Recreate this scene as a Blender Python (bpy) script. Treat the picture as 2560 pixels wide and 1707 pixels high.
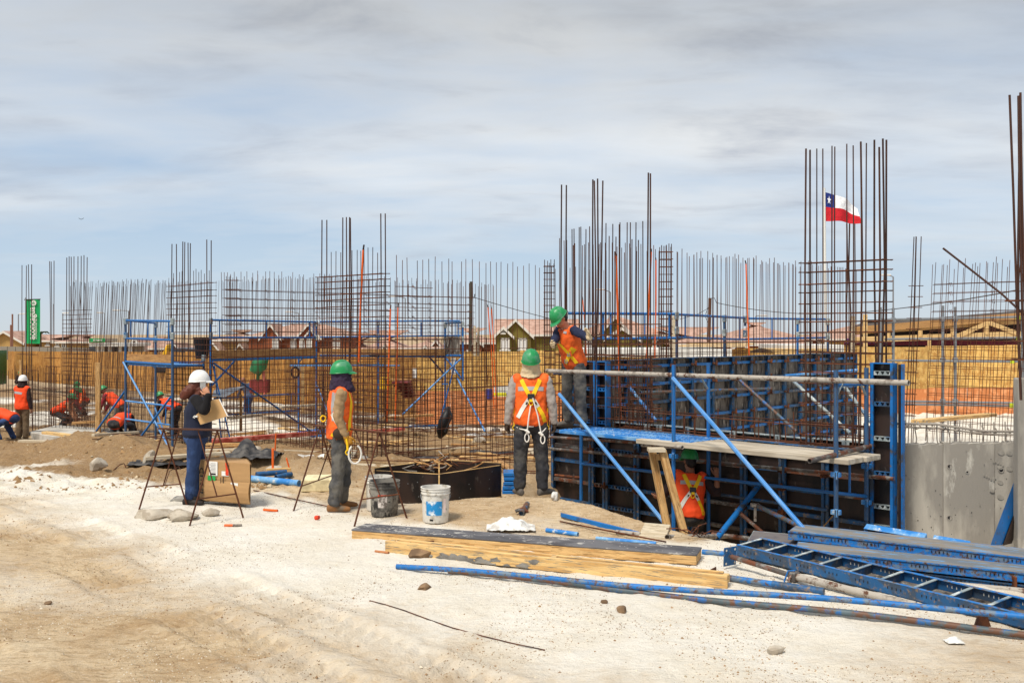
import bpy, bmesh, math, random
from mathutils import Vector, Matrix, noise, Euler
from mathutils.bvhtree import BVHTree
R = math.radians
rnd = random.Random(7)
for o in list(bpy.data.objects): bpy.data.objects.remove(o)
SC = bpy.context.scene
C = SC.collection

# ------------------------------------------------------------------ camera
F, YH, XC, CAMH = 2450.0, 830.0, 1280.0, 2.13
cd = bpy.data.cameras.new('camera'); cam = bpy.data.objects.new('camera', cd); C.objects.link(cam)
cd.sensor_width = 36; cd.lens = 36*F/2560; cd.shift_y = -(853.5-YH)/2560
cd.clip_start = .1; cd.clip_end = 6000
cam.location = (0, 0, CAMH); cam.rotation_euler = (R(90), 0, 0)
SC.camera = cam
SC.render.resolution_x, SC.render.resolution_y = 1024, 682

# ------------------------------------------------------------------ light
SUN_EL, SUN_AZ = R(58), R(-35)          # azimuth measured from behind the camera towards its left
sd = Vector((math.sin(SUN_AZ)*math.cos(SUN_EL), -math.cos(SUN_AZ)*math.cos(SUN_EL), math.sin(SUN_EL)))
ld = bpy.data.lights.new('sun', 'SUN'); ld.energy = 2.5; ld.angle = R(15); ld.color = (1, .935, .83)
sun = bpy.data.objects.new('sun', ld); C.objects.link(sun); sun.rotation_euler = sd.to_track_quat('Z', 'Y').to_euler()
W = bpy.data.worlds.new('World'); SC.world = W; W.use_nodes = True
nt = W.node_tree; N = nt.nodes; L = nt.links; N.clear()
def nd(t, nodes=None, **k):
    n = (nodes or N).new(t)
    for a, v in k.items(): setattr(n, a, v)
    return n
out = nd('ShaderNodeOutputWorld'); bg = nd('ShaderNodeBackground'); bg.inputs[1].default_value = .094
sky = nd('ShaderNodeTexSky', sky_type='NISHITA', sun_disc=False, sun_elevation=SUN_EL, sun_rotation=math.atan2(sd.x, sd.y))
sky.air_density = 1.0; sky.dust_density = 1.2; sky.ozone_density = 1.6
tc = nd('ShaderNodeTexCoord'); sep = nd('ShaderNodeSeparateXYZ'); L.new(tc.outputs['Generated'], sep.inputs[0])
def M(op, a, b=None, c=None, clamp=False):
    n = nd('ShaderNodeMath', operation=op); n.use_clamp = clamp
    for i, v in enumerate((a, b, c)):
        if v is None: continue
        if isinstance(v, (int, float)): n.inputs[i].default_value = v
        else: L.new(v, n.inputs[i])
    return n.outputs[0]
zc = M('MAXIMUM', sep.outputs[2], 0.0)
den = M('ADD', zc, .125)
cx = M('DIVIDE', sep.outputs[0], den); cy = M('DIVIDE', sep.outputs[1], den)
cmb = nd('ShaderNodeCombineXYZ'); L.new(cx, cmb.inputs[0]); L.new(cy, cmb.inputs[1])
def cloud_noise(sx, sy, scale, detail, rough, off, dist=0.0):
    mp = nd('ShaderNodeMapping'); mp.inputs['Scale'].default_value = (sx, sy, 1); mp.inputs['Location'].default_value = off
    mp.inputs['Rotation'].default_value = (0, 0, R(-8))
    L.new(cmb.outputs[0], mp.inputs[0])
    n = nd('ShaderNodeTexNoise'); n.inputs['Scale'].default_value = scale; n.inputs['Detail'].default_value = detail
    n.inputs['Roughness'].default_value = rough; n.inputs['Distortion'].default_value = dist
    L.new(mp.outputs[0], n.inputs['Vector']); return n.outputs[0]
def ramp(fac, stops):
    r = nd('ShaderNodeValToRGB'); e = r.color_ramp.elements
    while len(e) < len(stops): e.new(.5)
    for i, (p, c) in enumerate(stops):
        e[i].position = p; e[i].color = (*c, 1) if len(c) == 3 else c
    L.new(fac, r.inputs[0]); return r.outputs[0]
def mix(fac, a, b, blend='MIX'):
    n = nd('ShaderNodeMix', data_type='RGBA', blend_type=blend)
    for i, v in ((0, fac), (6, a), (7, b)):
        if isinstance(v, (int, float)): n.inputs[i].default_value = v
        elif isinstance(v, tuple): n.inputs[i].default_value = (*v, 1) if len(v) == 3 else v
        else: L.new(v, n.inputs[i])
    return n.outputs[2]
g3 = lambda v: (v, v, v)
n1 = cloud_noise(.55, .95, 1.05, 8, .54, (1.7, 3.1, 0), .25)        # cover of the cloud sheet
n2 = cloud_noise(.9, 1.5, 2.2, 9, .57, (5.2, 1.4, 0), .3)            # streaks in it
n3 = cloud_noise(.5, .8, .9, 4, .5, (8.3, 2.2, 0))              # thick grey parts
cover = M('ADD', M('MULTIPLY', n1, .7), M('MULTIPLY', n2, .3))
elev = ramp(zc, [(.0, g3(.0)), (.055, g3(.16)), (.12, g3(.38)), (.2, g3(.46)), (1, g3(.46))])   # the sheet thins out towards the horizon
mask = ramp(M('ADD', cover, M('SUBTRACT', elev, .36)), [(.32, g3(0)), (.68, g3(1))])
bright = ramp(M('ADD', M('MULTIPLY', n2, .5), M('MULTIPLY', n3, .5)), [(.36, (6.6, 6.7, 6.7)), (.5, (5.6, 5.75, 5.85)), (.65, (3.5, 3.75, 4.2))])
hor = ramp(zc, [(0, (4.7, 5.2, 5.6)), (.05, (3.8, 4.7, 5.7)), (.14, (2.9, 3.9, 5.2)), (.35, (2.1, 3.0, 4.4))])
clear = mix(.85, sky.outputs[0], hor)
vault = ramp(zc, [(.0, g3(.97)), (.17, g3(1.02)), (.33, g3(.70)), (.5, g3(.74)), (1, g3(.85))])
cl = mix(1.0, bright, vault, 'MULTIPLY')
fin = mix(M('MULTIPLY', mask, .93), clear, cl)
L.new(fin, bg.inputs[0]); L.new(bg.outputs[0], out.inputs[0])
SC.view_settings.view_transform = 'Standard'; SC.view_settings.look = 'None'
SC.view_settings.gamma = 1; SC.view_settings.use_curve_mapping = False
SC.view_settings.exposure = 0.62
SC.cycles.max_bounces = 5; SC.cycles.diffuse_bounces = 3; SC.cycles.glossy_bounces = 2
SC.cycles.transparent_max_bounces = 4
SC.cycles.use_denoising = True

# ------------------------------------------------------------------ helpers: places
def P(px, py, D): return Vector(((px-XC)/F*D, D, CAMH-(py-YH)*D/F))
def G(px, py, z=0): return P(px, py, (CAMH-z)*F/(py-YH))
U = Vector((.6998, -.7143, 0)).normalized(); NV = Vector((-.7143, -.6998, 0)).normalized(); V = -NV; Z = Vector((0, 0, 1))
O0 = Vector((0, 16.09, 0))
def WP(s, t, z): return O0 + U*s + NV*t + Z*z                 # along the long wall, towards the camera, up
def S(px, t=0):
    q = (px-XC)/F
    return (q*(O0.y+NV.y*t)-NV.x*t)/(U.x-q*U.y)
def K(px, s):                                                 # how far back along a cross wall at s the column px meets it
    q = (px-XC)/F; a = O0+U*s
    return (q*a.y-a.x)/(V.x-q*V.y)
def zat(py, p): return CAMH-(py-YH)*p.y/F
def frame(x, y, z, o): return Matrix(((x.x, y.x, z.x, o.x), (x.y, y.y, z.y, o.y), (x.z, y.z, z.z, o.z), (0, 0, 0, 1)))
def sst(a, b, x):
    k = min(1, max(0, (x-a)/(b-a))); return k*k*(3-2*k)
def bump(x, y, cx, cy, rx, ry, h, rot=0):
    dx, dy = x-cx, y-cy; c, s = math.cos(rot), math.sin(rot)
    dx, dy = dx*c+dy*s, -dx*s+dy*c
    return h*math.exp(-(dx/rx)**2-(dy/ry)**2)
def gbase(x, y):
    k = 1-.5*sst(1, 6, x)
    z = -.055*k*max(0, min(y, 34)-11.8)
    if y > 34: z -= .026*(min(y, 150)-34)
    if y > 150: z -= .008*(min(y, 900)-150)
    st = Vector((x, y, 0))-O0; s = st.dot(U); t = st.dot(NV)
    pit = sst(.9, 1.9, s)*(1-sst(2.15, 2.75, t-.12*max(0, s-3)*0))*sst(-.3, -.1, t+1.2*max(0, s-5.8))*(1-sst(9.5, 10.5, s))
    z = z*(1-pit)+(-.93)*pit
    z += bump(x, y, .35, 11.7, 1.3, .8, .16)+bump(x, y, 1.5, 11.35, .7, .45, .10)
    z += bump(x, y, -4.2, 16.4, .8, .8, .34)+bump(x, y, -3.0, 15.6, .7, .7, .28)+bump(x, y, -2.2, 17.1, .9, .6, .2)
    z += bump(x, y, -7.6, 19.3, .9, 1.2, .42)+bump(x, y, -8.9, 20.6, 1.0, .9, .45)+bump(x, y, -9.6, 22.2, 1.0, .8, .42)
    z += bump(x, y, -6.4, 18.2, 1.0, .8, .30)
    z += bump(x, y, -9.5, 34, 2.2, 1.6, .5)+bump(x, y, -13.5, 37, 2.5, 2, .7)+bump(x, y, -3.5, 26, 1.3, 1, .35)
    z += bump(x, y, 0.2, 14.6, .8, .5, .12)
    return z
def gz(x, y):
    z = gbase(x, y)
    if y < 60:
        p = Vector((x, y, 0))
        far = sst(12, 15, y)
        z += (noise.noise(p*.7)*.035+noise.noise(p*2.3)*.018)*(1+1.6*far)
        if y < 40: z += noise.noise(p*6.0)*.013*(1+2.6*far)+noise.noise(p*15)*.008*(1+1.5*far)+far*(abs(noise.noise(p*1.7+Vector((3, 1, 0))))*.10+abs(noise.noise(p*4))*.05)*(1-sst(30, 45, y))
        # wheel ruts on the near left
        if y < 13 and x < 1:
            for (a, b, c, w) in ((.73, .68, 3.85, .24), (.73, .68, 3.2, .24), (.73, .68, 1.75, .26), (.69, .72, 1.1, .24)):
                d = (a*x+b*y-c)/math.hypot(a, b)
                if abs(d) < 1:
                    l = (x*b-y*a)
                    m = 1-sst(w*.75, w*1.1, abs(d)); wv = math.sin(l*38+abs(d)*9+noise.noise(p*2.2)*2.5); k_ = sst(-.25, .2, noise.noise(p*.9+Vector((2, 5, 0)))+.12)
                    z += m*k_*(-.022+.024*wv)+.02*k_*math.exp(-((abs(d)-w*1.15)/.07)**2)
    return z
def on(px, py):                                                # the ground point seen at a pixel
    q = (px-XC)/F; m = (py-YH)/F; D = 5.0
    while D < 400:
        if CAMH-m*D <= gz(q*D, D): break
        D += .04
    return Vector((q*D, D, gz(q*D, D)))

# ------------------------------------------------------------------ helpers: materials
def lin(c):
    if isinstance(c, str):
        c = tuple(int(c[i:i+2], 16)/255 for i in (0, 2, 4))
        return tuple(v/12.92 if v <= .04045 else ((v+.055)/1.055)**2.4 for v in c)
    return c
MATS = {}
def mat(name, col, rough=.7, metal=0, var=.25, vscale=6, col2=None, amt2=.5, s2=4, bumpk=0, rv=0, bscale=40, col3=None, amt3=.4, s3=20, stretch=(1, 1, 1), spec=.4, coords='Object', detail=6, trans=0, rot=(0, 0, 0)):
    """base colour with grain (var), up to two kinds of wear (col2, col3) and fine relief"""
    if name in MATS: return MATS[name]
    m = bpy.data.materials.new(name); m.use_nodes = True; t = m.node_tree; ns = t.nodes; lk = t.links
    b = ns['Principled BSDF']; b.inputs['Roughness'].default_value = rough; b.inputs['Metallic'].default_value = metal
    b.inputs['Specular IOR Level'].default_value = spec
    if trans: b.inputs['Transmission Weight'].default_value = trans
    co = ns.new('ShaderNodeTexCoord'); oi = ns.new('ShaderNodeObjectInfo')
    mp = ns.new('ShaderNodeMapping'); mp.inputs['Scale'].default_value = stretch; mp.inputs['Rotation'].default_value = rot
    if coords == 'World':
        ge = ns.new('ShaderNodeNewGeometry'); lk.new(ge.outputs['Position'], mp.inputs[0])
    else:
        lk.new(co.outputs[coords], mp.inputs[0])
        vm = ns.new('ShaderNodeVectorMath'); vm.operation = 'SCALE'; vm.inputs[0].default_value = (37, 53, 71); lk.new(oi.outputs['Random'], vm.inputs['Scale'])
        lk.new(vm.outputs[0], mp.inputs['Location'])
    def nz(scale, det=detail, ro=.6):
        n = ns.new('ShaderNodeTexNoise'); n.inputs['Scale'].default_value = scale; n.inputs['Detail'].default_value = det; n.inputs['Roughness'].default_value = ro
        lk.new(mp.outputs[0], n.inputs['Vector']); return n.outputs[0]
    def mx(f, a, c, bl='MIX'):
        n = ns.new('ShaderNodeMix'); n.data_type = 'RGBA'; n.blend_type = bl
        for i, v in ((0, f), (6, a), (7, c)):
            if isinstance(v, (int, float)): n.inputs[i].default_value = v
            elif isinstance(v, tuple): n.inputs[i].default_value = (*v, 1)
            else: lk.new(v, n.inputs[i])
        return n.outputs[2]
    def rp(f, a, c, va=0., vb=1.):
        n = ns.new('ShaderNodeMapRange'); n.inputs[1].default_value = a; n.inputs[2].default_value = c; n.inputs[3].default_value = va; n.inputs[4].default_value = vb
        lk.new(f, n.inputs[0]); return n.outputs[0]
    c = lin(col)
    base = mx(rp(nz(vscale), .3, .7), tuple(v*(1-var) for v in c), tuple(min(1, v*(1+var)) for v in c))
    if col2 is not None: base = mx(rp(nz(s2), .62-amt2*.5, .70-amt2*.4), base, lin(col2))
    if col3 is not None: base = mx(rp(nz(s3, 8, .7), .66-amt3*.4, .72-amt3*.35), base, lin(col3))
    if rv: base = mx(rp(oi.outputs['Random'], 0, 1, 0, 1), base, mx(1.0, base, (1-rv,)*3, 'MULTIPLY'))
    lk.new(base, b.inputs['Base Color'])
    if bumpk:
        bp = ns.new('ShaderNodeBump'); bp.inputs['Strength'].default_value = bumpk; bp.inputs['Distance'].default_value = .01
        lk.new(nz(bscale, 8, .65), bp.inputs['Height']); lk.new(bp.outputs[0], b.inputs['Normal'])
    MATS[name] = m; return m
BLUE = mat('blue_paint', '1469b0', .45, var=.18, vscale=3, col2='3f4650', amt2=.18, s2=5, col3='6b5a4c', amt3=.16, s3=14, bumpk=.15, bscale=30)
BLUEW = mat('blue_paint_worn', '1a6db4', .55, var=.25, vscale=4, col2='67798a', amt2=.26, s2=12, col3='5d463a', amt3=.34, s3=22, bumpk=.3, bscale=30)
BLUEL = mat('blue_paint_faded', '2f7fc9', .5, var=.2, vscale=3, col2='77a7cf', amt2=.3, s2=3, col3='c8cdd0', amt3=.22, s3=12, bumpk=.15, bscale=30)
BLUED = mat('blue_paint_dirty', '1d5585', .55, var=.3, vscale=4, col2='39495c', amt2=.32, s2=6, col3='7a6a5c', amt3=.26, s3=16, bumpk=.25, bscale=30)
BLUEG = mat('blue_paint_grey', '3c6f9e', .6, var=.3, vscale=5, col2='8b9596', amt2=.55, s2=5, col3='c5cbc9', amt3=.35, s3=11, bumpk=.3, bscale=30)
RUST = mat('rebar_rust', '48291c', .85, var=.35, vscale=12, col2='7a4526', amt2=.35, s2=9, rv=.5)
RUSTD = mat('rebar_dark', '3a241c', .8, var=.35, vscale=12, col2='5a3524', amt2=.35, s2=9, rv=.55)
RUSTL = mat('rebar_far', '51362a', .85, var=.3, vscale=12, rv=.45)
PIPE = mat('grey_rusty_pipe', '5a5450', .6, metal=.2, var=.3, vscale=6, col2='73432c', amt2=.35, s2=5, col3='8b8984', amt3=.35, s3=8, bumpk=.2, bscale=40)
PIPEB = mat('blue_grey_pipe', '4f5d63', .55, var=.3, vscale=7, col2='6a4a38', amt2=.36, s2=11, col3='2b64a0', amt3=.30, s3=9, bumpk=.2, bscale=40)
PIPEC = mat('cement_crusted_pipe', '6f665c', .8, var=.3, vscale=8, col2='a9a196', amt2=.55, s2=7, col3='5b3a28', amt3=.3, s3=10, bumpk=.5, bscale=30)
GALV = mat('galvanised_steel', '8d9093', .45, metal=.5, var=.2, vscale=9)
BPLY = mat('black_film_plywood', '1c1614', .5, var=.3, vscale=3, col2='33251f', amt2=.35, s2=3, col3='5b534c', amt3=.16, s3=7, stretch=(1, 1, .5), bumpk=.1)
BPLYS = mat('scuffed_black_plywood', '28211e', .65, var=.35, vscale=5, col2='6a635b', amt2=.42, s2=5, col3='9c958a', amt3=.26, s3=13, stretch=(1.4, 1.4, .35), bumpk=.15)
GREYPLY = mat('grey_film_face', '4d4c50', .55, var=.18, vscale=5, col2='6a696c', amt2=.25, s2=3, col3='b9b6b0', amt3=.20, s3=9, bumpk=.1, stretch=(.6, 1, 1))
def wood(name, c, c2, c3=None, st=(1, 12, 12), **k): return mat(name, c, .75, var=.22, vscale=3, col2=c2, amt2=.3, s2=2.2, col3=c3, amt3=.34, s3=6, stretch=st, bumpk=.25, bscale=12, **k)
WOOD = wood('pine_timber', 'dbb47a', 'c0935a', '8a6a40')
WOODV = wood('pine_timber_upright', 'c7a06a', 'ab7f49', '7d5e3c', st=(12, 12, 1))
WOODY = wood('yellow_timber', 'e2bd80', 'cba063', '857a68')
WOODD = wood('weathered_plank', 'bd8f58', 'a37645', '7d5f40')
WOODP = wood('pale_plank', 'cdbfa6', 'b9a88c', '8f8069')
PLANK = mat('bleached_plank', 'c6bba9', .85, var=.12, vscale=4, col2='a99d8a', amt2=.4, s2=3, stretch=(.4, 4, 4), bumpk=.15)
OSB = mat('osb_board', 'deb164', .8, rv=.34, var=.3, vscale=9, col2='c08d48', amt2=.36, s2=8, col3='ecc478', amt3=.35, s3=16, stretch=(1, 1, .6), bumpk=.15)
OSBO = mat('osb_board_orange', 'cf9a50', .8, rv=.42, var=.25, vscale=7, col2='a8702c', amt2=.4, s2=6, stretch=(3, 3, .5))
OSBD = mat('osb_board_foot', 'dc9766', .85, var=.25, vscale=8, col2='c67c4a', amt2=.5, s2=5)
CONC = mat('cast_concrete', 'b3aca0', .9, var=.10, vscale=2.2, col2='938d84', amt2=.46, s2=2.6, col3='c0bbb0', amt3=.26, s3=4, bumpk=.35, bscale=25, stretch=(1, 1, .3))
CONCD = mat('rough_concrete', '8f8b84', .95, var=.25, vscale=7, col2='6d6a66', amt2=.35, s2=6, bumpk=.6, bscale=25)
ROCK = mat('pale_rock', 'b5ab9b', .95, var=.15, vscale=6, col2='a09483', amt2=.3, s2=9, bumpk=.7, bscale=14)
ROCKB = mat('brown_rock', '8d7256', .95, var=.25, vscale=6, col2='6b5540', amt2=.4, s2=5, bumpk=.6, bscale=18)
ORANGE = mat('orange_plastic', 'e8641b', .45, var=.12, vscale=6)
REDM = mat('red_paint', 'b84a3c', .6, var=.2, vscale=4, col2='d98a78', amt2=.35, s2=4)
BLACK = mat('black_plastic', '1b1a1c', .5, var=.3, vscale=5)
BSHEET = mat('black_sheeting', '2c2b2d', .6, var=.3, vscale=6, col2='56524e', amt2=.3, s2=5)
WHITE = mat('white_paint', 'd8d6d0', .5, var=.06, vscale=4)
WHITEB = mat('white_bucket_plastic', 'ddd9d0', .5, var=.08, vscale=5, col2='b9b1a2', amt2=.25, s2=7, col3='8f877a', amt3=.18, s3=14)
GREYB = mat('dirty_black_bucket', '55524e', .8, var=.3, vscale=6, col2='8a857c', amt2=.42, s2=6, col3='2a2827', amt3=.3, s3=8)
CARD = mat('cardboard', 'b08a5d', .85, var=.08, vscale=4, stretch=(1, 1, 6))
LABELW = mat('paper_label', 'e6e4de', .7, var=.04)
LABELB = mat('blue_print', '1d86c4', .6, var=.15, vscale=8, col2='dfe6e8', amt2=.18, s2=14)
LABELG = mat('green_print', '23994a', .6, var=.08)
INK = mat('black_ink', '1c1a18', .7, var=.1)
TAPE = mat('red_tape', 'd8401f', .4, var=.15)
YELLOW = mat('yellow_paint', 'e8b21a', .5, var=.15)
GREEN = mat('green_paint', '2a7045', .5, var=.12)
GREENB = mat('green_banner_cloth', '12a05a', .5, var=.06)
SACK = mat('white_sack', 'dedcd6', .6, var=.1, vscale=8, col2='b7b2ab', amt2=.3, s2=9)
CREAM = mat('cream_foam', 'ddd0a8', .85, var=.1, vscale=6, col2='bdb08c', amt2=.3, s2=5, bumpk=.3)
# people
VEST = mat('orange_vest_cloth', 'f2661f', .75, col2='d2521c', amt2=.25, s2=6, var=.12, vscale=7, bumpk=.35, bscale=9)
VESTR = mat('red_orange_vest_cloth', 'f04c18', .75, var=.10, vscale=7, bumpk=.35, bscale=9)
GREYS = mat('grey_shirt_cloth', '9d948d', .9, var=.12, vscale=8, bumpk=.4, bscale=9)
TANS = mat('tan_shirt_cloth', 'a0835f', .9, var=.12, vscale=8, bumpk=.4, bscale=9)
NAVY = mat('navy_cloth', '1d2440', .9, var=.2, vscale=8, bumpk=.4, bscale=9)
NAVYV = mat('navy_vest_cloth', '1b2136', .9, var=.15, vscale=8, bumpk=.4, bscale=9)
BLACKC = mat('black_knit', '141215', .95, var=.2, vscale=10, bumpk=.3, bscale=12)
DARKB = mat('dark_brown_cloth', '2a1c1c', .9, var=.2, vscale=8, bumpk=.3)
MAROON = mat('maroon_cloth', '8d2733', .9, var=.2, vscale=8)
JEANS = mat('blue_jeans', '263a60', .9, var=.2, vscale=9, col2='38517f', amt2=.22, s2=5, bumpk=.45, bscale=10)
GJEANS = mat('grey_work_trousers', '4b4a4a', .9, var=.2, vscale=9, col2='6a665f', amt2=.3, s2=5, bumpk=.5, bscale=9)
DJEANS = mat('dark_work_trousers', '2f2f33', .9, var=.2, vscale=9, col2='4c4a48', amt2=.25, s2=5, bumpk=.5, bscale=9)
KHAKI = mat('khaki_trousers', '6f5d47', .9, var=.15, vscale=9, bumpk=.4, bscale=9)
PURPLE = mat('dark_purple_cloth', '33263a', .95, var=.2, vscale=9, bumpk=.5, bscale=9)
BEIGE = mat('beige_cloth', 'c3ae8c', .95, var=.12, vscale=9, bumpk=.5, bscale=10)
SKIN = mat('skin', 'b98263', .55, var=.08, vscale=9)
SKIND = mat('tanned_skin', '8f5f46', .55, var=.08, vscale=9)
HAIR = mat('red_brown_hair', '5e2c1a', .6, var=.35, vscale=20, stretch=(4, 4, 1))
HAIRD = mat('dark_hair', '1a1310', .6, var=.3, vscale=20)
HELG = mat('green_helmet_plastic', '178c4b', .42, var=.10, vscale=9, col2='4d8f68', amt2=.22, s2=9, spec=.5)
HELW = mat('white_helmet_plastic', 'e9e8e4', .35, var=.03, vscale=5, spec=.5)
STRAPY = mat('yellow_webbing', 'f2c313', .7, var=.08, vscale=12)
STRAPW = mat('white_webbing', 'e4e0d6', .7, var=.06, vscale=12)
REFL = mat('grey_reflective_tape', 'a3a0a0', .4, var=.06, vscale=10)
ROPE = mat('white_rope', 'e4dfd6', .8, var=.1, vscale=30)
GLOVEY = mat('yellow_leather_glove', 'c38a2e', .75, var=.2, vscale=10)
GLOVEW = mat('cream_leather_glove', 'cfb994', .75, var=.15, vscale=10)
GLOVED = mat('dark_glove', '3a2c20', .8, var=.2, vscale=10)
BOOT = mat('tan_leather_boot', '8a6038', .7, var=.2, vscale=9, col2='6a5a48', amt2=.3, s2=6)
BOOTG = mat('dusty_grey_boot', '5b554f', .8, var=.2, vscale=9)
BOOTD = mat('dark_boot', '2d2724', .7, var=.2, vscale=9)
METAL = mat('dark_buckle_metal', '3b3a3a', .4, metal=.6, var=.1)
# ------------------------------------------------------------------ helpers: objects
def tag(o, label, cat, group=None, kind=None):
    if label: o['label'] = label
    if cat: o['category'] = cat
    if group: o['group'] = group
    if kind: o['kind'] = kind
    return o
def root(name, label, cat, loc=(0, 0, 0), rz=0, group=None):
    o = bpy.data.objects.new(name, None); C.objects.link(o); o.empty_display_size = .1
    o.matrix_basis = Matrix.Translation(Vector(loc)) @ Matrix.Rotation(rz, 4, 'Z')
    return tag(o, label, cat, group)
def wm(o):
    m = o.matrix_basis.copy()
    while o.parent is not None:
        o = o.parent; m = o.matrix_basis @ m
    return m
def put(name, me, parent=None, world=None, local=None):
    o = bpy.data.objects.new(name, me); C.objects.link(o)
    if parent is not None: o.parent = parent
    if local is not None: o.matrix_basis = local
    elif world is not None: o.matrix_basis = (wm(parent).inverted() @ world) if parent is not None else world
    elif parent is not None: o.matrix_basis = wm(parent).inverted()
    return o
def smooth(me, ang=40):
    for p in me.polygons: p.use_smooth = True
    try: me.set_sharp_from_angle(angle=R(ang))
    except Exception: pass
    return me
class MB:
    """collects boxes, tubes, lathes and sheets into one mesh (world or local coordinates)"""
    def __init__(s): s.v = []; s.f = []; s.m = []; s.mats = []
    def mi(s, m):
        if m not in s.mats: s.mats.append(m)
        return s.mats.index(m)
    def add(s, vs, fs, m):
        k = len(s.v); i = s.mi(m)
        s.v += [tuple(v) for v in vs]; s.f += [tuple(a+k for a in f) for f in fs]; s.m += [i]*len(fs); return s
    def box(s, c, d, m, X=None):
        vs = [Vector((x*d[0]/2+c[0], y*d[1]/2+c[1], z*d[2]/2+c[2])) for x in (-1, 1) for y in (-1, 1) for z in (-1, 1)]
        if X is not None: vs = [X @ v for v in vs]
        return s.add(vs, [(0, 1, 3, 2), (4, 6, 7, 5), (0, 4, 5, 1), (2, 3, 7, 6), (0, 2, 6, 4), (1, 5, 7, 3)], m)
    def hexa(s, pts, m):                      # four bottom, four top, same order
        return s.add(pts, [(3, 2, 1, 0), (4, 5, 6, 7), (0, 1, 5, 4), (1, 2, 6, 5), (2, 3, 7, 6), (3, 0, 4, 7)], m)
    def tube(s, pts, r, m, n=8, caps=True, hollow=0):
        pts = [Vector(p) for p in pts]; rs = r if isinstance(r, (list, tuple)) else [r]*len(pts)
        d0 = (pts[1]-pts[0]).normalized(); a = d0.orthogonal().normalized(); rings = []
        for i, p in enumerate(pts):
            d = (pts[min(i+1, len(pts)-1)]-pts[max(i-1, 0)]).normalized()
            a = (a-d*a.dot(d)).normalized(); b = d.cross(a)
            rings.append([p+(a*math.cos(2*math.pi*k/n)+b*math.sin(2*math.pi*k/n))*rs[i] for k in range(n)])
        vs = [v for g in rings for v in g]; fs = []
        for i in range(len(pts)-1):
            for k in range(n): fs.append((i*n+k, i*n+(k+1) % n, (i+1)*n+(k+1) % n, (i+1)*n+k))
        if hollow:
            for e, sg in ((0, 1), (len(pts)-1, -1)):
                p = pts[e]; d = (pts[1]-pts[0]).normalized() if e == 0 else (pts[-2]-pts[-1]).normalized()
                k0 = len(vs); vs += [p+(v-p)*.8 for v in rings[e]]; k1 = len(vs); vs += [p+(v-p)*.8+d*hollow for v in rings[e]]
                for k in range(n):
                    q = (k+1) % n
                    f1 = (e*n+k, k0+k, k0+q, e*n+q); f2 = (k0+k, k1+k, k1+q, k0+q)
                    fs += [f1, f2] if sg > 0 else [f1[::-1], f2[::-1]]
                f3 = tuple(k1+k for k in range(n)); fs.append(f3[::-1] if sg > 0 else f3)
        elif caps: fs += [tuple(range(n))[::-1], tuple((len(pts)-1)*n+k for k in range(n))]
        return s.add(vs, fs, m)
    def lathe(s, prof, c, m, n=24, X=None):
        vs = []; fs = []
        for (r, z) in prof:
            for k in range(n):
                v = Vector((c[0]+r*math.cos(2*math.pi*k/n), c[1]+r*math.sin(2*math.pi*k/n), c[2]+z)); vs.append(X @ v if X is not None else v)
        for i in range(len(prof)-1):
            for k in range(n): fs.append((i*n+k, i*n+(k+1) % n, (i+1)*n+(k+1) % n, (i+1)*n+k))
        return s.add(vs, fs, m)
    def quad(s, pts, m): return s.add(pts, [tuple(range(len(pts)))], m)
    def mesh(s, name, bevel=0, sm=None):
        me = bpy.data.meshes.new(name); me.from_pydata(s.v, [], s.f)
        for m in s.mats: me.materials.append(m)
        me.polygons.foreach_set('material_index', s.m)
        if bevel:
            b = bmesh.new(); b.from_mesh(me)
            bmesh.ops.bevel(b, geom=list(b.edges), offset=bevel, segments=1, affect='EDGES', clamp_overlap=True); b.to_mesh(me); b.free()
        me.update()
        if sm: smooth(me, sm)
        return me
    def build(s, name, parent=None, bevel=0, sm=None, world=None, local=None): return put(name, s.mesh(name, bevel, sm), parent, world, local)
UNIT = {}
def unit_tube(m, n=8, v=0):
    k = (m.name, n, v)
    if k not in UNIT:
        rr_ = random.Random(v); e = [0]+[rr_.uniform(-1.7, 1.7) for _ in range(4)]; mb = MB()
        if v:                                                    # slightly bent bar, level rings so that it can be scaled along z
            vs = [(x+math.cos(6.28319*j/n), y+math.sin(6.28319*j/n), z) for x, y, z in ((0, 0, 0), (e[1], e[2], .32), (e[3], e[4], .68), (0, 0, 1)) for j in range(n)]
            fs = [(i*n+j, i*n+(j+1) % n, (i+1)*n+(j+1) % n, (i+1)*n+j) for i in range(3) for j in range(n)]+[tuple(range(n))[::-1], tuple(3*n+j for j in range(n))]
            mb.add(vs, fs, m)
        else: mb.tube([(0, 0, 0), (0, 0, 1)], 1, m, n)
        UNIT[k] = smooth(mb.mesh('tube'), 60)
    return UNIT[k]
def tube(name, parent, a, b, r, m, n=8):
    """a straight bar between two world points, sharing one mesh per material"""
    a = Vector(a); b = Vector(b); d = b-a; l = d.length
    q = d.to_track_quat('Z', 'Y').to_matrix().to_4x4()
    return put(name, unit_tube(m, n, rnd.randint(1, 7) if name == 'rebar' else 0), parent, Matrix.Translation(a) @ q @ Matrix.Diagonal((r, r, l, 1)))
def unit_box(m):
    k = (m.name, 'box')
    if k not in UNIT: UNIT[k] = MB().box((0, 0, 0), (1, 1, 1), m).mesh('box')
    return UNIT[k]
def bar(name, parent, a, b, w, h, m, up=Z):
    """a square bar between two world points (w across, h along up)"""
    a = Vector(a); b = Vector(b); d = (b-a); l = d.length; x = d.normalized(); y = up.cross(x)
    y = y.normalized() if y.length > 1e-4 else x.orthogonal().normalized(); z = x.cross(y)
    return put(name, unit_box(m), parent, frame(x, y, z, (a+b)/2) @ Matrix.Diagonal((l, w, h, 1)))
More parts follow.
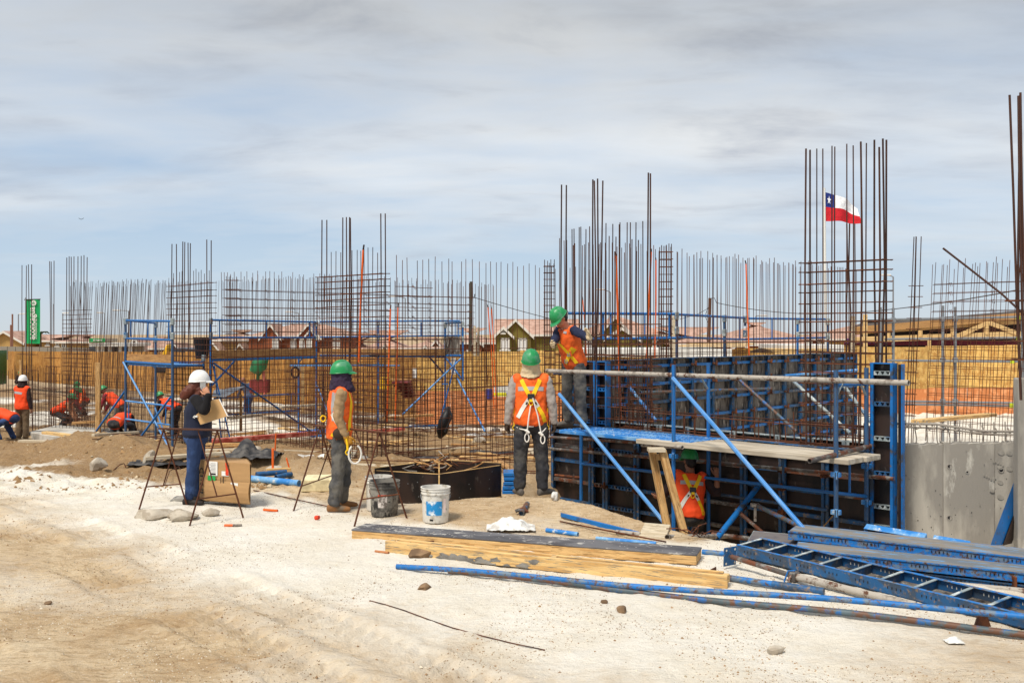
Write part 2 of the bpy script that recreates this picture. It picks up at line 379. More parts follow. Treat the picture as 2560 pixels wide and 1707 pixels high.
def sheet(fn, nu, nv, m, mb=None):
    mb = mb or MB(); vs = [fn(i/nu, j/nv) for j in range(nv+1) for i in range(nu+1)]
    fs = [(j*(nu+1)+i, j*(nu+1)+i+1, (j+1)*(nu+1)+i+1, (j+1)*(nu+1)+i) for j in range(nv) for i in range(nu)]
    return mb.add(vs, fs, m)
def rock(name, parent, c, d, m, seed, rz=0, sub=3):
    rr_ = random.Random(int(seed*100)); cuts = [(rr_.uniform(-1, 1), rr_.uniform(-1, .3), rr_.uniform(-.2, 1)) for _ in range(9)]
    b = bmesh.new(); bmesh.ops.create_icosphere(b, subdivisions=sub, radius=1); off = Vector((seed*7.3, seed*3.1, seed))
    for v in b.verts:
        p = v.co.copy(); k = 1+noise.noise(p*1.1+off)*.45+noise.noise(p*3.1+off)*.14
        q = p*k
        for ax in cuts:   # broken faces
            n = Vector(ax).normalized(); e = q.dot(n)-.66
            if e > 0: q -= n*e*.93
        v.co = Vector((q.x*d[0], q.y*d[1], q.z*d[2]))
    me = bpy.data.meshes.new(name); b.to_mesh(me); b.free(); me.materials.append(m); smooth(me, 17)
    return put(name, me, parent, Matrix.Translation(c) @ Matrix.Rotation(rz, 4, 'Z'))
# ------------------------------------------------------------------ ground
def interp(x, pts):
    if x <= pts[0][0]: return pts[0][1]
    for (a, b), (c, d) in zip(pts, pts[1:]):
        if x <= c: return b+(d-b)*(x-a)/(c-a)
    return pts[-1][1]
LOW = [(-9, 17), (-7.5, 14.2), (-5.8, 12.4), (-4.4, 10.6), (-3, 9.0), (-1.3, 7.5), (0, 6.4), (1.1, 5.9), (2.3, 6.0), (2.9, 6.8), (3.4, 7.5), (6, 9)]
UPP = [(-9, 17.5), (-6, 15), (-4, 14.0), (-2.6, 12.9), (-1.6, 11.2), (-.8, 10.75), (.2, 10.45), (1.0, 10.1), (1.8, 9.9), (2.6, 11), (9, 14)]
def whiteness(x, y):
    p = Vector((x*.6, y*.6, 0)); n = noise.noise(p)*.5+noise.noise(p*3)*.3+noise.noise(p*9)*.12
    lo = y-interp(x, LOW)+n*1.3; hi = interp(x, UPP)-y+n*.9
    w = .97*sst(-2.2, 1.2, lo)*sst(-.4, .5, hi)
    if y < 13: w = max(w, .42*sst(-.15, .5, noise.noise(Vector((x*.5+9, y*.8, 2)))+.1))
    if y > 13:                                                   # bands of pale dust further in
        w = max(w, .85*sst(.0, .25, noise.noise(Vector((x*.18+3, y*.35, 5)))+.1*n)*sst(24, 30, y))
        w = max(w, .8*sst(.1, .9, 1-abs((y-(17.2+.1*(x+10)))/1.0)+n*1.5)*(1-sst(-8.6, -7.2, x)))
        w = max(w, .8*sst(2, 4, x)*sst(17, 18.5, y))
    return w
def build_ground():
    Ds = [3.2]
    while Ds[-1] < 46: Ds.append(Ds[-1]*(1.0046 if Ds[-1] < 14 else 1.007 if Ds[-1] < 28 else 1.011))
    while Ds[-1] < 4500: Ds.append(Ds[-1]*1.05)
    xs = [(-1100+i*8.0-XC)/F for i in range(590)]
    vs = []; col = []; soil = []
    for D in Ds:
        for q in xs:
            x = q*D; vs.append((x, D, gz(x, D))); col.append(whiteness(x, D) if D < 60 else .2); soil.append(sst(13.5, 16.5, D+.25*x*0)*(1-sst(2, 4, x)) if D < 80 else .5)
    n = len(xs); fs = [(j*n+i, j*n+i+1, (j+1)*n+i+1, (j+1)*n+i) for j in range(len(Ds)-1) for i in range(n-1)]
    me = bpy.data.meshes.new('ground'); me.from_pydata(vs, [], fs)
    a = me.attributes.new('dust', 'FLOAT', 'POINT'); a.data.foreach_set('value', col)
    a2 = me.attributes.new('soil', 'FLOAT', 'POINT'); a2.data.foreach_set('value', soil)
    m = bpy.data.materials.new('sandy_ground'); m.use_nodes = True; t = m.node_tree; ns = t.nodes; lk = t.links; b = ns['Principled BSDF']
    b.inputs['Roughness'].default_value = .95; b.inputs['Specular IOR Level'].default_value = .15
    ge = ns.new('ShaderNodeNewGeometry'); at = ns.new('ShaderNodeAttribute'); at.attribute_name = 'dust'
    def nz(sc, det, ro, st=(1, 1, 1)):
        mp = ns.new('ShaderNodeMapping'); mp.inputs['Scale'].default_value = st; lk.new(ge.outputs['Position'], mp.inputs[0])
        n_ = ns.new('ShaderNodeTexNoise'); n_.inputs['Scale'].default_value = sc; n_.inputs['Detail'].default_value = det; n_.inputs['Roughness'].default_value = ro
        lk.new(mp.outputs[0], n_.inputs['Vector']); return n_.outputs[0]
    def mr(f, a0, a1, b0=0, b1=1):
        r = ns.new('ShaderNodeMapRange'); lk.new(f, r.inputs[0])
        for i, v in enumerate((a0, a1, b0, b1)): r.inputs[i+1].default_value = v
        return r.outputs[0]
    def mx(f, x, y, bl='MIX'):
        q = ns.new('ShaderNodeMix'); q.data_type = 'RGBA'; q.blend_type = bl
        for i, v in ((0, f), (6, x), (7, y)):
            if isinstance(v, (int, float)): q.inputs[i].default_value = v
            elif isinstance(v, tuple): q.inputs[i].default_value = (*v, 1)
            else: lk.new(v, q.inputs[i])
        return q.outputs[2]
    def ma(op, x, y):
        q = ns.new('ShaderNodeMath'); q.operation = op
        for i, v in enumerate((x, y)):
            if isinstance(v, (int, float)): q.inputs[i].default_value = v
            else: lk.new(v, q.inputs[i])
        return q.outputs[0]
    n5 = nz(6, 7, .7, (1, 3.6, 1)); n1 = nz(1.3, 8, .62); n2 = nz(9, 8, .7); n3 = nz(38, 6, .75); n4 = nz(95, 3, .8)
    tan = mx(mr(n1, .32, .68), lin('b79a75'), lin('dcc7a6'))
    tan = mx(mr(n5, .50, .68, 0, .75), tan, lin('93744e')); tan = mx(mr(n2, .50, .72, 0, .7), tan, lin('9a7a52'))
    at2 = ns.new('ShaderNodeAttribute'); at2.attribute_name = 'soil'
    dk = mx(mr(n2, .35, .65), lin('7f6242'), lin('a0815a'))
    tan = mx(ma('MULTIPLY', at2.outputs['Fac'], .9), tan, dk)
    wh = mx(mr(n1, .3, .7), lin('e3d9c6'), lin('f1ece2'))
    wh = mx(mr(n2, .56, .80, 0, .55), wh, lin('cbb899'))
    k = ma('ADD', at.outputs['Fac'], ma('MULTIPLY', ma('SUBTRACT', n2, .5), .9)); k = ma('ADD', k, ma('MULTIPLY', ma('SUBTRACT', n3, .5), .5))
    c = mx(mr(k, .20, .85), tan, wh)
    c = mx(mr(n3, .56, .76, 0, .5), c, mx(at.outputs['Fac'], lin('84694a'), lin('a8937a'))); c = mx(mr(n3, .46, .26, 0, .4), c, lin('f0e8da'))
    c = mx(mr(n4, .60, .76, 0, .6), c, mx(at.outputs['Fac'], lin('6b573f'), lin('93816a')))
    lk.new(c, b.inputs['Base Color'])
    h = ma('ADD', ma('MULTIPLY', ma('ADD', n2, ma('MULTIPLY', n5, .8)), .9), ma('MULTIPLY', n3, .6)); h = ma('ADD', h, ma('MULTIPLY', n4, .12))
    bp = ns.new('ShaderNodeBump'); bp.inputs['Strength'].default_value = .75; bp.inputs['Distance'].default_value = .05
    lk.new(h, bp.inputs['Height']); lk.new(bp.outputs[0], b.inputs['Normal'])
    me.materials.append(m); smooth(me, 180)
    tag(put('ground', me), 'sandy building site ground of tan sand and white dust', None, kind='structure')
build_ground()
def pebbles():
    r = random.Random(3); mb = MB(); A = mat('pebble_grey', 'a39680', .95, var=.4, vscale=2, coords='World'); B = mat('pebble_brown', '937656', .95, var=.4, vscale=2, coords='World'); Cc = mat('pebble_pale', 'd5cab6', .95, var=.2, coords='World')
    for i in range(52000):
        D = 5.2+(r.random()**1.4)*11; q = r.uniform(-.62, .62); x = q*D; y = D
        st = Vector((x, y, 0))-O0
        s = r.uniform(.003, .0078) if r.random() < .985 else r.uniform(.008, .014)
        if noise.noise(Vector((x*.8, y*.8, 7))) < -.05 and s < .008: continue
        z = gz(x, y); m = r.choice((A, B, B, Cc)); a = r.uniform(0, 6.28)
        e = [s*r.uniform(.6, 1.3) for _ in range(6)]; ca, sa = math.cos(a), math.sin(a)
        vs = [(x+e[0]*ca, y+e[0]*sa, z), (x-e[1]*sa, y+e[1]*ca, z), (x-e[2]*ca, y-e[2]*sa, z), (x+e[3]*sa, y-e[3]*ca, z), (x, y, z+e[4]*.8), (x, y, z-.01)]
        mb.add(vs, [(0, 1, 4), (1, 2, 4), (2, 3, 4), (3, 0, 4), (1, 0, 5), (2, 1, 5), (3, 2, 5), (0, 3, 5)], m)
    tag(mb.build('gravel'), 'small stones and clods strewn over the sandy ground', None, kind='stuff')
pebbles()
def clods():
    r = random.Random(9); mb = MB(); A = mat('clod_soil', '92734e', .95, var=.35, vscale=2, coords='World'); B = mat('clod_pale', 'c2b195', .95, var=.25, vscale=2, coords='World')
    for i in range(5200):
        D = 13.8+r.random()**1.3*17; q = r.uniform(-.58, .05 if D < 17 else .2); x = q*D; y = D
        if noise.noise(Vector((x*.9, y*.9, 3))) < -.02: continue
        s = r.uniform(.012, .035) if r.random() < .93 else r.uniform(.04, .09); z = gz(x, y); a = r.uniform(0, 6.28); ca, sa = math.cos(a), math.sin(a); e = [s*r.uniform(.6, 1.3) for _ in range(6)]
        vs = [(x+e[0]*ca, y+e[0]*sa, z), (x-e[1]*sa, y+e[1]*ca, z), (x-e[2]*ca, y-e[2]*sa, z), (x+e[3]*sa, y-e[3]*ca, z), (x+e[4]*.3*ca, y+e[4]*.3*sa, z+e[4]*.75), (x-e[5]*.4*ca, y-e[5]*.4*sa, z+e[5]*.6)]
        mb.add(vs, [(0, 1, 4), (3, 0, 4), (1, 2, 5), (2, 3, 5), (1, 5, 4), (3, 4, 5)], A if r.random() < .8 else B)
    tag(mb.build('rubble'), 'clods of dug earth and broken concrete over the excavated site floor', None, kind='stuff')
clods()
# ------------------------------------------------------------------ reinforcement steel
def stirrup_mesh(lx, ly, r, m):
    mb = MB(); e = .025
    a, b = lx/2, ly/2
    for p, q in (((-a-e, -b, 0), (a+e, -b, 0)), ((-a-e, b, .006), (a+e, b, .006)), ((-a, -b-e, .003), (-a, b+e, .003)), ((a, -b-e, .003), (a, b+e, .003))):
        mb.tube([p, q], r, m, 5)
    return smooth(mb.mesh('stirrup'), 60)
def end_cage(label, s0, s1, talls, shorts, zt_tie, zb_tie, dz, group='rebar cages standing at the wall ends', th=.2, m=RUSTD, lean=0, base=None):
    sm = (s0+s1)/2; c = WP(sm, 0, 0); zb = gbase(c.x, c.y) if base is None else base
    r = root('rebar_cage', label, 'rebar cage', (c.x, c.y, zb), math.atan2(U.y, U.x), group)
    for i, (px, ytop) in enumerate(talls):
        t = th/2 if i % 2 == 0 else -th/2
        s = min(max(S(px, t), s0-.05), s1+.05); b = WP(s, t, zb-.05); tp = Vector((b.x, b.y, zat(ytop, b)))
        k = rnd.uniform(-.02, .02)+lean
        tube('rebar', r, b-U*k-V*rnd.uniform(-.02, .02), tp, .0115, m, 7)
    for i, (px, ytop) in enumerate(shorts):
        t = -th/2 if i % 2 == 0 else th/2
        s = S(px, t); b = WP(s, t, zb-.05); tp = Vector((b.x, b.y, zat(ytop, b)))
        tube('rebar', r, b+U*rnd.uniform(-.03, .03), tp, .0075, m, 6)
    st = stirrup_mesh(s1-s0, th, .0065, RUST); z = zt_tie
    while z > max(zb_tie, zb+.05):
        X = frame(U, V, Z, WP(sm, 0, z+rnd.uniform(-.012, .012))) @ Matrix.Rotation(rnd.uniform(-.012, .012), 4, 'Y')
        put('stirrup', st, r, X); z -= dz*rnd.uniform(.93, 1.07)
    return r
def mesh_wall(label, a, b, ztop, zties, step, name='rebar_mesh', group='rebar meshes of the cross walls', layers=(0, .16), dz=.2, lean=0, r1=.0065, m=RUST, jit=.03, hk=True, zb=None, ties_to=1.0, low_z=1.9):
    """a sheet of upright bars from a to b with level bars up to zties"""
    a = Vector(a); b = Vector(b); d = (b-a); ln = d.length; d = d.normalized(); side = Vector((d.y, -d.x, 0))
    r = root(name, label, 'rebar mesh', (a.x, a.y, gbase(a.x, a.y)), math.atan2(d.y, d.x), group)
    for li, off in enumerate(layers):
        x = 0.0; zt = ztop-(.0 if li == 0 else .08)
        while x <= ln+.01:
            p = a+d*(x+rnd.uniform(-jit, jit))+side*off; p.z = (gbase(p.x, p.y) if zb is None else zb)-.03
            q = p.copy(); q.z = zt+rnd.uniform(-.06, .06); q += d*(lean*(q.z-p.z)+rnd.uniform(-.035, .035))
            tube('rebar', r, p, q, r1, m, 5); x += step*rnd.uniform(.9, 1.1)
        zz = zties-(.02 if li else 0); first = True
        while True:
            p = a+side*(off+.012); q = a+d*ln*(ties_to if zz > low_z else 1)+side*(off+.012)
            g0 = gbase(p.x, p.y) if zb is None else zb; g1 = gbase(q.x, q.y) if zb is None else zb
            if zz < min(g0, g1)+.1: break
            lo = lean*(zz-g0)
            tube('rebar', r, Vector((p.x, p.y, zz))+d*lo, Vector((q.x, q.y, zz+rnd.uniform(-.015, .015)))+d*lo, r1*.95, m, 5)
            if hk and li == 0 and first:
                k = .4
                while k < ln*ties_to:
                    w = a+d*k+side*off; w.z = zz
                    mbk = MB()
                    for e in (0, .03): mbk.tube([w+d*e+side*.02, w+d*(e+.03)-side*.02+Z*.03, w+d*(e+.07)+Z*-.05+side*.04], .004, m, 4)
                    mbk.build('tie_hook', r); k += .75
                if zz < zties-1: first = False
            zz -= dz*rnd.uniform(.95, 1.05)
    return r
zt = lambda py, D: CAMH-(py-YH)*D/F
# far left ends
end_cage('rebar cage of sparse tall bars near the left picture edge, before the green banner', S(52), S(86), [(55, 663), (66, 664), (71, 661), (79, 661), (83, 661)], [], 1.4, -1, .5)
end_cage('slim bundle of three tall bars, second from the left, on a pale slab', S(120), S(142), [(124, 653), (128, 654), (138, 652), (134, 760)], [], 1.3, -.95, .24)
end_cage('tall narrow rebar cage on the concrete footing by the bending workers', S(166), S(219), [(167, 644), (172, 641), (178, 642), (185, 641), (195, 641), (203, 640), (210, 638), (218, 643)], [(176, 715), (190, 700), (200, 712), (214, 708)], zt(776, 29.5), -.95, .13)
end_cage('wide rebar cage behind the woman and the bucket, bars in three bundles', S(427), S(530), [(430, 610), (441, 610), (457, 604), (462, 605), (470, 607), (476, 608), (517, 599), (528, 601)], [(434, 683), (449, 680), (455, 678), (484, 630+47), (490, 672), (497, 680), (503, 675), (511, 684), (523, 676)], zt(712, 24), -.6, .145)
end_cage('tall rebar cage behind the worker with the purple neck flap', S(801), S(962), [(805, 550), (817, 550), (857, 544), (866, 543), (874, 543), (876, 545), (952, 534), (963, 534)], [(828, 630), (840, 628), (852, 631), (880, 626), (893, 625), (902, 627), (910, 613), (920, 619), (932, 618), (944, 632)], zt(690, 19.6), -.35, .118)
end_cage('tallest rebar cage beside the worker on the blue deck, orange conduits in it', S(1401), S(1640), [(1404, 462), (1416, 463), (1482, 449), (1486, 452), (1494, 447), (1507, 452), (1621, 432), (1626, 434)], [(1430, 573), (1435, 572), (1448, 568), (1452, 567), (1465, 573), (1474, 566), (1515, 558), (1532, 560), (1550, 556), (1548, 561), (1568, 556), (1576, 556), (1590, 556), (1607, 553), (1523, 590), (1540, 592), (1580, 598), (1596, 600)], zt(812, 14.5), .2, .155, base=-.4)
end_cage('close rebar cage with many level ties before the flag', S(2011), S(2218), [(2015, 372), (2025, 375), (2152, 355), (2186, 350), (2207, 347), (2216, 350), (2198, 368)], [(2042, 372), (2057, 372), (2080, 365), (2087, 367), (2117, 360), (2133, 364), (2152, 354), (2166, 358)], zt(662, 12.4), .75, .125, base=-.4)
# thick bars of the last cage by the frame edge
c0 = WP(S(2550), 0, 0)
r = root('rebar_cage', 'heavy tall bars at the right edge of the site, above the concrete pier', 'rebar cage', (c0.x, c0.y, .3), math.atan2(U.y, U.x), 'rebar cages standing at the wall ends')
for px0, y0, px1, y1 in ((2524, 238, 2552, 1000), (2546, 240, 2566, 1000), (2551, 232, 2575, 1000), (2548, 430, 2553, 1000), (2572, 300, 2590, 1000)):
    D = 10.2; tube('rebar', r, P(px1, y1, D), P(px0, y0, D), .0125, RUSTD, 8)
st = stirrup_mesh(.3, .2, .0065, RUST)
for py in (752, 853, 900): put('stirrup', st, r, frame(U, V, Z, P(2565, py, 10.2)))
# cross walls running back from the wall ends
def cross(label, s, k0, k1, **kw): return mesh_wall(label, WP(s, -k0, 0), WP(s, -k1, 0), kw.pop('ztop', 3.6), kw.pop('zties', 3.1), kw.pop('step', .165), r1=.0066, **kw)
cross('long rebar mesh behind the second scaffold, running back from the cage by the woman', S(530)+.02, .25, 9.2, zties=3.15, ties_to=.9)
cross('open rebar mesh of long thin uprights behind the harness worker', S(963)-.02, .25, 6.4, ztop=3.57, ties_to=.15, zties=3.0, low_z=2.0, layers=(0,))
cross('tight row of thin uprights rising behind the long dark formwork', .78, .3, 10.2, ztop=3.62, zties=1.95, layers=(0, .16), hk=False)
mesh_wall('low rebar mesh at the back of the first building bay', WP(-3.9, -1.2, 0), WP(-9.0, -1.2, 0), 1.4, 1.2, .17, dz=.17, layers=(0, .15), hk=False)
mesh_wall('rebar mesh across the bay behind the folding scaffold', WP(-4.0, -5.6, 0), WP(-9.4, -6.2, 0), 2.0, 1.6, .2, layers=(0,), hk=False, dz=.24, m=RUSTL)
mesh_wall('rebar mesh standing on sand between harness worker and black box', WP(-.6, .5, 0), WP(-.55, -3.0, 0), 1.35, 1.2, .15, layers=(0,), hk=False)
# left: loose bars that lean over, and low meshes of the next building
mesh_wall('row of leaning thin bars behind the left scaffold, bent to the right', (-14.9, 35, 0), (-11.6, 33, 0), 3.9, .5, .14, name='rebar_mesh', lean=.09, layers=(0, 1.2), hk=False, m=RUSTL, jit=.1, r1=.0068, dz=.3)
mesh_wall('second row of leaning thin bars further back on the left', (-18.5, 44, 0), (-12.4, 40, 0), 4.2, .6, .24, lean=.05, layers=(0, .9), hk=False, m=RUSTL, jit=.12, r1=.0072, dz=.35)
mesh_wall('low rebar mesh behind the workers bending at the left', (-17.4, 31.5, 0), (-9.6, 26.6, 0), .95, .5, .17, layers=(0, .2), hk=False, m=RUSTL, r1=.0055, dz=.2)
mesh_wall('rebar mesh at the far left beside the standing man', (-17.5, 34.8, 0), (-14.6, 31.4, 0), 1.0, .5, .18, layers=(0,), hk=False, m=RUSTL, r1=.007, dz=.22)
mesh_wall('thin bars leaning between the woman and the brick houses', (-10.6, 37, 0), (-5.2, 33, 0), 4.05, 2.6, .16, lean=.035, layers=(0, .8), hk=False, m=RUSTL, jit=.1, r1=.0055, dz=.45)
mesh_wall('low bars in front of the far timber hoarding', (-9.4, 40, 0), (-1.5, 31, 0), .35, .1, .2, layers=(0,), hk=False, m=RUSTL, r1=.007, dz=.25)
# right: mesh with paired bars before the hoarding
mesh_wall('wide mesh of paired bars in front of the orange hoarding on the right', P(2316, 1100, 18.6), P(2640, 1100, 17.0), 3.42, 3.02, .135, layers=(0, .05), m=RUST, lean=.05, zb=.1, r1=.0055, dz=.17, jit=.01)
r = root('rebar_cage', 'slim leaning cage at the left end of the paired-bar mesh', 'rebar cage', P(2295, 1100, 18.2), 0, 'rebar cages standing at the wall ends')
for px0, px1, y in ((2285, 2268, 592), (2290, 2276, 591), (2291, 2284, 592), (2303, 2288, 591)):
    tube('rebar', r, P(px1-6, 1110, 18.4), P(px0, y, 18.2), .0085, RUSTD, 6)
st = stirrup_mesh(.17, .15, .006, RUST)
for i in range(14): put('stirrup', st, r, frame(Vector((1, 0, 0)), Vector((0, 1, 0)), Z, P(2290-i*1.6, 715+i*27, 18.3)))
# small tied towers
def tower(label, px, D, w, ytop, zb, dz=.2):
    c = P(px, 900, D); c.z = zb
    r = root('rebar_cage', label, 'rebar cage', c, .6, 'slim square rebar towers')
    st = stirrup_mesh(w, w, .0075, RUST); top = zt(ytop, D)
    for x in (-1, -.2, .3, 1):
        for y in (-1, 1):
            p = c+Vector((x*w/2*.95, y*w/2, 0)); tube('rebar', r, p, Vector((p.x+rnd.uniform(-.02, .02), p.y, top+rnd.uniform(-.08, .02))), .009, RUSTD, 6)
    z = top-.15
    while z > zb: put('stirrup', st, r, Matrix.Translation((c.x, c.y, z)) @ Matrix.Rotation(rnd.uniform(-.03, .03), 4, 'X')); z -= dz
tower('slim square tower of tied bars above the harness worker', 1373, 22.6, .21, 650, -.6, .15)
tower('slim square tower of tied bars right of the tallest cage', 1665, 19.8, .21, 612, -.3, .15)
tower('slim dark tower of bars behind the second scaffold', 583, 33, .4, 690, -1.1, .3)
r = root('rebar_cage', 'bundle of three shorter bars standing inside the flag cage', 'rebar cage', P(2120, 900, 16.5))
for px, yt_ in ((2117, 560), (2124, 559), (2137, 559)): tube('rebar', r, P(px, 900, 16.5), P(px, yt_, 16.5), .0125 if px < 2130 else .009, RUSTD, 7)
# orange conduits
def conduit(label, pts, m=ORANGE, rr=.013):
    mb = MB(); mb.tube(pts[:-1], rr, m, 8); mb.tube([pts[-2]-(pts[-1]-pts[-2])*.0, pts[-1]], rr*.85, RUSTD, 7)
    tag(mb.build('conduit', sm=60), label, 'conduit', 'orange conduits standing in the rebar')
def cline(pxs, D, g=None): return [P(px, py, D) for px, py in pxs]
conduit('orange conduit in the cage of the purple-flap worker', cline([(897, 905), (902, 760), (908, 625), (910, 612)], 19.2), rr=.02)
conduit('shorter orange conduit left of a pair, by the brown panel frame', cline([(967, 1055), (972, 900), (976, 772), (977, 762)], 21), rr=.018)
conduit('thin orange conduit right of a pair, by the brown panel frame', cline([(988, 1050), (992, 900), (995, 768), (996, 757)], 21.5), rr=.015)
conduit('orange conduit with a bent foot left of the green house', cline([(1235, 1020), (1230, 900), (1220, 768), (1217, 760)], 21.5), rr=.012)
conduit('thin orange conduit next to the small green house gable', cline([(1241, 1020), (1236, 900), (1229, 772), (1227, 763)], 21.8), rr=.011)
conduit('bright orange conduit rising from the formwork opening', cline([(1551, 1048), (1547, 860), (1540, 640), (1538, 629)], 14.9), rr=.017)
conduit('orange conduit leaning on the last bars of the tallest cage', cline([(1617, 895), (1622, 760), (1628, 630), (1628, 622)], 14.6), rr=.013)
conduit('thin orange conduit just right of the tallest cage', cline([(1637, 895), (1640, 760), (1640, 650), (1639, 644)], 14.9), rr=.010)
conduit('orange conduit standing alone behind the dark formwork', cline([(1873, 890), (1868, 760), (1865, 660), (1863, 651)], 19.2), rr=.014)
conduit('orange-red conduit seen inside the flag cage', cline([(2087, 880), (2087, 760), (2087, 700), (2087, 694)], 19), rr=.012)
conduit('short orange conduit behind the man on the deck', cline([(1466, 890), (1462, 810), (1457, 750), (1456, 742)], 20), rr=.010)
# a loose bar leaning across at the right
tag(tube('rebar', None, P(2358, 621, 11.5), P(2575, 800, 10.6), .0125, RUSTD, 8), 'single loose bar leaning diagonally against the right edge bars', 'rebar')
# ------------------------------------------------------------------ formwork walls
def hat_rib(w, m):
    mb = MB()
    mb.box((w/2, -.06, 0), (w, .008, .044), m); mb.box((w/2, -.036, .022), (w, .05, .006), m); mb.box((w/2, -.036, -.022), (w, .05, .006), m)
    return mb.mesh('rib')
def web_rib(w, m):
    mb = MB(); mb.box((w/2, -.04, .022), (w, .06, .006), m); mb.box((w/2, -.04, -.022), (w, .06, .006), m)
    n = max(2, int(w/.06))
    for i in range(n):
        x = w*(i+.5)/n; mb.hexa([(x-.025, -.07, -.02), (x+.025, -.07, -.02), (x+.025, -.03, -.02), (x-.025, -.03, -.02), (x-.006, -.07, .02), (x+.006, -.07, .02), (x+.006, -.03, .02), (x-.006, -.03, .02)], m)
    return mb.mesh('rib')
CLAMP = None
def clamp_mesh():
    global CLAMP
    if CLAMP is None:
        mb = MB(); mb.box((0, -.10, 0), (.10, .05, .045), RUST); mb.box((.02, -.13, .02), (.03, .03, .10), RUST); mb.tube([(-.05, -.12, .0), (.06, -.13, -.02)], .012, PIPEC, 6)
        CLAMP = mb.mesh('clamp', bevel=.006)
    return CLAMP
def form_wall(label, X, panels, z0, z1, rows, ply, rails, ribs, web=(), railw=.05, clamps=0.5, group='steel formwork walls'):
    """X: frame (x along the wall, y away from the viewer, z up) at its lower left; panels: x positions of the joints"""
    r = bpy.data.objects.new('formwork_wall', None); C.objects.link(r); r.matrix_basis = X
    tag(r, label, 'formwork', group); cache = {}
    for i, (a, b) in enumerate(zip(panels, panels[1:])):
        w = b-a-.006; h = z1-z0; top = h-rnd.uniform(0, .012)
        mb = MB(); mb.box((w/2, .009, top/2), (w, .018, top), ply)
        pl = mb.build('panel', r, local=Matrix.Translation((a+.003, 0, z0)))
        fb = MB(); rw = railw
        for x in (rw*.12, w-rw*.12): fb.box((x, -.045, top/2), (rw*.24, .09, top), rails)
        for x in (rw*.5, w-rw*.5): fb.box((x, -.086, top/2), (rw, .008, top-.02), rails)
        for z in (.006, top-.006): fb.box((w/2, -.045, z), (w-.03, .088, .012), rails)
        fb.build('panel_frame', pl, local=Matrix())
        for z in rows:
            if not z0+.04 < z < z1-.05: continue
            m = ribs[0] if rnd.random() < .6 else ribs[1]
            k = (round(w, 3), m.name, i in web)
            if k not in cache: cache[k] = web_rib(w-.03, m) if i in web else hat_rib(w-.03, m)
            put('rib', cache[k], pl, local=Matrix.Translation((.015, 0, z-z0+rnd.uniform(-.004, .004))))
            if rnd.random() < clamps and i > 0: put('clamp', clamp_mesh(), pl, local=Matrix.Translation((0, 0, z-z0)) @ Matrix.Rotation(rnd.uniform(-.3, .3), 4, 'Y'))
    return r
# the long dark wall that runs back on the right (seen from its right side)
s_e = 1.12
ksE = [.15, .85, 1.53]+[K(p, s_e) for p in (1612, 1670, 1723, 1775, 1824, 1870, 1913, 1955, 1995, 2032, 2068, 2103, 2134)]
XE = frame(V, -U, Z, WP(s_e, 0, 0))
rowsE = [-.0+.31*i for i in range(0, 6)]
form_wall('long dark formwork wall with blue ribs running away behind the front scaffold', XE, ksE, -.15, 1.68, rowsE, BPLYS, BLUED, (BLUE, BLUED), clamps=.8, railw=.022)
# the front wall facing the camera
tF = .20; SF0 = S(1387, tF)
sF = [S(p, tF)-SF0 for p in (1387, 1487, 1522, 1600, 1735, 1867, 1964, 2071, 2182)]
XF = frame(U, V, Z, WP(SF0, tF, 0))
rowsF = [-.72, -.42, -.12, .18, .40, .62]
form_wall('front formwork wall of dark plywood panels behind the crouching worker', XF, sF, -1.0, .745, rowsF, BPLY, BLUED, (BLUED, PIPE), web=(1, 2), clamps=.4, railw=.045)  # darker blue and brown ribs also carry this wall's shade in their colour
# back face of the same wall, only its upper rim shows
XB = frame(U, V, Z, WP(SF0+.9, -.16, 0))
form_wall('rear formwork wall whose pale upper rim shows behind the front one', XB, [x*.82 for x in sF], -.9, .80, [.3, .55], BPLYS, BLUEG, (BLUEG, BLUEG), clamps=0, railw=.045)
# narrow upright end panel
xe = S(2183, tF+.06); XN = frame(U, V, Z, WP(xe, tF+.06, 0)); we = S(2243, tF+.06)-xe
r = form_wall('tall narrow blue-edged formwork panel beside the concrete wall', XN, [0, we], -1.0, zat(905, WP(xe, tF, 0)), [-.85, -.5, -.12, .12, .5, .9, 1.3, 1.66], BPLY, BLUE, (BLUEG, BLUED), web=(0,), clamps=0, railw=.04)
mb = MB(); mb.box((we+.030, .02, .38), (.05, .02, 2.76), BPLY); mb.box((we+.063, .01, .38), (.014, .07, 2.77), BLUE); mb.build('side_panel', r, local=Matrix.Translation((0, 0, 0)))
# left upright panels that stand on the deck behind the worker
x0 = S(1462, .02); w1 = S(1527, .02)-x0; X0 = frame(U, V, Z, WP(x0, .02, 0))
form_wall('upright blue ribbed panel right behind the legs of the deck worker', X0, [0, w1*.55, w1], .6, zat(900, WP(x0, 0, 0)), [.78, 1.02, 1.27, 1.5], BPLY, BLUE, (BLUE, BLUED), web=(0, 1), clamps=0, railw=.035, group='upright blue panels')
# steel mesh inside the front wall
mesh_wall('rebar mesh whose top sticks out of the front formwork', WP(S(1560, -.02), -.02, 0), WP(S(2190, -.02), -.02, 0), 1.06, 1.0, .19, layers=(0, .1), hk=False, dz=.25, m=RUST, zb=.3, r1=.008, group=None)
mesh_wall('rebar mesh left of the dark formwork in front of the open cage', WP(S(1540, -.12), -.12, 0), WP(S(1650, -.4), -.4, 0), 1.75, 1.7, .14, layers=(0,), hk=False, dz=.16, m=RUST, zb=.5, group=None)
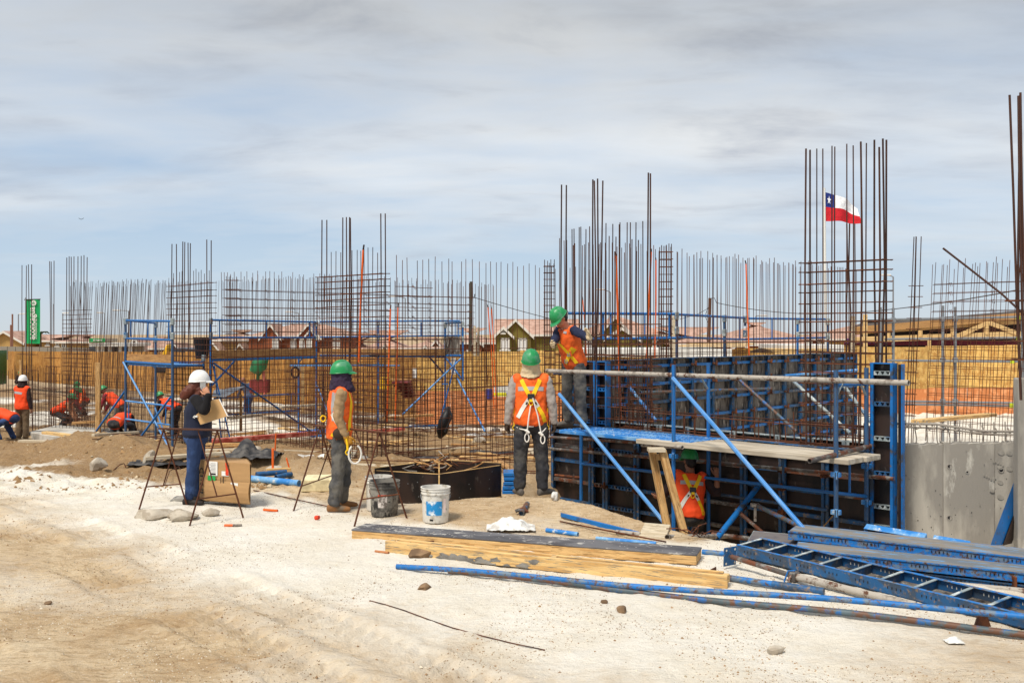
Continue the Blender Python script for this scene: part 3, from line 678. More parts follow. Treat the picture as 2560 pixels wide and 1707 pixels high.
# wall ties and level tubes in front of the front wall
def pipe(label, a, b, rr, m, name='scaffold_tube', cat='tube', group=None, n=12, hollow=.04, bend=0):
    a = Vector(a); b = Vector(b); mb = MB(); mid = (a+b)/2+Z*bend
    mb.tube([a, a.lerp(b, .25)+Z*bend*.75, mid, a.lerp(b, .75)+Z*bend*.75, b], rr, m, n, hollow=hollow)
    return tag(mb.build(name, sm=50), label, cat, group)
def wpx(px, py, t):
    p = WP(S(px, t), t, 0); p.z = zat(py, p); return p
pipe('brown waler tube along the upper part of the front formwork', wpx(1374, 1121, .34), wpx(2235, 1196, .34), .024, PIPE, group='walers')
pipe('brown waler tube at the left end of the front formwork', wpx(1374, 1092, .34), wpx(1590, 1106, .34), .022, PIPE, group='walers')
pipe('short rusty waler in the lower left of the front formwork', wpx(1388, 1187, .34), wpx(1450, 1193, .34), .018, RUST)
pipe('waler tube low on the front formwork behind the prop', wpx(1800, 1236, .34), wpx(2070, 1275, .34), .02, BLUED)
pipe('grey waler tube across the dark formwork wall', XE @ Vector((ksE[3]-.3, -.14, zat(978, XE @ Vector((ksE[3], 0, 0))))), XE @ Vector((ksE[9], -.14, 1.02)), .024, PIPEB)
pipe('pale blue tube near the far end of the dark formwork', P(1962, 939, 17.3), P(2142, 925, 18.2), .024, BLUEL)
pipe('grey diagonal prop against the dark formwork, left of three', P(1842, 944, 14.6), P(1990, 1078, 14.0), .024, PIPEB)
pipe('pale blue diagonal prop against the dark formwork, middle of three', P(1980, 950, 15.4), P(2125, 1082, 14.6), .026, BLUEG)
pipe('diagonal prop against the dark formwork with a coupler, right of three', P(2088, 935, 14.8), P(2196, 1080, 14.2), .026, BLUEG)
pipe('short blue diagonal prop in the opening left of the dark formwork', P(1574, 968, 15.6), P(1640, 1052, 15.2), .028, BLUEL)
# ------------------------------------------------------------------ front work scaffold with its two decks
sc = root('scaffold', 'blue work scaffold in front of the front formwork, decks on it', 'scaffold', WP(3.0, .9, -.93), math.atan2(U.y, U.x))
def post(px, y0, y1, t, m=BLUE, rr=.026):
    p = WP(S(px, t), t, 0); a = Vector((p.x, p.y, zat(y1, p))); b = Vector((p.x, p.y, zat(y0, p)))
    tube('post', sc, a, b, rr, m, 10); return p
tf, tb = 1.15, .42
post(1453, 1078, 1250, tb+.1); post(1684, 912, 1345, tf); post(1771, 908, 1335, tb, BLUE); post(2090, 925, 1325, tf, BLUED); post(2166, 919, 1300, tb, BLUED)
for a, b, t0, t1 in (((1684, 945), (1771, 944), tf, tb), ((2088, 962), (2165, 960), tf, tb), ((2090, 1148), (2166, 1146), tf, tb), ((2090, 1232), (2166, 1240), tf, tb)):
    tube('rail', sc, wpx(*a, t0), wpx(*b, t1), .02, BLUE)
tube('rail', sc, wpx(2124, 1150, .8), wpx(2124, 1234, .8), .014, BLUE)
for a, b in (((1455, 1159), (1684, 1184)), ((1684, 1184), (2090, 1232))): tube('ledger', sc, wpx(*a, .55), wpx(*b, .55), .02, BLUE)
for px in (1800, 1958): tube('strut', sc, wpx(px, 1120, .5), wpx(px, 1200, .5), .016, BLUED)
def gusset(px, y, t, d):
    p = wpx(px, y, t); tube('gusset', sc, p, p+V*d*.16+Z*.16, .014, BLUEG)
gusset(1684, 975, tf, 1); gusset(1771, 975, tb, -1); gusset(2090, 992, tf, 1); gusset(2166, 990, tb, -1)
for px, y, t in ((2090, 1186, tf), (2090, 1280, tf), (2166, 1165, tb), (2166, 1255, tb), (1684, 1140, tf)):
    p = wpx(px, y, t); mb = MB(); mb.box((0, 0, 0), (.10, .07, .055), BLUEL, frame(U, V, Z, p)); mb.box((.03, -.05, .0), (.03, .04, .09), BLUED, frame(U, V, Z, p)); mb.build('coupler', sc, bevel=.006)
# braces
tube('brace', sc, wpx(1682, 945, tf+.05), wpx(2012, 1325, tf+.75), .026, BLUEL, 12)
tube('brace', sc, wpx(1398, 985, .95), P(1662, 1308, 11.75), .026, BLUEL, 12)
pipe('long cement-crusted guard rail tube across the front scaffold', wpx(1367, 927, 1.0), wpx(2272, 957, 1.22), .030, PIPEC, 'guard_rail', 'rail', n=14)
pipe('brown transom tube sticking out under the pale plank end', wpx(2024, 1152, 1.7), wpx(2185, 1112, .25), .028, PIPE)
pipe('grey transom tube under the left end of the pale plank', wpx(1605, 1112, .95), wpx(1706, 1118, 1.25), .024, PIPEC)
tube('transom', sc, wpx(1384, 931, .95), wpx(1440, 938, .2), .022, BLUE)
def deck(name, label, near, far, th, m, holes=False, tn=1.1, tfar=.42):
    a, b = [wpx(*p, tn) for p in near]; z = (a.z+b.z)/2; a.z = b.z = z
    s0 = (a-O0).dot(U); s1 = (b-O0).dot(U); r = root(name, label, 'scaffold deck', WP((s0+s1)/2, (tn+tfar)/2, z-th), math.atan2(U.y, U.x))
    X = wm(r); w = s1-s0; d = tn-tfar; n = 3 if holes else 2
    for i in range(n):
        mb = MB(); y = -d/2+(i+.5)*d/n; off = (.03*i if not holes else .015*i); mb.box((off, y, th/2), (w-.01, d/n-.008, th), m)
        pl = mb.build('plank', r, bevel=.006, local=Matrix())
        if holes:
            hb = MB(); k = int(w/.07)
            for j in range(k):
                for q in (-.07, .0, .07): hb.lathe([(.024, 0), (.022, .006), (.013, .0065), (.012, .001)], (-w/2+(j+.5)*w/k+off+.015*(q != 0), y+q, th+.0005), m, 8)
            hb.build('grip_rings', pl, local=Matrix())
            eb = MB(); eb.box((off, y-d/n/2-.001, th*.4), (w, .004, .05), m)
    return r
deck('deck_plank', 'blue perforated steel deck that the worker stands on', ((1396, 1081), (1725, 1098)), None, .05, BLUEL, True)
deck('deck_plank', 'pale bleached plank deck at the right of the front scaffold', ((1588, 1104), (2122, 1140)), None, .06, PLANK, False, 1.22, .5)
# props in the pit
pipe('bright blue prop tube leaning in the pit with a rope lashing', P(1792, 1345, 11.8), P(1960, 1135, 13.0), .036, BLUE)
pr = pipe('pale adjustable prop lying slanted with its head plate up', P(1890, 1262, 12.1), P(2030, 1330, 11.2), .028, PIPEB)
mb = MB(); q = P(1888, 1262, 12.1); mb.box(q, (.10, .09, .035), PIPEC, None); mb.tube([q, q-Z*.2], .018, PIPEC, 8); mb.build('head_plate', pr)
pipe('thin brown prop slanting down behind the bright blue prop', P(1838, 1272, 12.2), P(1912, 1335, 12.0), .024, PIPE)
pipe('dark tube lying at the foot of the front formwork', P(1780, 1335, 12.4), P(1910, 1350, 12.0), .03, PIPE)
tag(tube('wooden_stick', None, P(2055, 1320, 11.5), P(2084, 1287, 11.7), .008, WOODD, 6), 'thin wooden stick leaning by the scaffold foot', 'stick')
# ------------------------------------------------------------------ concrete wall on the right
cw = root('concrete_wall', 'low cast concrete wall with round tie holes at the right', 'wall', P(2390, 1360, 11.5))
def cslab(px0, px1, yt0, yt1, D0, D1, sd):
    a = P(px0, yt0, D0); b = P(px1, yt1, D1); d = Vector((b.x-a.x, b.y-a.y, 0)); n = 14; x = d.normalized(); y = Vector((-x.y, x.x, 0)); th = .2
    mb = MB(); vs = []; r2 = random.Random(sd)
    top = [a.z+(b.z-a.z)*i/n+r2.uniform(-.012, .012) for i in range(n+1)]
    for i in range(n+1):
        p = a+d*(i/n); vs += [Vector((p.x, p.y, -.95)), Vector((p.x, p.y, top[i])), Vector((p.x, p.y, top[i]+.0))+y*th, Vector((p.x, p.y, -.95))+y*th]
    fs = []
    for i in range(n):
        k = i*4
        fs += [(k, k+4, k+5, k+1), (k+1, k+5, k+6, k+2), (k+3, k+2, k+6, k+7)]
    fs += [(0, 1, 2, 3), (n*4, n*4+3, n*4+2, n*4+1)]
    mb.add(vs, fs, CONC); return mb.build('wall_section', cw)
cslab(2240, 2357.4, 1112, 1110, 11.62, 11.5, 1); cslab(2358.6, 2486.4, 1109, 1108, 11.49, 11.37, 2); cslab(2487.6, 2545, 1108, 1106, 11.36, 11.30, 3)
mb = MB(); a = P(2546, 945, 10.75); mb.box((a.x+.25, a.y+.06, (a.z-.9)/2), (.5, .12, a.z+.9), CONC); mb.build('pier', cw, bevel=.012)
for px, py in ((2251, 1156), (2374, 1166), (2503, 1175), (2251, 1281), (2374, 1294), (2418, 1180)):
    D = 11.62-(px-2240)*.00105-.003; p = P(px, py, D); mb = MB(); rr = .022 if px != 2418 else .012
    mb.lathe([(rr*1.5, 0), (rr*1.35, .006), (rr, .004), (rr*.95, -.002), (0, -.002)], (0, 0, 0), CONC if px > 2300 else CONCD, 14, Matrix.Translation(p) @ Matrix.Rotation(R(-11.5), 4, 'Z') @ Matrix.Rotation(R(90), 4, 'X'))
    mb.lathe([(rr*.9, .001), (0, .001)], (0, 0, 0), BLACK, 14, Matrix.Translation(p) @ Matrix.Rotation(R(-11.5), 4, 'Z') @ Matrix.Rotation(R(90), 4, 'X')); mb.build('tie_hole', cw)
r3 = random.Random(5); mb = MB()
for i in range(70):
    px = r3.uniform(2246, 2540); py = r3.uniform(1125, 1335); D = 11.62-(px-2240)*.00105-.004; mb.lathe([(r3.uniform(.003, .008), 0), (0, .001)], (0, 0, 0), CONCD if i % 3 else BLACK, 6, Matrix.Translation(P(px, py, D)) @ Matrix.Rotation(R(90), 4, 'X'))
ah = mb.build('air_holes', cw); ah['kind'] = 'stuff'
# faint board print on the concrete
FP = mat('faint_print', '9a948a', .9, var=.2, vscale=20)
for px, py, w_, n_ in ((2503, 1131, .055, 0), (2523, 1133, .05, 0), (2500, 1168, .045, 0), (2524, 1172, .05, 5), (2501, 1206, .045, 5), (2501, 1243, .05, 0), (2250, 1190, .05, 5), (2254, 1232, .045, 0), (2480, 1226, .04, 0)):
    D = 11.62-(px-2240)*.00105-.006; X = Matrix.Translation(P(px, py, D)) @ Matrix.Rotation(R(-11.5), 4, 'Z') @ Matrix.Rotation(R(90), 4, 'X') @ Matrix.Rotation(R(-28), 4, 'Z'); mb = MB()
    mb.lathe([(w_*.75, 0), (0, .0012)], (0, 0, 0), FP, 18, X @ Matrix.Diagonal((1, .7, 1, 1)))
    for i in range(n_): mb.lathe([(.011, 0), (0, .001)], (0, 0, 0), FP, 10, X @ Matrix.Translation((-.20+i*.03, .0, 0)) @ Matrix.Diagonal((.8, 1.1, 1, 1)))
    mb.build('board_print', cw)
# bars that stick out of its top
r = root('rebar_mesh', 'short crusted bars sticking out of the concrete wall top', 'rebar mesh', P(2400, 1110, 11.55))
for i in range(11):
    px = 2262+i*28; D = 11.66-i*.026
    tube('rebar', r, P(px, 1116, D), P(px-2+rnd.uniform(-2, 2), 1058-rnd.uniform(0, 8), D), .007, PIPEC, 6)
tube('rebar', r, P(2240, 1059, 11.62), P(2560, 1079, 11.36), .015, PIPEC, 8); tube('rebar', r, P(2245, 1067, 11.7), P(2560, 1087, 11.45), .011, PIPEC, 8)
for i in range(9): mbx = MB(); mbx.tube([P(2262+i*32, 1052+i*2, 11.6), P(2270+i*32, 1066+i*2, 11.55), P(2258+i*32, 1070+i*2, 11.6)], .01, PIPEC, 6); mbx.build('tie', r)
# leaning blue panel edge at the far right
mb = MB(); a, b, c2, d2 = P(2476, 1362, 10.6), P(2506, 1362, 10.75), P(2582, 1150, 11.1), P(2566, 1120, 11.0)
off = Vector((.05, .09, 0)); mb.hexa([a, b, b+off, a+off, d2, c2, c2+off, d2+off], BLUE)
pn = mb.build('leaning_formwork'); tag(pn, 'dark blue panel leaning on the concrete wall at the right edge', 'formwork panel')
mb = MB(); o2 = Vector((-.004, -.02, .0)); mb.hexa([b+o2, b+off*1.0+Vector((.10, .0, 0)), b+off*1.6+Vector((.10, 0, 0)), b+off, c2+o2, c2+Vector((.14, .03, 0)), c2+off*1.6+Vector((.1, 0, 0)), c2+off], BPLY); mb.build('plywood', pn)
# ------------------------------------------------------------------ galvanised tube scaffold on the right
gs = root('tube_scaffold', 'grey galvanised tube scaffold before the orange hoarding', 'scaffold', P(2370, 1100, 20.5))
for px, y0, y1 in ((2201, 768, 920), (2233, 770, 920), (2357, 764, 1112), (2388, 767, 1112), (2556, 790, 1112)): tube('post', gs, P(px, y1, 20.5), P(px, y0, 20.5), .029, GALV, 10)
for px0, px1, y0, y1 in ((2205, 2570, 799, 792), (2212, 2570, 848, 844), (2216, 2570, 901, 904), (2258, 2570, 1003, 1008), (2258, 2570, 1010, 1015)): tube('ledger', gs, P(px0, y0, 20.4), P(px1, y1, 20.4), .024, GALV, 10)
for px, py in ((2357, 798), (2388, 797), (2233, 800), (2357, 900), (2388, 900), (2357, 1003), (2388, 1003)):
    mb = MB(); mb.box(P(px, py, 20.42), (.09, .09, .10), GALV); mb.build('coupler', gs, bevel=.012)
for px, py in ((2357, 1047), (2388, 1044), (2545, 795), (2545, 848), (2530, 903), (2528, 1013)):
    mb = MB(); mb.box(P(px, py, 20.38), (.066, .066, .09), mat('yellow_green_tape', 'cbd92c', .5)); mb.build('marker_tape', gs, bevel=.005)
# ------------------------------------------------------------------ blue scaffolds on the left
def scaffold(label, loc, posts, bars, group='blue frame scaffolds in the rebar field'):
    r = root('scaffold', label, 'scaffold', loc, 0, group)
    for px, y0, y1, D in posts:
        tube('post', r, P(px, y1, D), P(px, y0, D), .03, BLUED if rnd.random() < .4 else BLUE, 10)
        for y in (y0+6, y0+42):
            mb = MB(); mb.box(P(px, y, D), (.085, .085, .16), BLUEG); mb.build('coupler', r, bevel=.012)
    for n, a, b, rr, m in bars: tube(n, r, P(*a), P(*b), rr, m, 8)
    return r
def board(name, label, a, b, h, th, m, cat='board', group=None):
    a = Vector(a); b = Vector(b); d = b-a; l = d.length; x = d.normalized(); y = Z.cross(x).normalized(); z = x.cross(y)
    mb = MB(); mb.box((l/2, 0, h/2), (l, th, h), m); o = mb.build(name, None, bevel=.006, world=frame(x, y, z, a)); return tag(o, label, cat, group)
s1 = scaffold('leftmost blue scaffold by the concrete footing, its deck toe board cut short', P(370, 1120, 23.5),
    [(314, 797, 1116, 24.0), (431, 798, 1142, 22.6), (389, 806, 1107, 25.6), (509, 889, 935, 24.2)],
    [('rail', (314, 801, 24), (431, 803, 22.6), .025, BLUE), ('rail', (314, 846, 24), (431, 850, 22.6), .025, BLUE), ('rail', (314, 801, 24), (389, 808, 25.6), .022, BLUE), ('rail', (314, 846, 24), (389, 846, 25.6), .022, BLUE),
     ('rail', (327, 804, 24.1), (327, 842, 24.1), .018, BLUE), ('rail', (370, 803, 23.6), (370, 844, 23.6), .018, BLUE), ('rail', (422, 806, 22.7), (422, 848, 22.7), .018, BLUE),
     ('ledger', (314, 904, 24), (431, 912, 22.6), .03, BLUE), ('ledger', (389, 906, 25.6), (509, 905, 24.2), .024, BLUE), ('ledger', (431, 914, 22.6), (509, 914, 24.2), .03, BLUE),
     ('brace', (308, 905, 23.9), (431, 1135, 22.5), .024, BLUEL), ('brace', (427, 992, 22.5), (323, 1130, 23.2), .026, BLUE), ('outrigger', (312, 978, 24), (241, 1077, 24.6), .026, BLUE), ('brace', (427, 1128, 22.4), (388, 1020, 25), .02, BLUEL),
     ('rail', (314, 1002, 24), (427, 1015, 22.7), .022, BLUEL), ('rail', (314, 1047, 24), (425, 1062, 22.7), .022, BLUEL), ('rail', (415, 1017, 22.8), (414, 1058, 22.8), .016, BLUE), ('rail', (322, 1004, 24), (322, 1046, 24), .016, BLUE),
     ('ledger', (318, 1107, 24), (386, 1102, 25.4), .028, BLUE), ('ledger', (433, 1128, 22.6), (478, 1124, 23.4), .028, BLUE), ('brace', (316, 918, 24), (326, 905, 24), .02, BLUED), ('brace', (388, 922, 25.6), (378, 908, 25.6), .02, BLUED)])
board('toe_board', 'short toe board with a black mark on the leftmost scaffold', P(318, 904, 24), P(428, 908, 22.7), .19, .03, WOODD, group='toe boards on the scaffold decks')
mb = MB(); a, b, c2, d2 = P(316, 907, 24.02), P(429, 914, 22.7), P(509, 910, 24.3), P(391, 905, 25.6); mb.hexa([a-Z*.05, b-Z*.05, c2-Z*.05, d2-Z*.05, a, b, c2, d2], BLUEL); tag(mb.build('deck_plank'), 'blue steel deck of the leftmost scaffold', 'scaffold deck')
s2 = scaffold('long blue scaffold behind the woman, with a brown toe board and X braces', P(660, 1100, 26),
    [(527, 797, 1122, 24.5), (791, 803, 1092, 27.6), (747, 880, 1075, 29.0)],
    [('rail', (530, 800, 24.5), (791, 805, 27.6), .026, BLUE), ('rail', (530, 844, 24.5), (791, 844, 27.6), .026, BLUE), ('rail', (549, 803, 24.7), (549, 842, 24.7), .016, BLUE), ('rail', (666, 804, 26), (666, 842, 26), .016, BLUE), ('rail', (774, 805, 27.4), (774, 842, 27.4), .016, BLUE), ('rail', (784, 805, 27.4), (784, 842, 27.4), .02, BLUE),
     ('ledger', (527, 900, 24.5), (791, 893, 27.6), .036, BLUE), ('ledger', (725, 914, 28.5), (1000, 914, 28.8), .022, BLUEL), ('ledger', (725, 911, 29), (960, 911, 29), .022, BLACK),
     ('brace', (530, 905, 24.4), (791, 1088, 27.4), .027, BLUE), ('brace', (586, 903, 25.2), (527, 966, 24.4), .026, BLUE), ('rail', (535, 996, 24.8), (747, 984, 28.6), .022, BLUE), ('rail', (560, 1037, 25), (747, 1026, 28.6), .022, BLUE), ('rail', (622, 992, 26.4), (622, 1034, 26.4), .015, BLUE), ('rail', (728, 986, 28.4), (728, 1027, 28.4), .015, BLUE),
     ('brace', (747, 905, 29), (760, 893, 28.6), .02, BLUED), ('brace', (791, 960, 27.6), (835, 1068, 27.0), .022, BLUEL), ('ledger', (745, 1079, 28), (1010, 1070, 28.5), .028, BLUE)])
board('toe_board', 'long brown toe board on the middle scaffold deck', P(530, 897, 24.5), P(789, 889, 27.6), .21, .035, WOODD, group='toe boards on the scaffold decks')
lad = root('ladder', 'blue steel ladder leaning into the middle scaffold', 'ladder', P(555, 1095, 24.6))
tube('stile', lad, P(536, 915, 24.9), P(553, 1095, 24.3), .018, BLUE); tube('stile', lad, P(530, 905, 24.6), P(574, 1092, 24.2), .018, BLUE)
for i in range(7): tube('rung', lad, P(536+i*2.3, 940+i*23, 24.8-i*.07), P(538+i*5.4, 938+i*23, 24.5-i*.05), .012, BLUE)
mb = MB(); a, b, c2, d2 = P(742, 1078, 27.8), P(795, 1090, 27.2), P(850, 1076, 27.8), P(800, 1070, 28.6); mb.hexa([a-Z*.05, b-Z*.05, c2-Z*.05, d2-Z*.05, a, b, c2, d2], BLUE); tag(mb.build('deck_plank'), 'blue steel deck lying low beside the middle scaffold', 'scaffold deck')
s3 = scaffold('blue scaffold before the small dormers, ending in a narrow frame', P(1050, 1090, 28.5),
    [(945, 800, 1068, 28.2), (1157, 806, 950, 27.6), (1113, 808, 1076, 28.4)],
    [('rail', (800, 804, 28), (1150, 802, 28.4), .024, BLUE), ('rail', (800, 843, 28), (1152, 839, 28.4), .024, BLUE), ('rail', (1113, 808, 28.4), (1157, 806, 27.6), .03, BLUED), ('rail', (1053, 806, 28.3), (1053, 842, 28.3), .026, BLUE), ('rail', (965, 806, 28), (965, 842, 28), .016, BLUE), ('rail', (1138, 806, 28), (1138, 842, 28), .013, BLUE), ('rail', (1146, 806, 28), (1146, 842, 28), .013, BLUE),
     ('ledger', (800, 889, 28), (1113, 891, 28.4), .032, BLUE), ('ledger', (1113, 889, 28.4), (1157, 889, 27.6), .034, BLUE), ('brace', (1074, 893, 28.4), (1113, 938, 28.4), .026, BLUED), ('brace', (1157, 892, 27.6), (1006, 1036, 27), .026, BLUEL), ('brace', (1113, 892, 28.4), (1157, 950, 27.6), .026, BLUE), ('brace', (1143, 945, 27.6), (1212, 1078, 26), .026, BLUEL), ('ledger', (948, 888, 28.1), (902, 888, 28.2), .03, BLACK), ('ledger', (945, 1070, 28), (1113, 1062, 28), .026, BLUE), ('brace', (1140, 900, 27.6), (1098, 1060, 27.4), .02, BLUE), ('brace', (1120, 960, 27.6), (1105, 960, 27.8), .018, BLUE)])
board('toe_board', 'brown toe board on the far scaffold, before the pink roofs', P(800, 888, 28.05), P(1112, 889, 28.3), .19, .03, WOODD, group='toe boards on the scaffold decks')
mb = MB(); sheet(lambda u, v: P(1113+u*37, 842+v*44, 28.3)+Vector((0, .03*math.sin(u*9+v*3), 0)), 8, 8, BPLYS, mb); tag(mb.build('tarpaulin', sm=180), 'dark brown sheet tied to the end frame of the far scaffold', 'sheet')
# upper guard rails behind the dark formwork
zt0 = -.9
s4 = scaffold('blue guard rail scaffold rising above the long dark formwork', P(1700, 1100, 20),
    [(1415, 780, 1000, 19.4), (1692, 784, 990, 19.6), (1811, 790, 980, 21.4), (1863, 792, 815, 22), (1994, 796, 980, 23.4), (2070, 798, 980, 23.0)],
    [('rail', (1415, 783, 19.4), (1692, 785, 19.6), .028, BLUE), ('rail', (1415, 848, 19.4), (1692, 845, 19.6), .026, BLUE), ('rail', (1692, 786, 19.6), (1863, 795, 22), .026, BLUE), ('rail', (1863, 796, 22), (2070, 798, 23.2), .024, BLUE), ('rail', (1692, 843, 19.6), (1863, 849, 22), .024, BLUE), ('rail', (1863, 848, 22), (2070, 844, 23.2), .024, BLUE),
     ('rail', (1436, 786, 19.4), (1436, 846, 19.4), .02, BLUE), ('rail', (1508, 786, 19.5), (1508, 846, 19.5), .02, BLUE), ('rail', (1527, 786, 19.5), (1527, 846, 19.5), .018, BLUE), ('rail', (1612, 786, 19.5), (1612, 846, 19.5), .016, BLUE), ('rail', (1673, 786, 19.6), (1673, 846, 19.6), .018, BLUE), ('rail', (1713, 788, 19.9), (1713, 843, 19.9), .016, BLUE), ('rail', (1783, 790, 21), (1783, 846, 21), .022, BLUE), ('rail', (1850, 796, 21.8), (1850, 846, 21.8), .016, BLUE), ('rail', (1930, 797, 22.6), (1930, 846, 22.6), .016, BLUE), ('rail', (1982, 797, 23), (1982, 846, 23), .016, BLUE)])
# dark bin hung on the left cage, timber posts
mb = MB(); X = Matrix.Translation(P(505, 896, 24.6)); mb.lathe([(0, 0), (.15, 0), (.205, .5), (.22, .5), (.22, .53), (.195, .53), (.145, .03), (0, .03)], (0, 0, 0), BLACK, 20, X); tag(mb.build('bin', sm=40), 'black plastic bin standing between the two left scaffolds', 'bin')
def stake(label, px, y0, y1, D, w, m=WOODV, name='timber_post', cat='post', g=None, dx=0):
    a = P(px+dx, y1, D); b = P(px, y0, D); mb = MB(); mb.box((0, 0, (b-a).length/2), (w, w*.6, (b-a).length), m); d = (b-a).normalized()
    return tag(mb.build(name, bevel=.005, world=Matrix.Translation(a) @ d.to_track_quat('Z', 'Y').to_matrix().to_4x4()), label, cat, g)
stake('yellow timber post standing by the footing left of the scaffold', 245, 906, 1082, 26.5, .125, WOODV)
stake('timber post behind the standing white-helmet man', 51, 900, 985, 28.5, .07, WOODV)
stake('pale timber post behind the shaft of the utility pole', 1186, 815, 890, 33, .10, WOODP)
stake('pale timber post pair member right of the utility pole', 1196, 818, 890, 33.2, .09, WOODP)
stake('pale timber post in front of the pink roof', 1686, 790, 900, 29, .13, WOODP)
stake('narrower timber post leaning beside the pale one', 1672, 792, 900, 29.5, .11, WOODP, dx=8)
stake('timber post at the dark formwork end, by the flag cage', 2131, 790, 880, 27, .12, WOODP)
stake('pale timber post right of the flag cage middle', 2163, 786, 880, 27, .11, WOODY)
stake('wooden post under the timber shed roof', 2323, 835, 880, 33, .10, WOODY)
# orange stakes with a board
stake('tall orange marker stake on the sand, rear', 690, 1083, 1142, 16.2, .032, ORANGE, 'marker_stake', 'stake', 'orange stakes', dx=-3)
stake('orange marker stake at the left end of the small board', 682, 1120, 1184, 14.9, .034, ORANGE, 'marker_stake', 'stake', 'orange stakes')
stake('leaning orange marker stake at the right end of the small board', 716, 1144, 1180, 15.0, .034, ORANGE, 'marker_stake', 'stake', 'orange stakes', dx=10)
stake('small slanted orange stake by the black sheet', 588, 1138, 1158, 15.6, .032, ORANGE, 'marker_stake', 'stake', 'orange stakes', dx=8)
board('board', 'short yellow board set on edge between the orange stakes', P(666, 1186, 14.85), P(728, 1183, 14.95), .09, .04, WOODY)
# low timbers and steel lying between the walls
b0 = board('steel_beam', 'long red steel beam lying in front of the mesh', P(533, 1108, 21.2), P(788, 1088, 23.6), .10, .12, REDM, 'beam')
board('steel_beam', 'red steel beam lying behind the purple-flap worker', P(920, 1082, 23.2), P(1010, 1076, 23.8), .07, .1, REDM, 'beam')
for i, (a, b, m, l) in enumerate((((470, 1040, 27), (560, 1030, 29), WOODD, 'weathered plank on the ground behind the woman'), ((960, 950, 30), (1130, 958, 30), WOODD, 'plank on the site floor before the hoarding'), ((575, 1048, 24.5), (650, 1040, 25.5), WOODP, 'pale plank under the middle scaffold'), ((960, 1047, 25), (1080, 1040, 26), WOODD, 'brown plank right of the purple-flap worker'), ((2290, 1058, 16), (2480, 1040, 18), WOODY, 'yellow timber lying behind the concrete wall'), ((700, 1020, 28), (900, 1008, 30), WOODP, 'pale plank far behind the purple-flap worker'), ((180, 1060, 28), (320, 1052, 28.5), WOODD, 'plank laid over the trench behind the footing'))):
    board('plank', l, P(*a), P(*b), .06, .18, m, 'plank')
# ------------------------------------------------------------------ timber hoarding
def hoarding(label, a, b, ztop0, ztop1, h, w, m, mlow=None, gaps=.012):
    a = Vector((a[0], a[1], 0)); b = Vector((b[0], b[1], 0)); d = b-a; n = max(1, round(d.length/w)); ww = d.length/n; x = d.normalized(); y = Z.cross(x)
    r = root('hoarding', label, 'fence', (a.x, a.y, ztop0-h), math.atan2(d.y, d.x), 'board hoardings round the site')
    up = MB().box((ww/2, 0, 0), (ww-gaps, .018, h if not mlow else h-1.15), m).mesh('board')
    lo = MB().box((ww/2, .006, 0), (ww-gaps, .018, 1.3), mlow).mesh('board') if mlow else None
    post = MB().box((0, .06, 0), (.09, .09, h), WOODD).mesh('post')
    for i in range(n):
        f = (i+.5)/n; zt_ = ztop0+(ztop1-ztop0)*f+rnd.uniform(-.02, .02); o = a+x*(ww*i)
        hh = h if not mlow else h-1.15
        put('board', up, r, frame(x, y, Z, Vector((o.x, o.y, zt_-hh/2)))@Matrix.Rotation(rnd.uniform(-.003, .003), 4, 'Y'))
        if mlow: put('board', lo, r, frame(x, y, Z, Vector((o.x, o.y, zt_-h+.65))))
        if i % 2 == 0: put('post', post, r, frame(x, y, Z, Vector((o.x, o.y, zt_-h/2))))
    return r
hoarding('near hoarding of orange strand boards behind the mesh and the harness worker', ((1040-XC)/F*34, 34), ((2720-XC)/F*31, 31), CAMH-50*34/F, CAMH-32*31/F, 2.5, 1.22, OSB, OSBD)
hoarding('far hoarding of darker orange boards running off to the left', ((20-XC)/F*78, 78), ((1040-XC)/F*34-.05, 34.1), CAMH-48*78/F, CAMH-52*34/F, 2.2, 1.22, OSBO)
hoarding('green sheeted end of the far hoarding at the left edge', ((-60-XC)/F*70, 70), ((17-XC)/F*76, 76), CAMH-46*70/F, CAMH-46*76/F, 2.6, 1.6, GREEN)
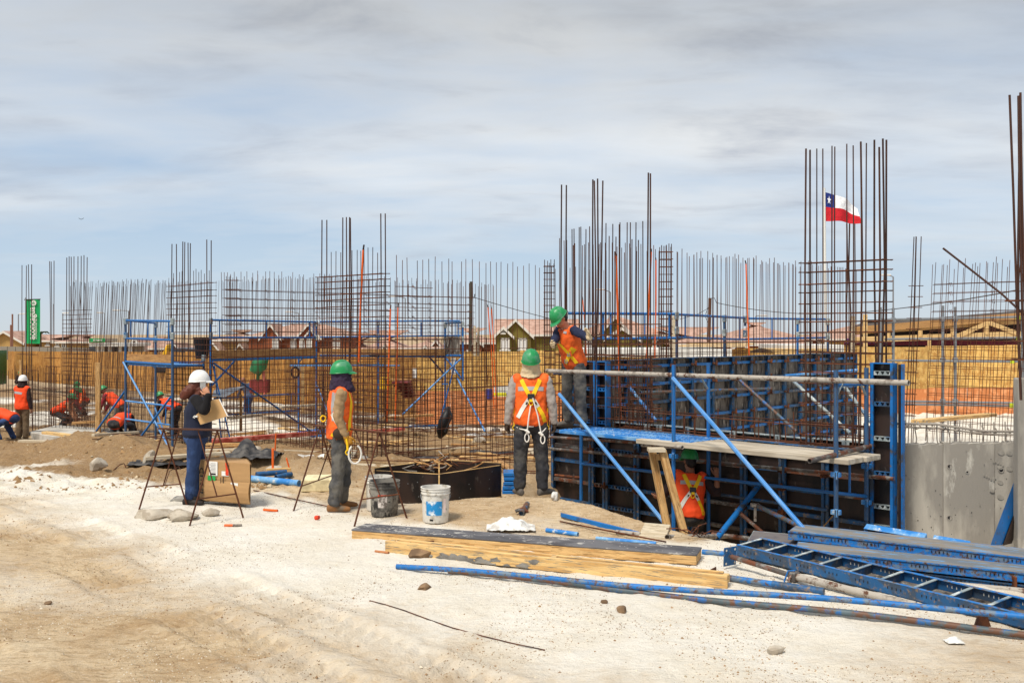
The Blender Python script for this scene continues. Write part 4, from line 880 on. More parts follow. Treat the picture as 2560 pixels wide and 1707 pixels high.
# ------------------------------------------------------------------ houses
ROOF = mat('pink_roof_tiles', 'b99786', .9, var=.10, vscale=2, col2='a48170', amt2=.3, s2=1.5, coords='World')
ROOFB = mat('beige_roof_tiles', 'b08f78', .9, var=.12, vscale=2, col2='977361', amt2=.3, s2=1.5, coords='World')
WGREEN = mat('olive_house_wall', '75692f', .9, var=.05); WBRICK = mat('brick_house_wall', '8d4f30', .9, var=.1, vscale=9); WBEIGE = mat('beige_house_wall', 'b6945c', .9, var=.06); WGREY = mat('grey_boundary_wall', '8a8377', .9, var=.1)
TRIM = mat('white_trim', 'd9d5cc', .7, var=.04); GLASS = mat('window_glass', '8fa0ae', .2, var=.15, vscale=2); GLASSD = mat('dark_window_glass', '3a4046', .2, var=.2, vscale=2)
CURT = mat('white_curtain', 'd5d6d6', .8, var=.06)
def roof_mesh(w, d, zh, kind, m, ov=.35):
    """tiled roof, ridge along x; built of stepped courses"""
    mb = MB(); W2, D2 = w/2+ov, d/2+ov; n = 9; hip = D2*.9 if kind == 'hip' else 0
    for sgn in (-1, 1):
        for i in range(n):
            f0, f1 = i/n, (i+1)/n; st = .03
            y0, y1 = sgn*D2*(1-f0), sgn*D2*(1-f1); x0, x1 = W2-hip*f0, W2-hip*f1; z0, z1 = zh*f0+st, zh*f1
            mb.quad([(-x0, y0, z0), (x0, y0, z0), (x1, y1, z1+st), (-x1, y1, z1+st)][::(1 if sgn < 0 else -1)], m)
            mb.quad([(-x0, y0, z0-st*1.5), (x0, y0, z0-st*1.5), (x0, y0, z0), (-x0, y0, z0)][::(1 if sgn < 0 else -1)], m)
    if kind == 'hip':
        for sgn in (-1, 1):
            for i in range(n):
                f0, f1 = i/n, (i+1)/n; st = .03
                x0, x1 = sgn*(W2-hip*f0), sgn*(W2-hip*f1); y0, y1 = D2*(1-f0), D2*(1-f1)
                mb.quad([(x0, -y0, zh*f0+st), (x0, y0, zh*f0+st), (x1, y1, zh*f1+st), (x1, -y1, zh*f1+st)][::sgn], m)
    mb.box((0, 0, zh+.05), (2*(W2-hip), .2, .10), m)
    return mb
def gable_mb(mb, cx, w, yf, depth, z0, zp, wall, roof, ov=.3):
    """small cross gable with its own roof, facing -y at yf, z0 eaves, zp peak"""
    h = zp-z0
    mb['wall'].add([(cx-w/2, yf, z0-2.6), (cx+w/2, yf, z0-2.6), (cx+w/2, yf, z0), (cx, yf, zp), (cx-w/2, yf, z0), (cx-w/2, yf+depth, z0-2.6), (cx+w/2, yf+depth, z0-2.6), (cx+w/2, yf+depth, z0), (cx-w/2, yf+depth, z0)], [(0, 1, 2, 3, 4), (5, 0, 4, 8), (1, 6, 7, 2)], wall)
    k = h/(w/2); e = w/2+ov
    for s in (-1, 1):
        mb['roof'].hexa([(cx, yf-ov, zp+.02), (cx+s*e, yf-ov, z0-k*ov+.02), (cx+s*e, yf+depth, z0-k*ov+.02), (cx, yf+depth, zp+.02), (cx, yf-ov, zp+.16), (cx+s*e, yf-ov, z0-k*ov+.16), (cx+s*e, yf+depth, z0-k*ov+.16), (cx, yf+depth, zp+.16)], roof)
        mb['trim'].hexa([(cx, yf-ov-.06, zp-.14), (cx+s*e, yf-ov-.06, z0-k*ov-.14), (cx+s*e, yf-ov-.005, z0-k*ov-.14), (cx, yf-ov-.005, zp-.14), (cx, yf-ov-.06, zp+.17), (cx+s*e, yf-ov-.06, z0-k*ov+.17), (cx+s*e, yf-ov-.005, z0-k*ov+.17), (cx, yf-ov-.005, zp+.17)], TRIM)
def house(label, px0, px1, D, yr, ye, kind, wall, roof, gables=(), wins=(), deep=8, ybase=None, group='houses beyond the hoarding', name='house'):
    x0, x1 = (px0-XC)/F*D, (px1-XC)/F*D; w = x1-x0; zr = zt(yr, D+deep/2); ze = zt(ye, D); cx = (x0+x1)/2; zb = zt(ybase, D) if ybase else gz(cx, D)-.5
    r = root(name, label, 'house', (cx, D+deep/2, zb), 0, group); yf = -deep/2
    mbw = MB(); mbw.box((0, 0, (ze-zb)/2), (w, deep, ze-zb), wall)
    if kind == 'gable': mbw.add([(-w/2, -deep/2, ze-zb), (-w/2, deep/2, ze-zb), (-w/2, 0, zr-zb-.05), (w/2, -deep/2, ze-zb), (w/2, deep/2, ze-zb), (w/2, 0, zr-zb-.05)], [(1, 0, 2), (3, 4, 5)], wall)
    if kind == 'front':                                     # gable faces the camera: ridge along y
        mbw.add([(-w/2, yf, ze-zb), (w/2, yf, ze-zb), (0, yf, zr-zb)], [(0, 1, 2)], wall)
    wl = mbw.build('wall', r, local=Matrix())
    if kind == 'front':
        d = {'wall': MB(), 'roof': MB(), 'trim': MB()}; gable_mb(d, 0, w, yf-.02, deep, ze-zb, zr-zb, wall, roof, .5)
        d['roof'].build('roof', r, local=Matrix()); d['trim'].build('gable_trim', r, local=Matrix())
    else:
        rf = roof_mesh(w, deep, zr-ze, kind, roof).build('roof', r, local=Matrix.Translation((0, 0, ze-zb)))
        gb = MB(); gb.box((0, yf-.42, ze-zb+.0), (w+.8, .10, .22), TRIM); gb.build('gutter', r, local=Matrix())
    for (gpx, gw, gpk, gev, out) in gables:
        d = {'wall': MB(), 'roof': MB(), 'trim': MB()}; g = (gpx-XC)/F*D-cx; gwm = gw/F*D
        gable_mb(d, g, gwm, yf-out, out+deep*.45, zt(gev, D)-zb, zt(gpk, D)-zb, wall, roof)
        gw_ = d['wall'].build('gable', r, local=Matrix()); d['roof'].build('gable_roof', gw_, local=Matrix()); d['trim'].build('gable_trim', gw_, local=Matrix())
    for wv in wins:
        wpx_, y0, y1, ww = wv[:4]; out = wv[4] if len(wv) > 4 else 0; pm = wv[5] if len(wv) > 5 else CURT
        X = (wpx_-XC)/F*D-cx; wz0, wz1 = zt(y1, D)-zb, zt(y0, D)-zb; wm_ = ww/F*D
        m1 = MB()
        for (c, s) in (((X-wm_/2, (wz0+wz1)/2), (.12, wz1-wz0)), ((X+wm_/2, (wz0+wz1)/2), (.12, wz1-wz0)), ((X, wz0), (wm_+.12, .12)), ((X, wz1), (wm_+.12, .12)), ((X, (wz0+wz1)/2), (.07, wz1-wz0))):
            m1.box((c[0], yf-out-.06, c[1]), (s[0], .14, s[1]), TRIM)
        f = m1.build('window', r, local=Matrix()); m2 = MB(); m2.box((X, yf-out-.03, (wz0+wz1)/2), (wm_, .04, wz1-wz0), pm); m2.build('pane', f, local=Matrix())
        m3 = MB(); m3.box((X, yf-out-.14, wz0-.12), (wm_+.35, .26, .12), TRIM); m3.build('sill', f, local=Matrix())
    return r
house('olive green house with a big and a small white-trimmed gable', 1243, 1445, 100, 800, 838, 'gable', WGREEN, ROOF,
      [(1289, 76, 801, 838, 1.2), (1259, 38, 820, 838, 2.0)], [(1263, 846, 872, 19, 2.05), (1306, 846, 872, 19, 1.25), (1258, 826, 831, 5, 2.05)], deep=9, group='olive green houses')
house('olive green house with two nested gables behind the tallest rebar cage', 1452, 1672, 100, 792, 838, 'hip', WGREEN, ROOF,
      [(1535, 60, 794, 826, 1.2), (1548, 76, 822, 846, 2.2)], [(1470, 850, 872, 18, 0), (1590, 850, 872, 18, 1.3, GLASSD), (1640, 850, 870, 16, 0, GLASSD)], deep=10, group='olive green houses')
house('red-brown brick house with two steep gables and white windows', 622, 880, 118, 812, 841, 'hip', WBRICK, ROOF,
      [(683, 44, 812, 842, 1.3), (778, 54, 812, 842, 1.5), (786, 30, 824, 843, 2.0)], [(667, 848, 870, 12, 0), (696, 848, 870, 14, 1.35), (734, 848, 870, 14, 0), (764, 848, 870, 14, 1.55), (782, 848, 870, 12, 2.05), (841, 846, 870, 16, 0)], deep=9)
house('beige-roofed house with small yellow gables left of the brick house', 528, 632, 124, 826, 851, 'hip', WBEIGE, ROOFB, [(553, 26, 858, 874, 3.2), (618, 24, 860, 876, 3.2)], [], deep=9)
house('brown brick house with one broad gable behind the leftmost scaffold', 318, 440, 122, 844, 872, 'hip', WBRICK, ROOF, [(347, 44, 848, 873, 1.2), (444, 22, 860, 874, 1.0)], [(398, 874, 886, 12, 0, GLASSD)], deep=8)
house('hipped pink roof house right of the far scaffold', 1118, 1236, 112, 822, 858, 'hip', WBRICK, ROOF, [(1193, 22, 851, 860, .9), (1170, 16, 876, 886, 3)], [], deep=10)
house('low pink roof with a brick dormer behind the far scaffold', 1004, 1118, 116, 846, 872, 'hip', WBRICK, ROOF, [(1064, 18, 866, 876, .8), (1088, 20, 852, 864, -1)], [], deep=9)
house('pink hipped roof with a white dormer behind the orange conduits', 898, 1012, 118, 827, 876, 'hip', WBRICK, ROOF, [(963, 14, 864, 874, .8)], [], deep=12)
house('small pink roof behind the purple-flap worker', 842, 905, 120, 834, 874, 'hip', WBRICK, ROOF, [], [], deep=10)
house('long pink roof with a triangular brick dormer behind the guard rails', 1795, 2075, 92, 808, 862, 'hip', WBRICK, ROOF, [(1845, 26, 854, 866, .7), (2030, 50, 848, 862, .6)], [], deep=14)
house('lower pink roof wing left of the long roof', 1690, 1800, 94, 820, 862, 'hip', WBRICK, ROOF, [], [], deep=12)
house('pink roof at the far right behind the timber shed', 2080, 2420, 88, 806, 850, 'hip', WBEIGE, ROOF, [], [], deep=12)
house('beige house with a broad gable at the left edge', -30, 56, 135, 830, 855, 'front', WBEIGE, ROOF, [], [], deep=9, group='beige houses at the left')
house('beige house behind the green banner', 36, 66, 140, 838, 852, 'hip', WBEIGE, ROOF, [], [], deep=8, group='beige houses at the left')
house('beige house right of the green banner with a light box wall', 98, 132, 138, 838, 853, 'hip', WBEIGE, ROOF, [], [(120, 858, 862, 6, 0, GLASSD)], deep=8, group='beige houses at the left')
house('beige house with a pink hip roof and two dark windows', 138, 220, 130, 838, 856, 'hip', WBEIGE, ROOF, [], [(144, 856, 864, 7, 0, GLASSD), (160, 856, 869, 9, 0, GLASSD)], deep=8, group='beige houses at the left')
mb = MB(); a, b = P(0, 878, 110), P(240, 882, 110)
for i in range(12):
    p = a.lerp(b, (i+.5)/12); mb = MB(); mb.box((p.x, p.y, p.z-.2), ((b.x-a.x)/12-.05, .2, 1.5), WGREY)
    if i == 0: wr = mb.build('boundary_wall'); tag(wr, 'grey boundary wall before the beige houses', 'wall')
    else: mb.build('wall_panel', wr)
# sales office with a green sign
of = root('sales_office', 'white flat sales office with a green roof sign and glass front', 'building', P(275, 885, 108))
mb = MB(); a, b = P(224, 862, 108), P(326, 856, 108); mb.box(((a.x+b.x)/2, 111, a.z), (b.x-a.x, 6.4, .35), WHITE); mb.build('roof', of)
for px in (240, 253, 271, 297, 322):
    p = P(px, 885, 108); mb = MB(); mb.box((p.x, 108.4, zt(875, 108)), (.28, .28, 1.3), WHITE); mb.build('column', of)
mb = MB(); mb.box((P(246, 880, 108).x, 108.6, zt(876, 108)), (.5, .1, 1.3), WHITE); mb.build('door', of)
for i, px in enumerate((232, 262, 284, 309)):
    p = P(px, 880, 109); mb = MB(); mb.box((p.x, 109.2, zt(877, 108)), (.95, .1, 1.4), GLASSD); mb.build('pane', of)
mb = MB(); mb.box((P(275, 880, 110).x, 112.5, zt(879, 108)), (4.4, 4, 1.8), WGREY); mb.build('wall', of)
mb = MB(); a, b = P(223, 846, 107.6), P(262, 855, 107.6); mb.box(((a.x+b.x)/2, 107.6, (a.z+b.z)/2), (b.x-a.x, .12, a.z-b.z), GREENB); sg = mb.build('sign', of)
mb = MB(); a, b = P(263, 846, 107.7), P(293, 855, 107.7); mb.box(((a.x+b.x)/2, 107.7, (a.z+b.z)/2), (b.x-a.x, .12, a.z-b.z), WGREY); mb.build('sign_back', of)
def text(name, body, size, m, world, parent=None, ext=.004, bold=0, sx=1):
    cu = bpy.data.curves.new(name, 'FONT'); cu.body = body; cu.size = size; cu.extrude = ext; cu.offset = bold; cu.align_x = 'CENTER'; cu.align_y = 'CENTER'
    o = bpy.data.objects.new('t', cu); C.objects.link(o)
    me = bpy.data.meshes.new_from_object(o.evaluated_get(bpy.context.evaluated_depsgraph_get())); bpy.data.objects.remove(o)
    me.materials.clear(); me.materials.append(m)
    return put(name, me, parent, world @ Matrix.Diagonal((sx, 1, 1, 1)))
FX = Matrix.Rotation(R(90), 4, 'X')
for i in range(7):
    p = P(234+i*3.3, 850.6+rnd.uniform(-.4, .4), 107.5); mb = MB(); mb.box(p, (.10, .02, rnd.uniform(.13, .22)), WHITE); mb.build('sign_print', of)
# green banner on its mast
bd = 96
bn = root('banner', 'tall green banner with a white round emblem and white upright lettering', 'banner', P(82, 880, bd))
mb = MB(); a = P(66, 749, bd); b = P(100, 859, bd); sheet(lambda u, v: Vector((a.x+(b.x-a.x)*u, bd+.04*math.sin(u*7+v*3), a.z+(b.z-a.z)*v)), 10, 24, GREENB, mb); mb.build('cloth', bn, sm=180)
tube('mast', bn, P(64.5, 905, bd), P(64.5, 744, bd), .07, GALV); tube('arm', bn, P(61, 749, bd), P(101, 748, bd), .05, METAL)
mb = MB(); c = P(84, 757.5, bd-.12); mb.lathe([(0, 0), (.27, 0), (.27, .02), (0, .02)], (0, 0, 0), WHITE, 24, Matrix.Translation(c) @ FX); mb.build('emblem', bn)
mb = MB()
for k in range(3):
    a0, a1 = R(90+120*k), R(90+120*(k+1)); pts = [c+Vector((math.cos(t)*.13, -.03, math.sin(t)*.13)) for t in (a0, a1)]; mb.tube(pts, .022, GREENB, 6)
mb.build('emblem_mark', bn)
text('lettering', 'aconcagua', .86, WHITE, Matrix.Translation(P(80, 808, bd-.12)) @ FX @ Matrix.Rotation(R(90), 4, 'Z'), bn, bold=.022, sx=.90)
text('small_lettering', 'inmobiliaria', .34, WHITE, Matrix.Translation(P(89.5, 822, bd-.12)) @ FX @ Matrix.Rotation(R(90), 4, 'Z'), bn, sx=1.25)
# poles and lamps
up = root('utility_pole', 'dark wooden utility pole with a cable bracket in the middle', 'utility pole', P(1175, 1000, 36))
tube('pole', up, P(1172, 1010, 36), P(1178, 704, 36), .058*1.0, mat('dark_pole_wood', '4a453c', .9, var=.2), 12)
mb = MB(); mb.tube([P(1181, 742, 35.9), P(1186, 744, 35.9), P(1187, 735, 35.9)], .018, BLACK, 6); mb.build('bracket', up)
mb = MB(); pts = []
for i in range(13):
    u = i/12; pts.append(P(1186+u*(1780-1186), 744+(771-744)*u*3.5*(1-u*.72)-0*u, 36+u*10))
mb.tube([P(1184, 743, 35.9)]+[P(1184+(1440-1184)*u, 743+ (812-743)*u-10*u*(1-u)*-1, 36+4*u) for u in [i/10 for i in range(1, 11)]], .013, BLACK, 5); tag(mb.build('power_cable'), 'thin power cable sagging right from the wooden utility pole', 'cable')
up2 = root('utility_pole', 'shorter utility pole with loose wires behind the guard rails', 'utility pole', P(1775, 900, 46))
tube('pole', up2, P(1771, 905, 46), P(1775, 745, 46), .075, mat('pole_wood_brown', '5b3e30', .9, var=.2), 12)
mb = MB(); mb.tube([P(1777, 746, 45.9), P(1786, 745, 45.9), P(1791, 757, 45.9)]+[P(1791+(2050-1791)*u, 757+(785-757)*(1-(1-u)**2), 46-2*u) for u in [i/10 for i in range(1, 11)]]+[P(2050+(2545-2050)*u, 785-60*u**1.6, 44-22*u) for u in [i/8 for i in range(1, 9)]], .016, BLACK, 5); tag(mb.build('power_cable'), 'long thin power cable from the shorter pole to the right', 'cable')
mb = MB(); mb.tube([P(1772, 770, 46), P(1745, 785, 46), P(1700, 798, 46)], .012, BLACK, 5); mb.tube([P(1772, 765, 46), P(1762, 790, 46), P(1770, 806, 46)], .012, BLACK, 5); mb.build('wire', up2)
def lamp(label, px, yb, yt, arm, D, yarm=None):
    r = root('street_lamp', label, 'street lamp', P(px, yb, D)); tube('pole', r, P(px, yb, D), P(px, yt, D), .075, GALV, 8)
    tube('arm', r, P(px, yt, D), P(px+arm, yarm or yt-2, D), .05, GALV, 6); mb = MB(); q = P(px+arm*1.25, (yarm or yt-2)+.5, D); mb.box(q, (.9, .25, .16), WHITE); mb.build('lamp_head', r, bevel=.04); return r
G_ = 'street lamps in the estate'
for i, a in enumerate(((1013, 850, 745, -24, 120, 740), (1526, 850, 730, -20, 110, 723), (2233, 850, 692, -14, 95, 687), (321, 870, 777, -24, 118, 775), (46, 880, 786, 8, 140, 784), (157, 880, 783, 6, 140, 782), (262, 880, 783, -10, 140, 781), (1240, 850, 800, 14, 130, 797), (1890, 850, 790, 14, 110, 788), (75, 880, 786, -10, 142, 784), (747, 850, 783, -20, 125, 779))):
    lamp(('street lamp behind the far orange conduits', 'street lamp between the bars of the tallest cage', 'street lamp right of the flag cage', 'street lamp above the leftmost scaffold', 'faint street lamp left of the green banner', 'faint street lamp before the footing cage', 'street lamp above the sales office', 'small street lamp left of the olive house', 'small street lamp above the long pink roof', 'faint street lamp hidden by the banner bars', 'street lamp left of the second scaffold end')[i], *a)
for px, y0, y1 in ((31, 785, 880), (27, 812, 880)): tag(tube('wooden_pole', None, P(px, y1+10, 120), P(px, y0, 120), .10, mat('reddish_pole', '8a6152', .9), 8), 'brown wooden pole before the beige gable house, '+('the taller one' if y0 < 800 else 'the shorter one'), 'pole')
# palm behind the banner
pm = root('palm_tree', 'small dark palm behind the green banner', 'tree', P(101, 870, 120)); tube('trunk', pm, P(101, 880, 120), P(101, 836, 120), .14, mat('palm_trunk', '4a3a2a', .9))
mb = MB()
for k in range(14):
    a = k/14*6.28; p = P(101, 836, 120); q = [p+Vector((math.cos(a)*s*1.1, math.sin(a)*s*1.1, .45*math.sin(s*2.4)-.25*s*s)) for s in (0, .35, .7, 1.0)]; mb.tube(q, [.06, .09, .08, .01], mat('palm_leaf', '2f3a24', .8), 4)
mb.build('crown', pm)
# flag
fd = 60
fl = root('flagpole', 'white flagpole behind the near rebar cage', 'flagpole', P(2064, 900, fd)); tube('pole', fl, P(2065, 900, fd), P(2060, 470, fd), .085, WHITE, 10)
def flag():
    p00 = P(2061, 481, fd)
    def fn(u, v):
        x = 84*u-2*v*(1-u); y = 2+v*72+(38*u**1.6)*(1-v*.86)+(3*math.sin(u*7+v*2))*u; x += -9*(1-v)*u*0+(6*v*u)
        return P(2061+x, 481+y-2, fd)+Vector((0, .3*math.sin(u*9+v*1.5)*u, 0))
    nu, nv = 40, 24; B = mat('flag_blue', '1a2f78', .8); Wt = mat('flag_white', 'e6e6ea', .8); Rd = mat('flag_red', 'c01a26', .8); mb = MB()
    for j in range(nv):
        for i in range(nu):
            m = Rd if j >= nv/2 else (B if i < nu*.30 else Wt)
            mb.quad([fn(i/nu, j/nv), fn((i+1)/nu, j/nv), fn((i+1)/nu, (j+1)/nv), fn(i/nu, (j+1)/nv)], m)
    o = mb.build('flag', None, sm=180); tag(o, 'national flag with a white star on blue, white and red, blowing to the right', 'flag')
    mb = MB(); pts = [fn(.14+.085*math.cos(R(90+36*k))*(1 if k % 2 == 0 else .42)*.75, .25-.16*math.sin(R(90+36*k))*(1 if k % 2 == 0 else .42)) for k in range(10)]
    c = fn(.14, .25); sh = Vector((0, -.06, 0)); mb.add([c+sh]+[p+sh for p in pts], [(0, k+1, (k+1) % 10+1) for k in range(10)], Wt); mb.build('star', o)
flag()
tag(sheet(lambda u, v: P(203+(u-.5)*13, 548-(abs(u-.5)*5)**1.3*1.0+v*1.2, 80), 8, 1, BLACK).build('bird'), 'dark bird gliding far away in the left sky', 'bird')
# ------------------------------------------------------------------ timber shed with trusses on the right
sh = root('timber_shed', 'open timber roof shed with exposed trusses behind the galvanised scaffold', 'shed', P(2350, 860, 38))
D = 38
tube_ = lambda n, a, b, w, m: bar(n, sh, P(*a), P(*b), w, w*1.6, m)
bar('beam', sh, P(2130, 826, D), P(2600, 786, D), .16, .26, WOODD); bar('beam', sh, P(2130, 850, D), P(2600, 833, D), .12, .22, WOODY)
bar('beam', sh, P(2135, 830, D+.2), P(2600, 800, D+.2), .1, .2, WOODY)
for a, b in (((2400, 838), (2470, 806)), ((2466, 808), (2466, 836)), ((2470, 806), (2560, 840)), ((2300, 842), (2300, 826)), ((2383, 838), (2383, 820)), ((2220, 846), (2220, 832)), ((2560, 834), (2640, 800))): tube_('truss_member', (*a, D-.05), (*b, D-.05), .10, WOODY)
mb = MB(); q0 = P(2140, 822, D+.4); q1 = P(2620, 786, D+.4); mb.hexa([P(2130, 820, D+.1), P(2620, 779, D+.1), P(2640, 772, D+8), P(2150, 812, D+8), P(2130, 818, D+.1), P(2620, 776, D+.1), P(2640, 769, D+8), P(2150, 809, D+8)], mat('roofing_felt', '4a4038', .9)); mb.build('roof', sh)
mb = MB(); mb.box((P(2390, 800, D+7).x, D+7.5, zt(838, D)), (8.4, .1, 1.4), mat('shed_interior_shade', '2a1d18', .9)); mb.build('back_wall', sh)  # near-black wall colour stands in for the shade inside the open shed
mb = MB(); mb.box((P(2360, 800, D+.6).x, D+1.0, zt(858, D)), (7.6, .06, .18), mat('dark_red_band', '5a1526', .8)); mb.build('awning_band', sh)
for i in range(34):
    px = 2112+i*14; mb = MB(); m = mat('awning_purple', '5a2f7d', .8) if i < 8 else (mat('awning_white', 'd6d0cc', .8) if i % 2 else mat('awning_red', '4a1722', .8))
    y = 846 if i < 8 else 842-i*.25
    mb.hexa([P(px, y+12, D+.5), P(px+9, y+12, D+.5), P(px+9, y+12, D+1.5), P(px, y+12, D+1.5), P(px+5, y, D+.5), P(px+14, y, D+.5), P(px+14, y, D+1.5), P(px+5, y, D+1.5)] if i < 8 else [P(px, y+7, D+.5), P(px+8, y+7, D+.5), P(px+8, y+7, D+1.0), P(px, y+7, D+1.0), P(px+3, y, D+.5), P(px+11, y, D+.5), P(px+11, y, D+1.0), P(px+3, y, D+1.0)], m); mb.build('awning_stripe', sh)
# low white roofs and board stacks between the hoarding and the formwork
def slab(name, label, px0, px1, y0, y1, D, dd, m, cat, group=None):
    a = P(px0, y1, D); b = P(px1, y0, D); mb = MB(); c = ((a.x+b.x)/2, D+dd/2, (a.z+b.z)/2); mb.box(c, (b.x-a.x, dd, b.z-a.z), m); return tag(mb.build(name, bevel=.01), label, cat, group)
slab('site_cabin', 'long white flat roofed cabin behind the tallest rebar cage', 1420, 1830, 872, 893, 30, 3, WHITE, 'cabin')
slab('site_cabin', 'small white roofed cabin before the long pink roof', 1960, 2110, 862, 880, 29, 3, WHITE, 'cabin')
for i in range(5): slab('board_stack' if 0 else 'plank', ('lowest', 'second lowest', 'middle', 'second highest', 'topmost')[i]+' pale plank of the loose pile on the white cabin roof', 1690+i*14, 1860+i*8, 866-i*2.2, 868.2-i*2.2, 30+.3*i, 1.2, WOODY if i % 2 else WOODP, 'plank', 'loose planks on the white cabin roof')
slab('plank', 'stack of yellow boards before the small white cabin', 1935, 2080, 872, 886, 28.5, 1.5, WOODY, 'boards')
mb = MB(); sheet(lambda u, v: P(1870+u*66, 882-12*math.sin(u*3.1)*(1-v), 28.4+v*1.5), 8, 4, BSHEET, mb); tag(mb.build('tarpaulin', sm=180), 'dark sheet over a pile behind the dark formwork', 'sheet')
# yellow excavator, mixer, red and blue crates, drum
ex = root('excavator', 'yellow excavator partly hidden behind the leftmost scaffold', 'excavator', P(420, 925, 52))
D = 52
for n, px0, px1, y0, y1, m in (('body', 400, 445, 888, 915, YELLOW), ('undercarriage', 385, 450, 915, 932, BLACK), ('cab', 432, 472, 870, 905, GLASSD), ('counterweight', 384, 402, 892, 915, mat('dark_machine', '3a3530', .7))):
    a = P(px0, y1, D); b = P(px1, y0, D); mb = MB(); mb.box(((a.x+b.x)/2, D+.9, (a.z+b.z)/2), (b.x-a.x, 1.8, b.z-a.z), m); mb.build(n, ex, bevel=.08)
mb = MB(); a, b, c2, d2 = P(404, 888, D-.2), P(418, 886, D-.2), P(421, 861, D-.2), P(416, 861, D-.2); o = Vector((0, .5, 0)); mb.hexa([a, b, b+o, a+o, d2, c2, c2+o, d2+o], YELLOW); mb.build('arm', ex, bevel=.03)
mb = MB(); a, b, c2, d2 = P(434, 930, D-.2), P(446, 930, D-.2), P(430, 898, D-.2), P(420, 900, D-.2); mb.hexa([a, b, b+o, a+o, d2, c2, c2+o, d2+o], YELLOW); mb.build('arm', ex, bevel=.03)
mx_ = root('concrete_mixer', 'green drum on a red frame seen through the mesh', 'concrete mixer', P(648, 985, 33))
mb = MB(); mb.lathe([(0, -.32), (.2, -.30), (.27, 0), (.2, .3), (.14, .36), (0, .36)], (0, 0, 0), GREEN, 18, Matrix.Translation(P(648, 912, 33)) @ Matrix.Rotation(.5, 4, 'Y')); mb.build('drum', mx_, sm=50)
tube('stand', mx_, P(642, 990, 33), P(646, 925, 33), .05, GREEN); tube('stand', mx_, P(662, 985, 33), P(658, 925, 33), .05, REDM)
mb = MB(); mb.box(P(650, 965, 33.2), (.6, .5, .45), mat('dark_red_box', '7a2c28', .7, var=.2)); mb.build('engine_box', mx_, bevel=.03)
slab('crate', 'yellow crate behind the mesh near the orange conduits', 950, 973, 943, 974, 30, .5, YELLOW, 'crate')
for i in range(6): slab('steel_bundle', ('topmost', 'second', 'third', 'fourth', 'fifth', 'lowest')[i]+' dark red bundle in the heap of steel behind the mesh, counted from the top', 978+i*6, 1022+i*2, 955+i*7, 960+i*7, 29+.2*i, .9, mat('dark_red_box', '7a2c28', .7, var=.2), 'steel bundle', 'heap of dark red steel bundles')
slab('crate', 'violet-blue crate left of the harness worker', 1214, 1230, 974, 1000, 28, .5, mat('violet_plastic', '3a3a86', .6), 'crate'); slab('crate', 'violet-blue drum stand next to the harness worker', 1265, 1285, 982, 1030, 28, .5, mat('violet_plastic', '3a3a86', .6), 'crate')
mb = MB(); a, b = P(1233, 966, 28), P(1272, 992, 28); mb.box(((a.x+b.x)/2, 28.1, (a.z+b.z)/2), (b.x-a.x, .03, a.z-b.z), WHITE); sg = mb.build('sign_board'); tag(sg, 'white sheet with a yellow stripe leaning left of the harness worker', 'board'); mb = MB(); a, b = P(1233, 981, 27.97), P(1266, 990, 27.97); mb.box(((a.x+b.x)/2, 27.97, (a.z+b.z)/2), (b.x-a.x, .01, a.z-b.z), mat('bright_yellow', 'e8e02a', .6)); mb.build('stripe', sg)
for px, y0, y1 in ((1128, 895, 935), (1031, 920, 945)):
    a, b = P(px, y1, 33.6), P(px+11, y0, 33.6); mb = MB(); mb.box(((a.x+b.x)/2, 33.6, (a.z+b.z)/2), (b.x-a.x, .01, b.z-a.z), WHITE); tag(mb.build('notice'), 'white paper notice on the hoarding, the '+('taller' if px > 1100 else 'lower')+' one', 'notice')
# pale sheet-metal tray behind the woman, table legs
mb = MB(); mb.quad([P(530, 990, 24.2), P(535, 975, 26), P(612, 965, 26), P(562, 993, 24.2)], GALV); mb.quad([P(530, 990.6, 24.2), P(562, 993.6, 24.2), P(612, 965.6, 26), P(535, 975.6, 26)], GALV); tag(mb.build('sheet_metal'), 'grey sheet metal lying on trestles behind the woman', 'sheet metal')
stake('thin timber leg under the grey sheet metal', 602, 985, 1078, 25.6, .07, WOODV, 'timber_post', 'post'); stake('slanted timber brace under the grey sheet metal', 568, 1030, 1040, 25.5, .05, WOODV, 'timber_post', 'post', dx=30)
stake('yellow timber leg below the middle scaffold deck', 757, 912, 1030, 29.5, .09, WOODY, 'timber_post', 'post')
# ------------------------------------------------------------------ concrete footing at the left
ft = root('footing', 'pale cast concrete footing with a flat top at the left', 'footing', P(160, 1100, 27))
mb = MB(); zf = -1.02; pts = [on(64, 1086), on(175, 1118), on(205, 1100)+Vector((.6, 1.5, 0)), on(90, 1065)+Vector((.2, 1, 0))]
a, b, c2, d2 = P(72, 1079, 26.6), P(178, 1096, 24.6), P(262, 1070, 28.6), P(140, 1062, 30.5)
lo = lambda p: Vector((p.x, p.y, p.z-.75)); mb.hexa([lo(a), lo(b), lo(c2), lo(d2), a, b, c2, d2], mat('pale_concrete', 'c3beb4', .9, var=.12, vscale=3, col2='a39d92', amt2=.35, s2=2, bumpk=.25)); mb.build('slab', ft, bevel=.02)
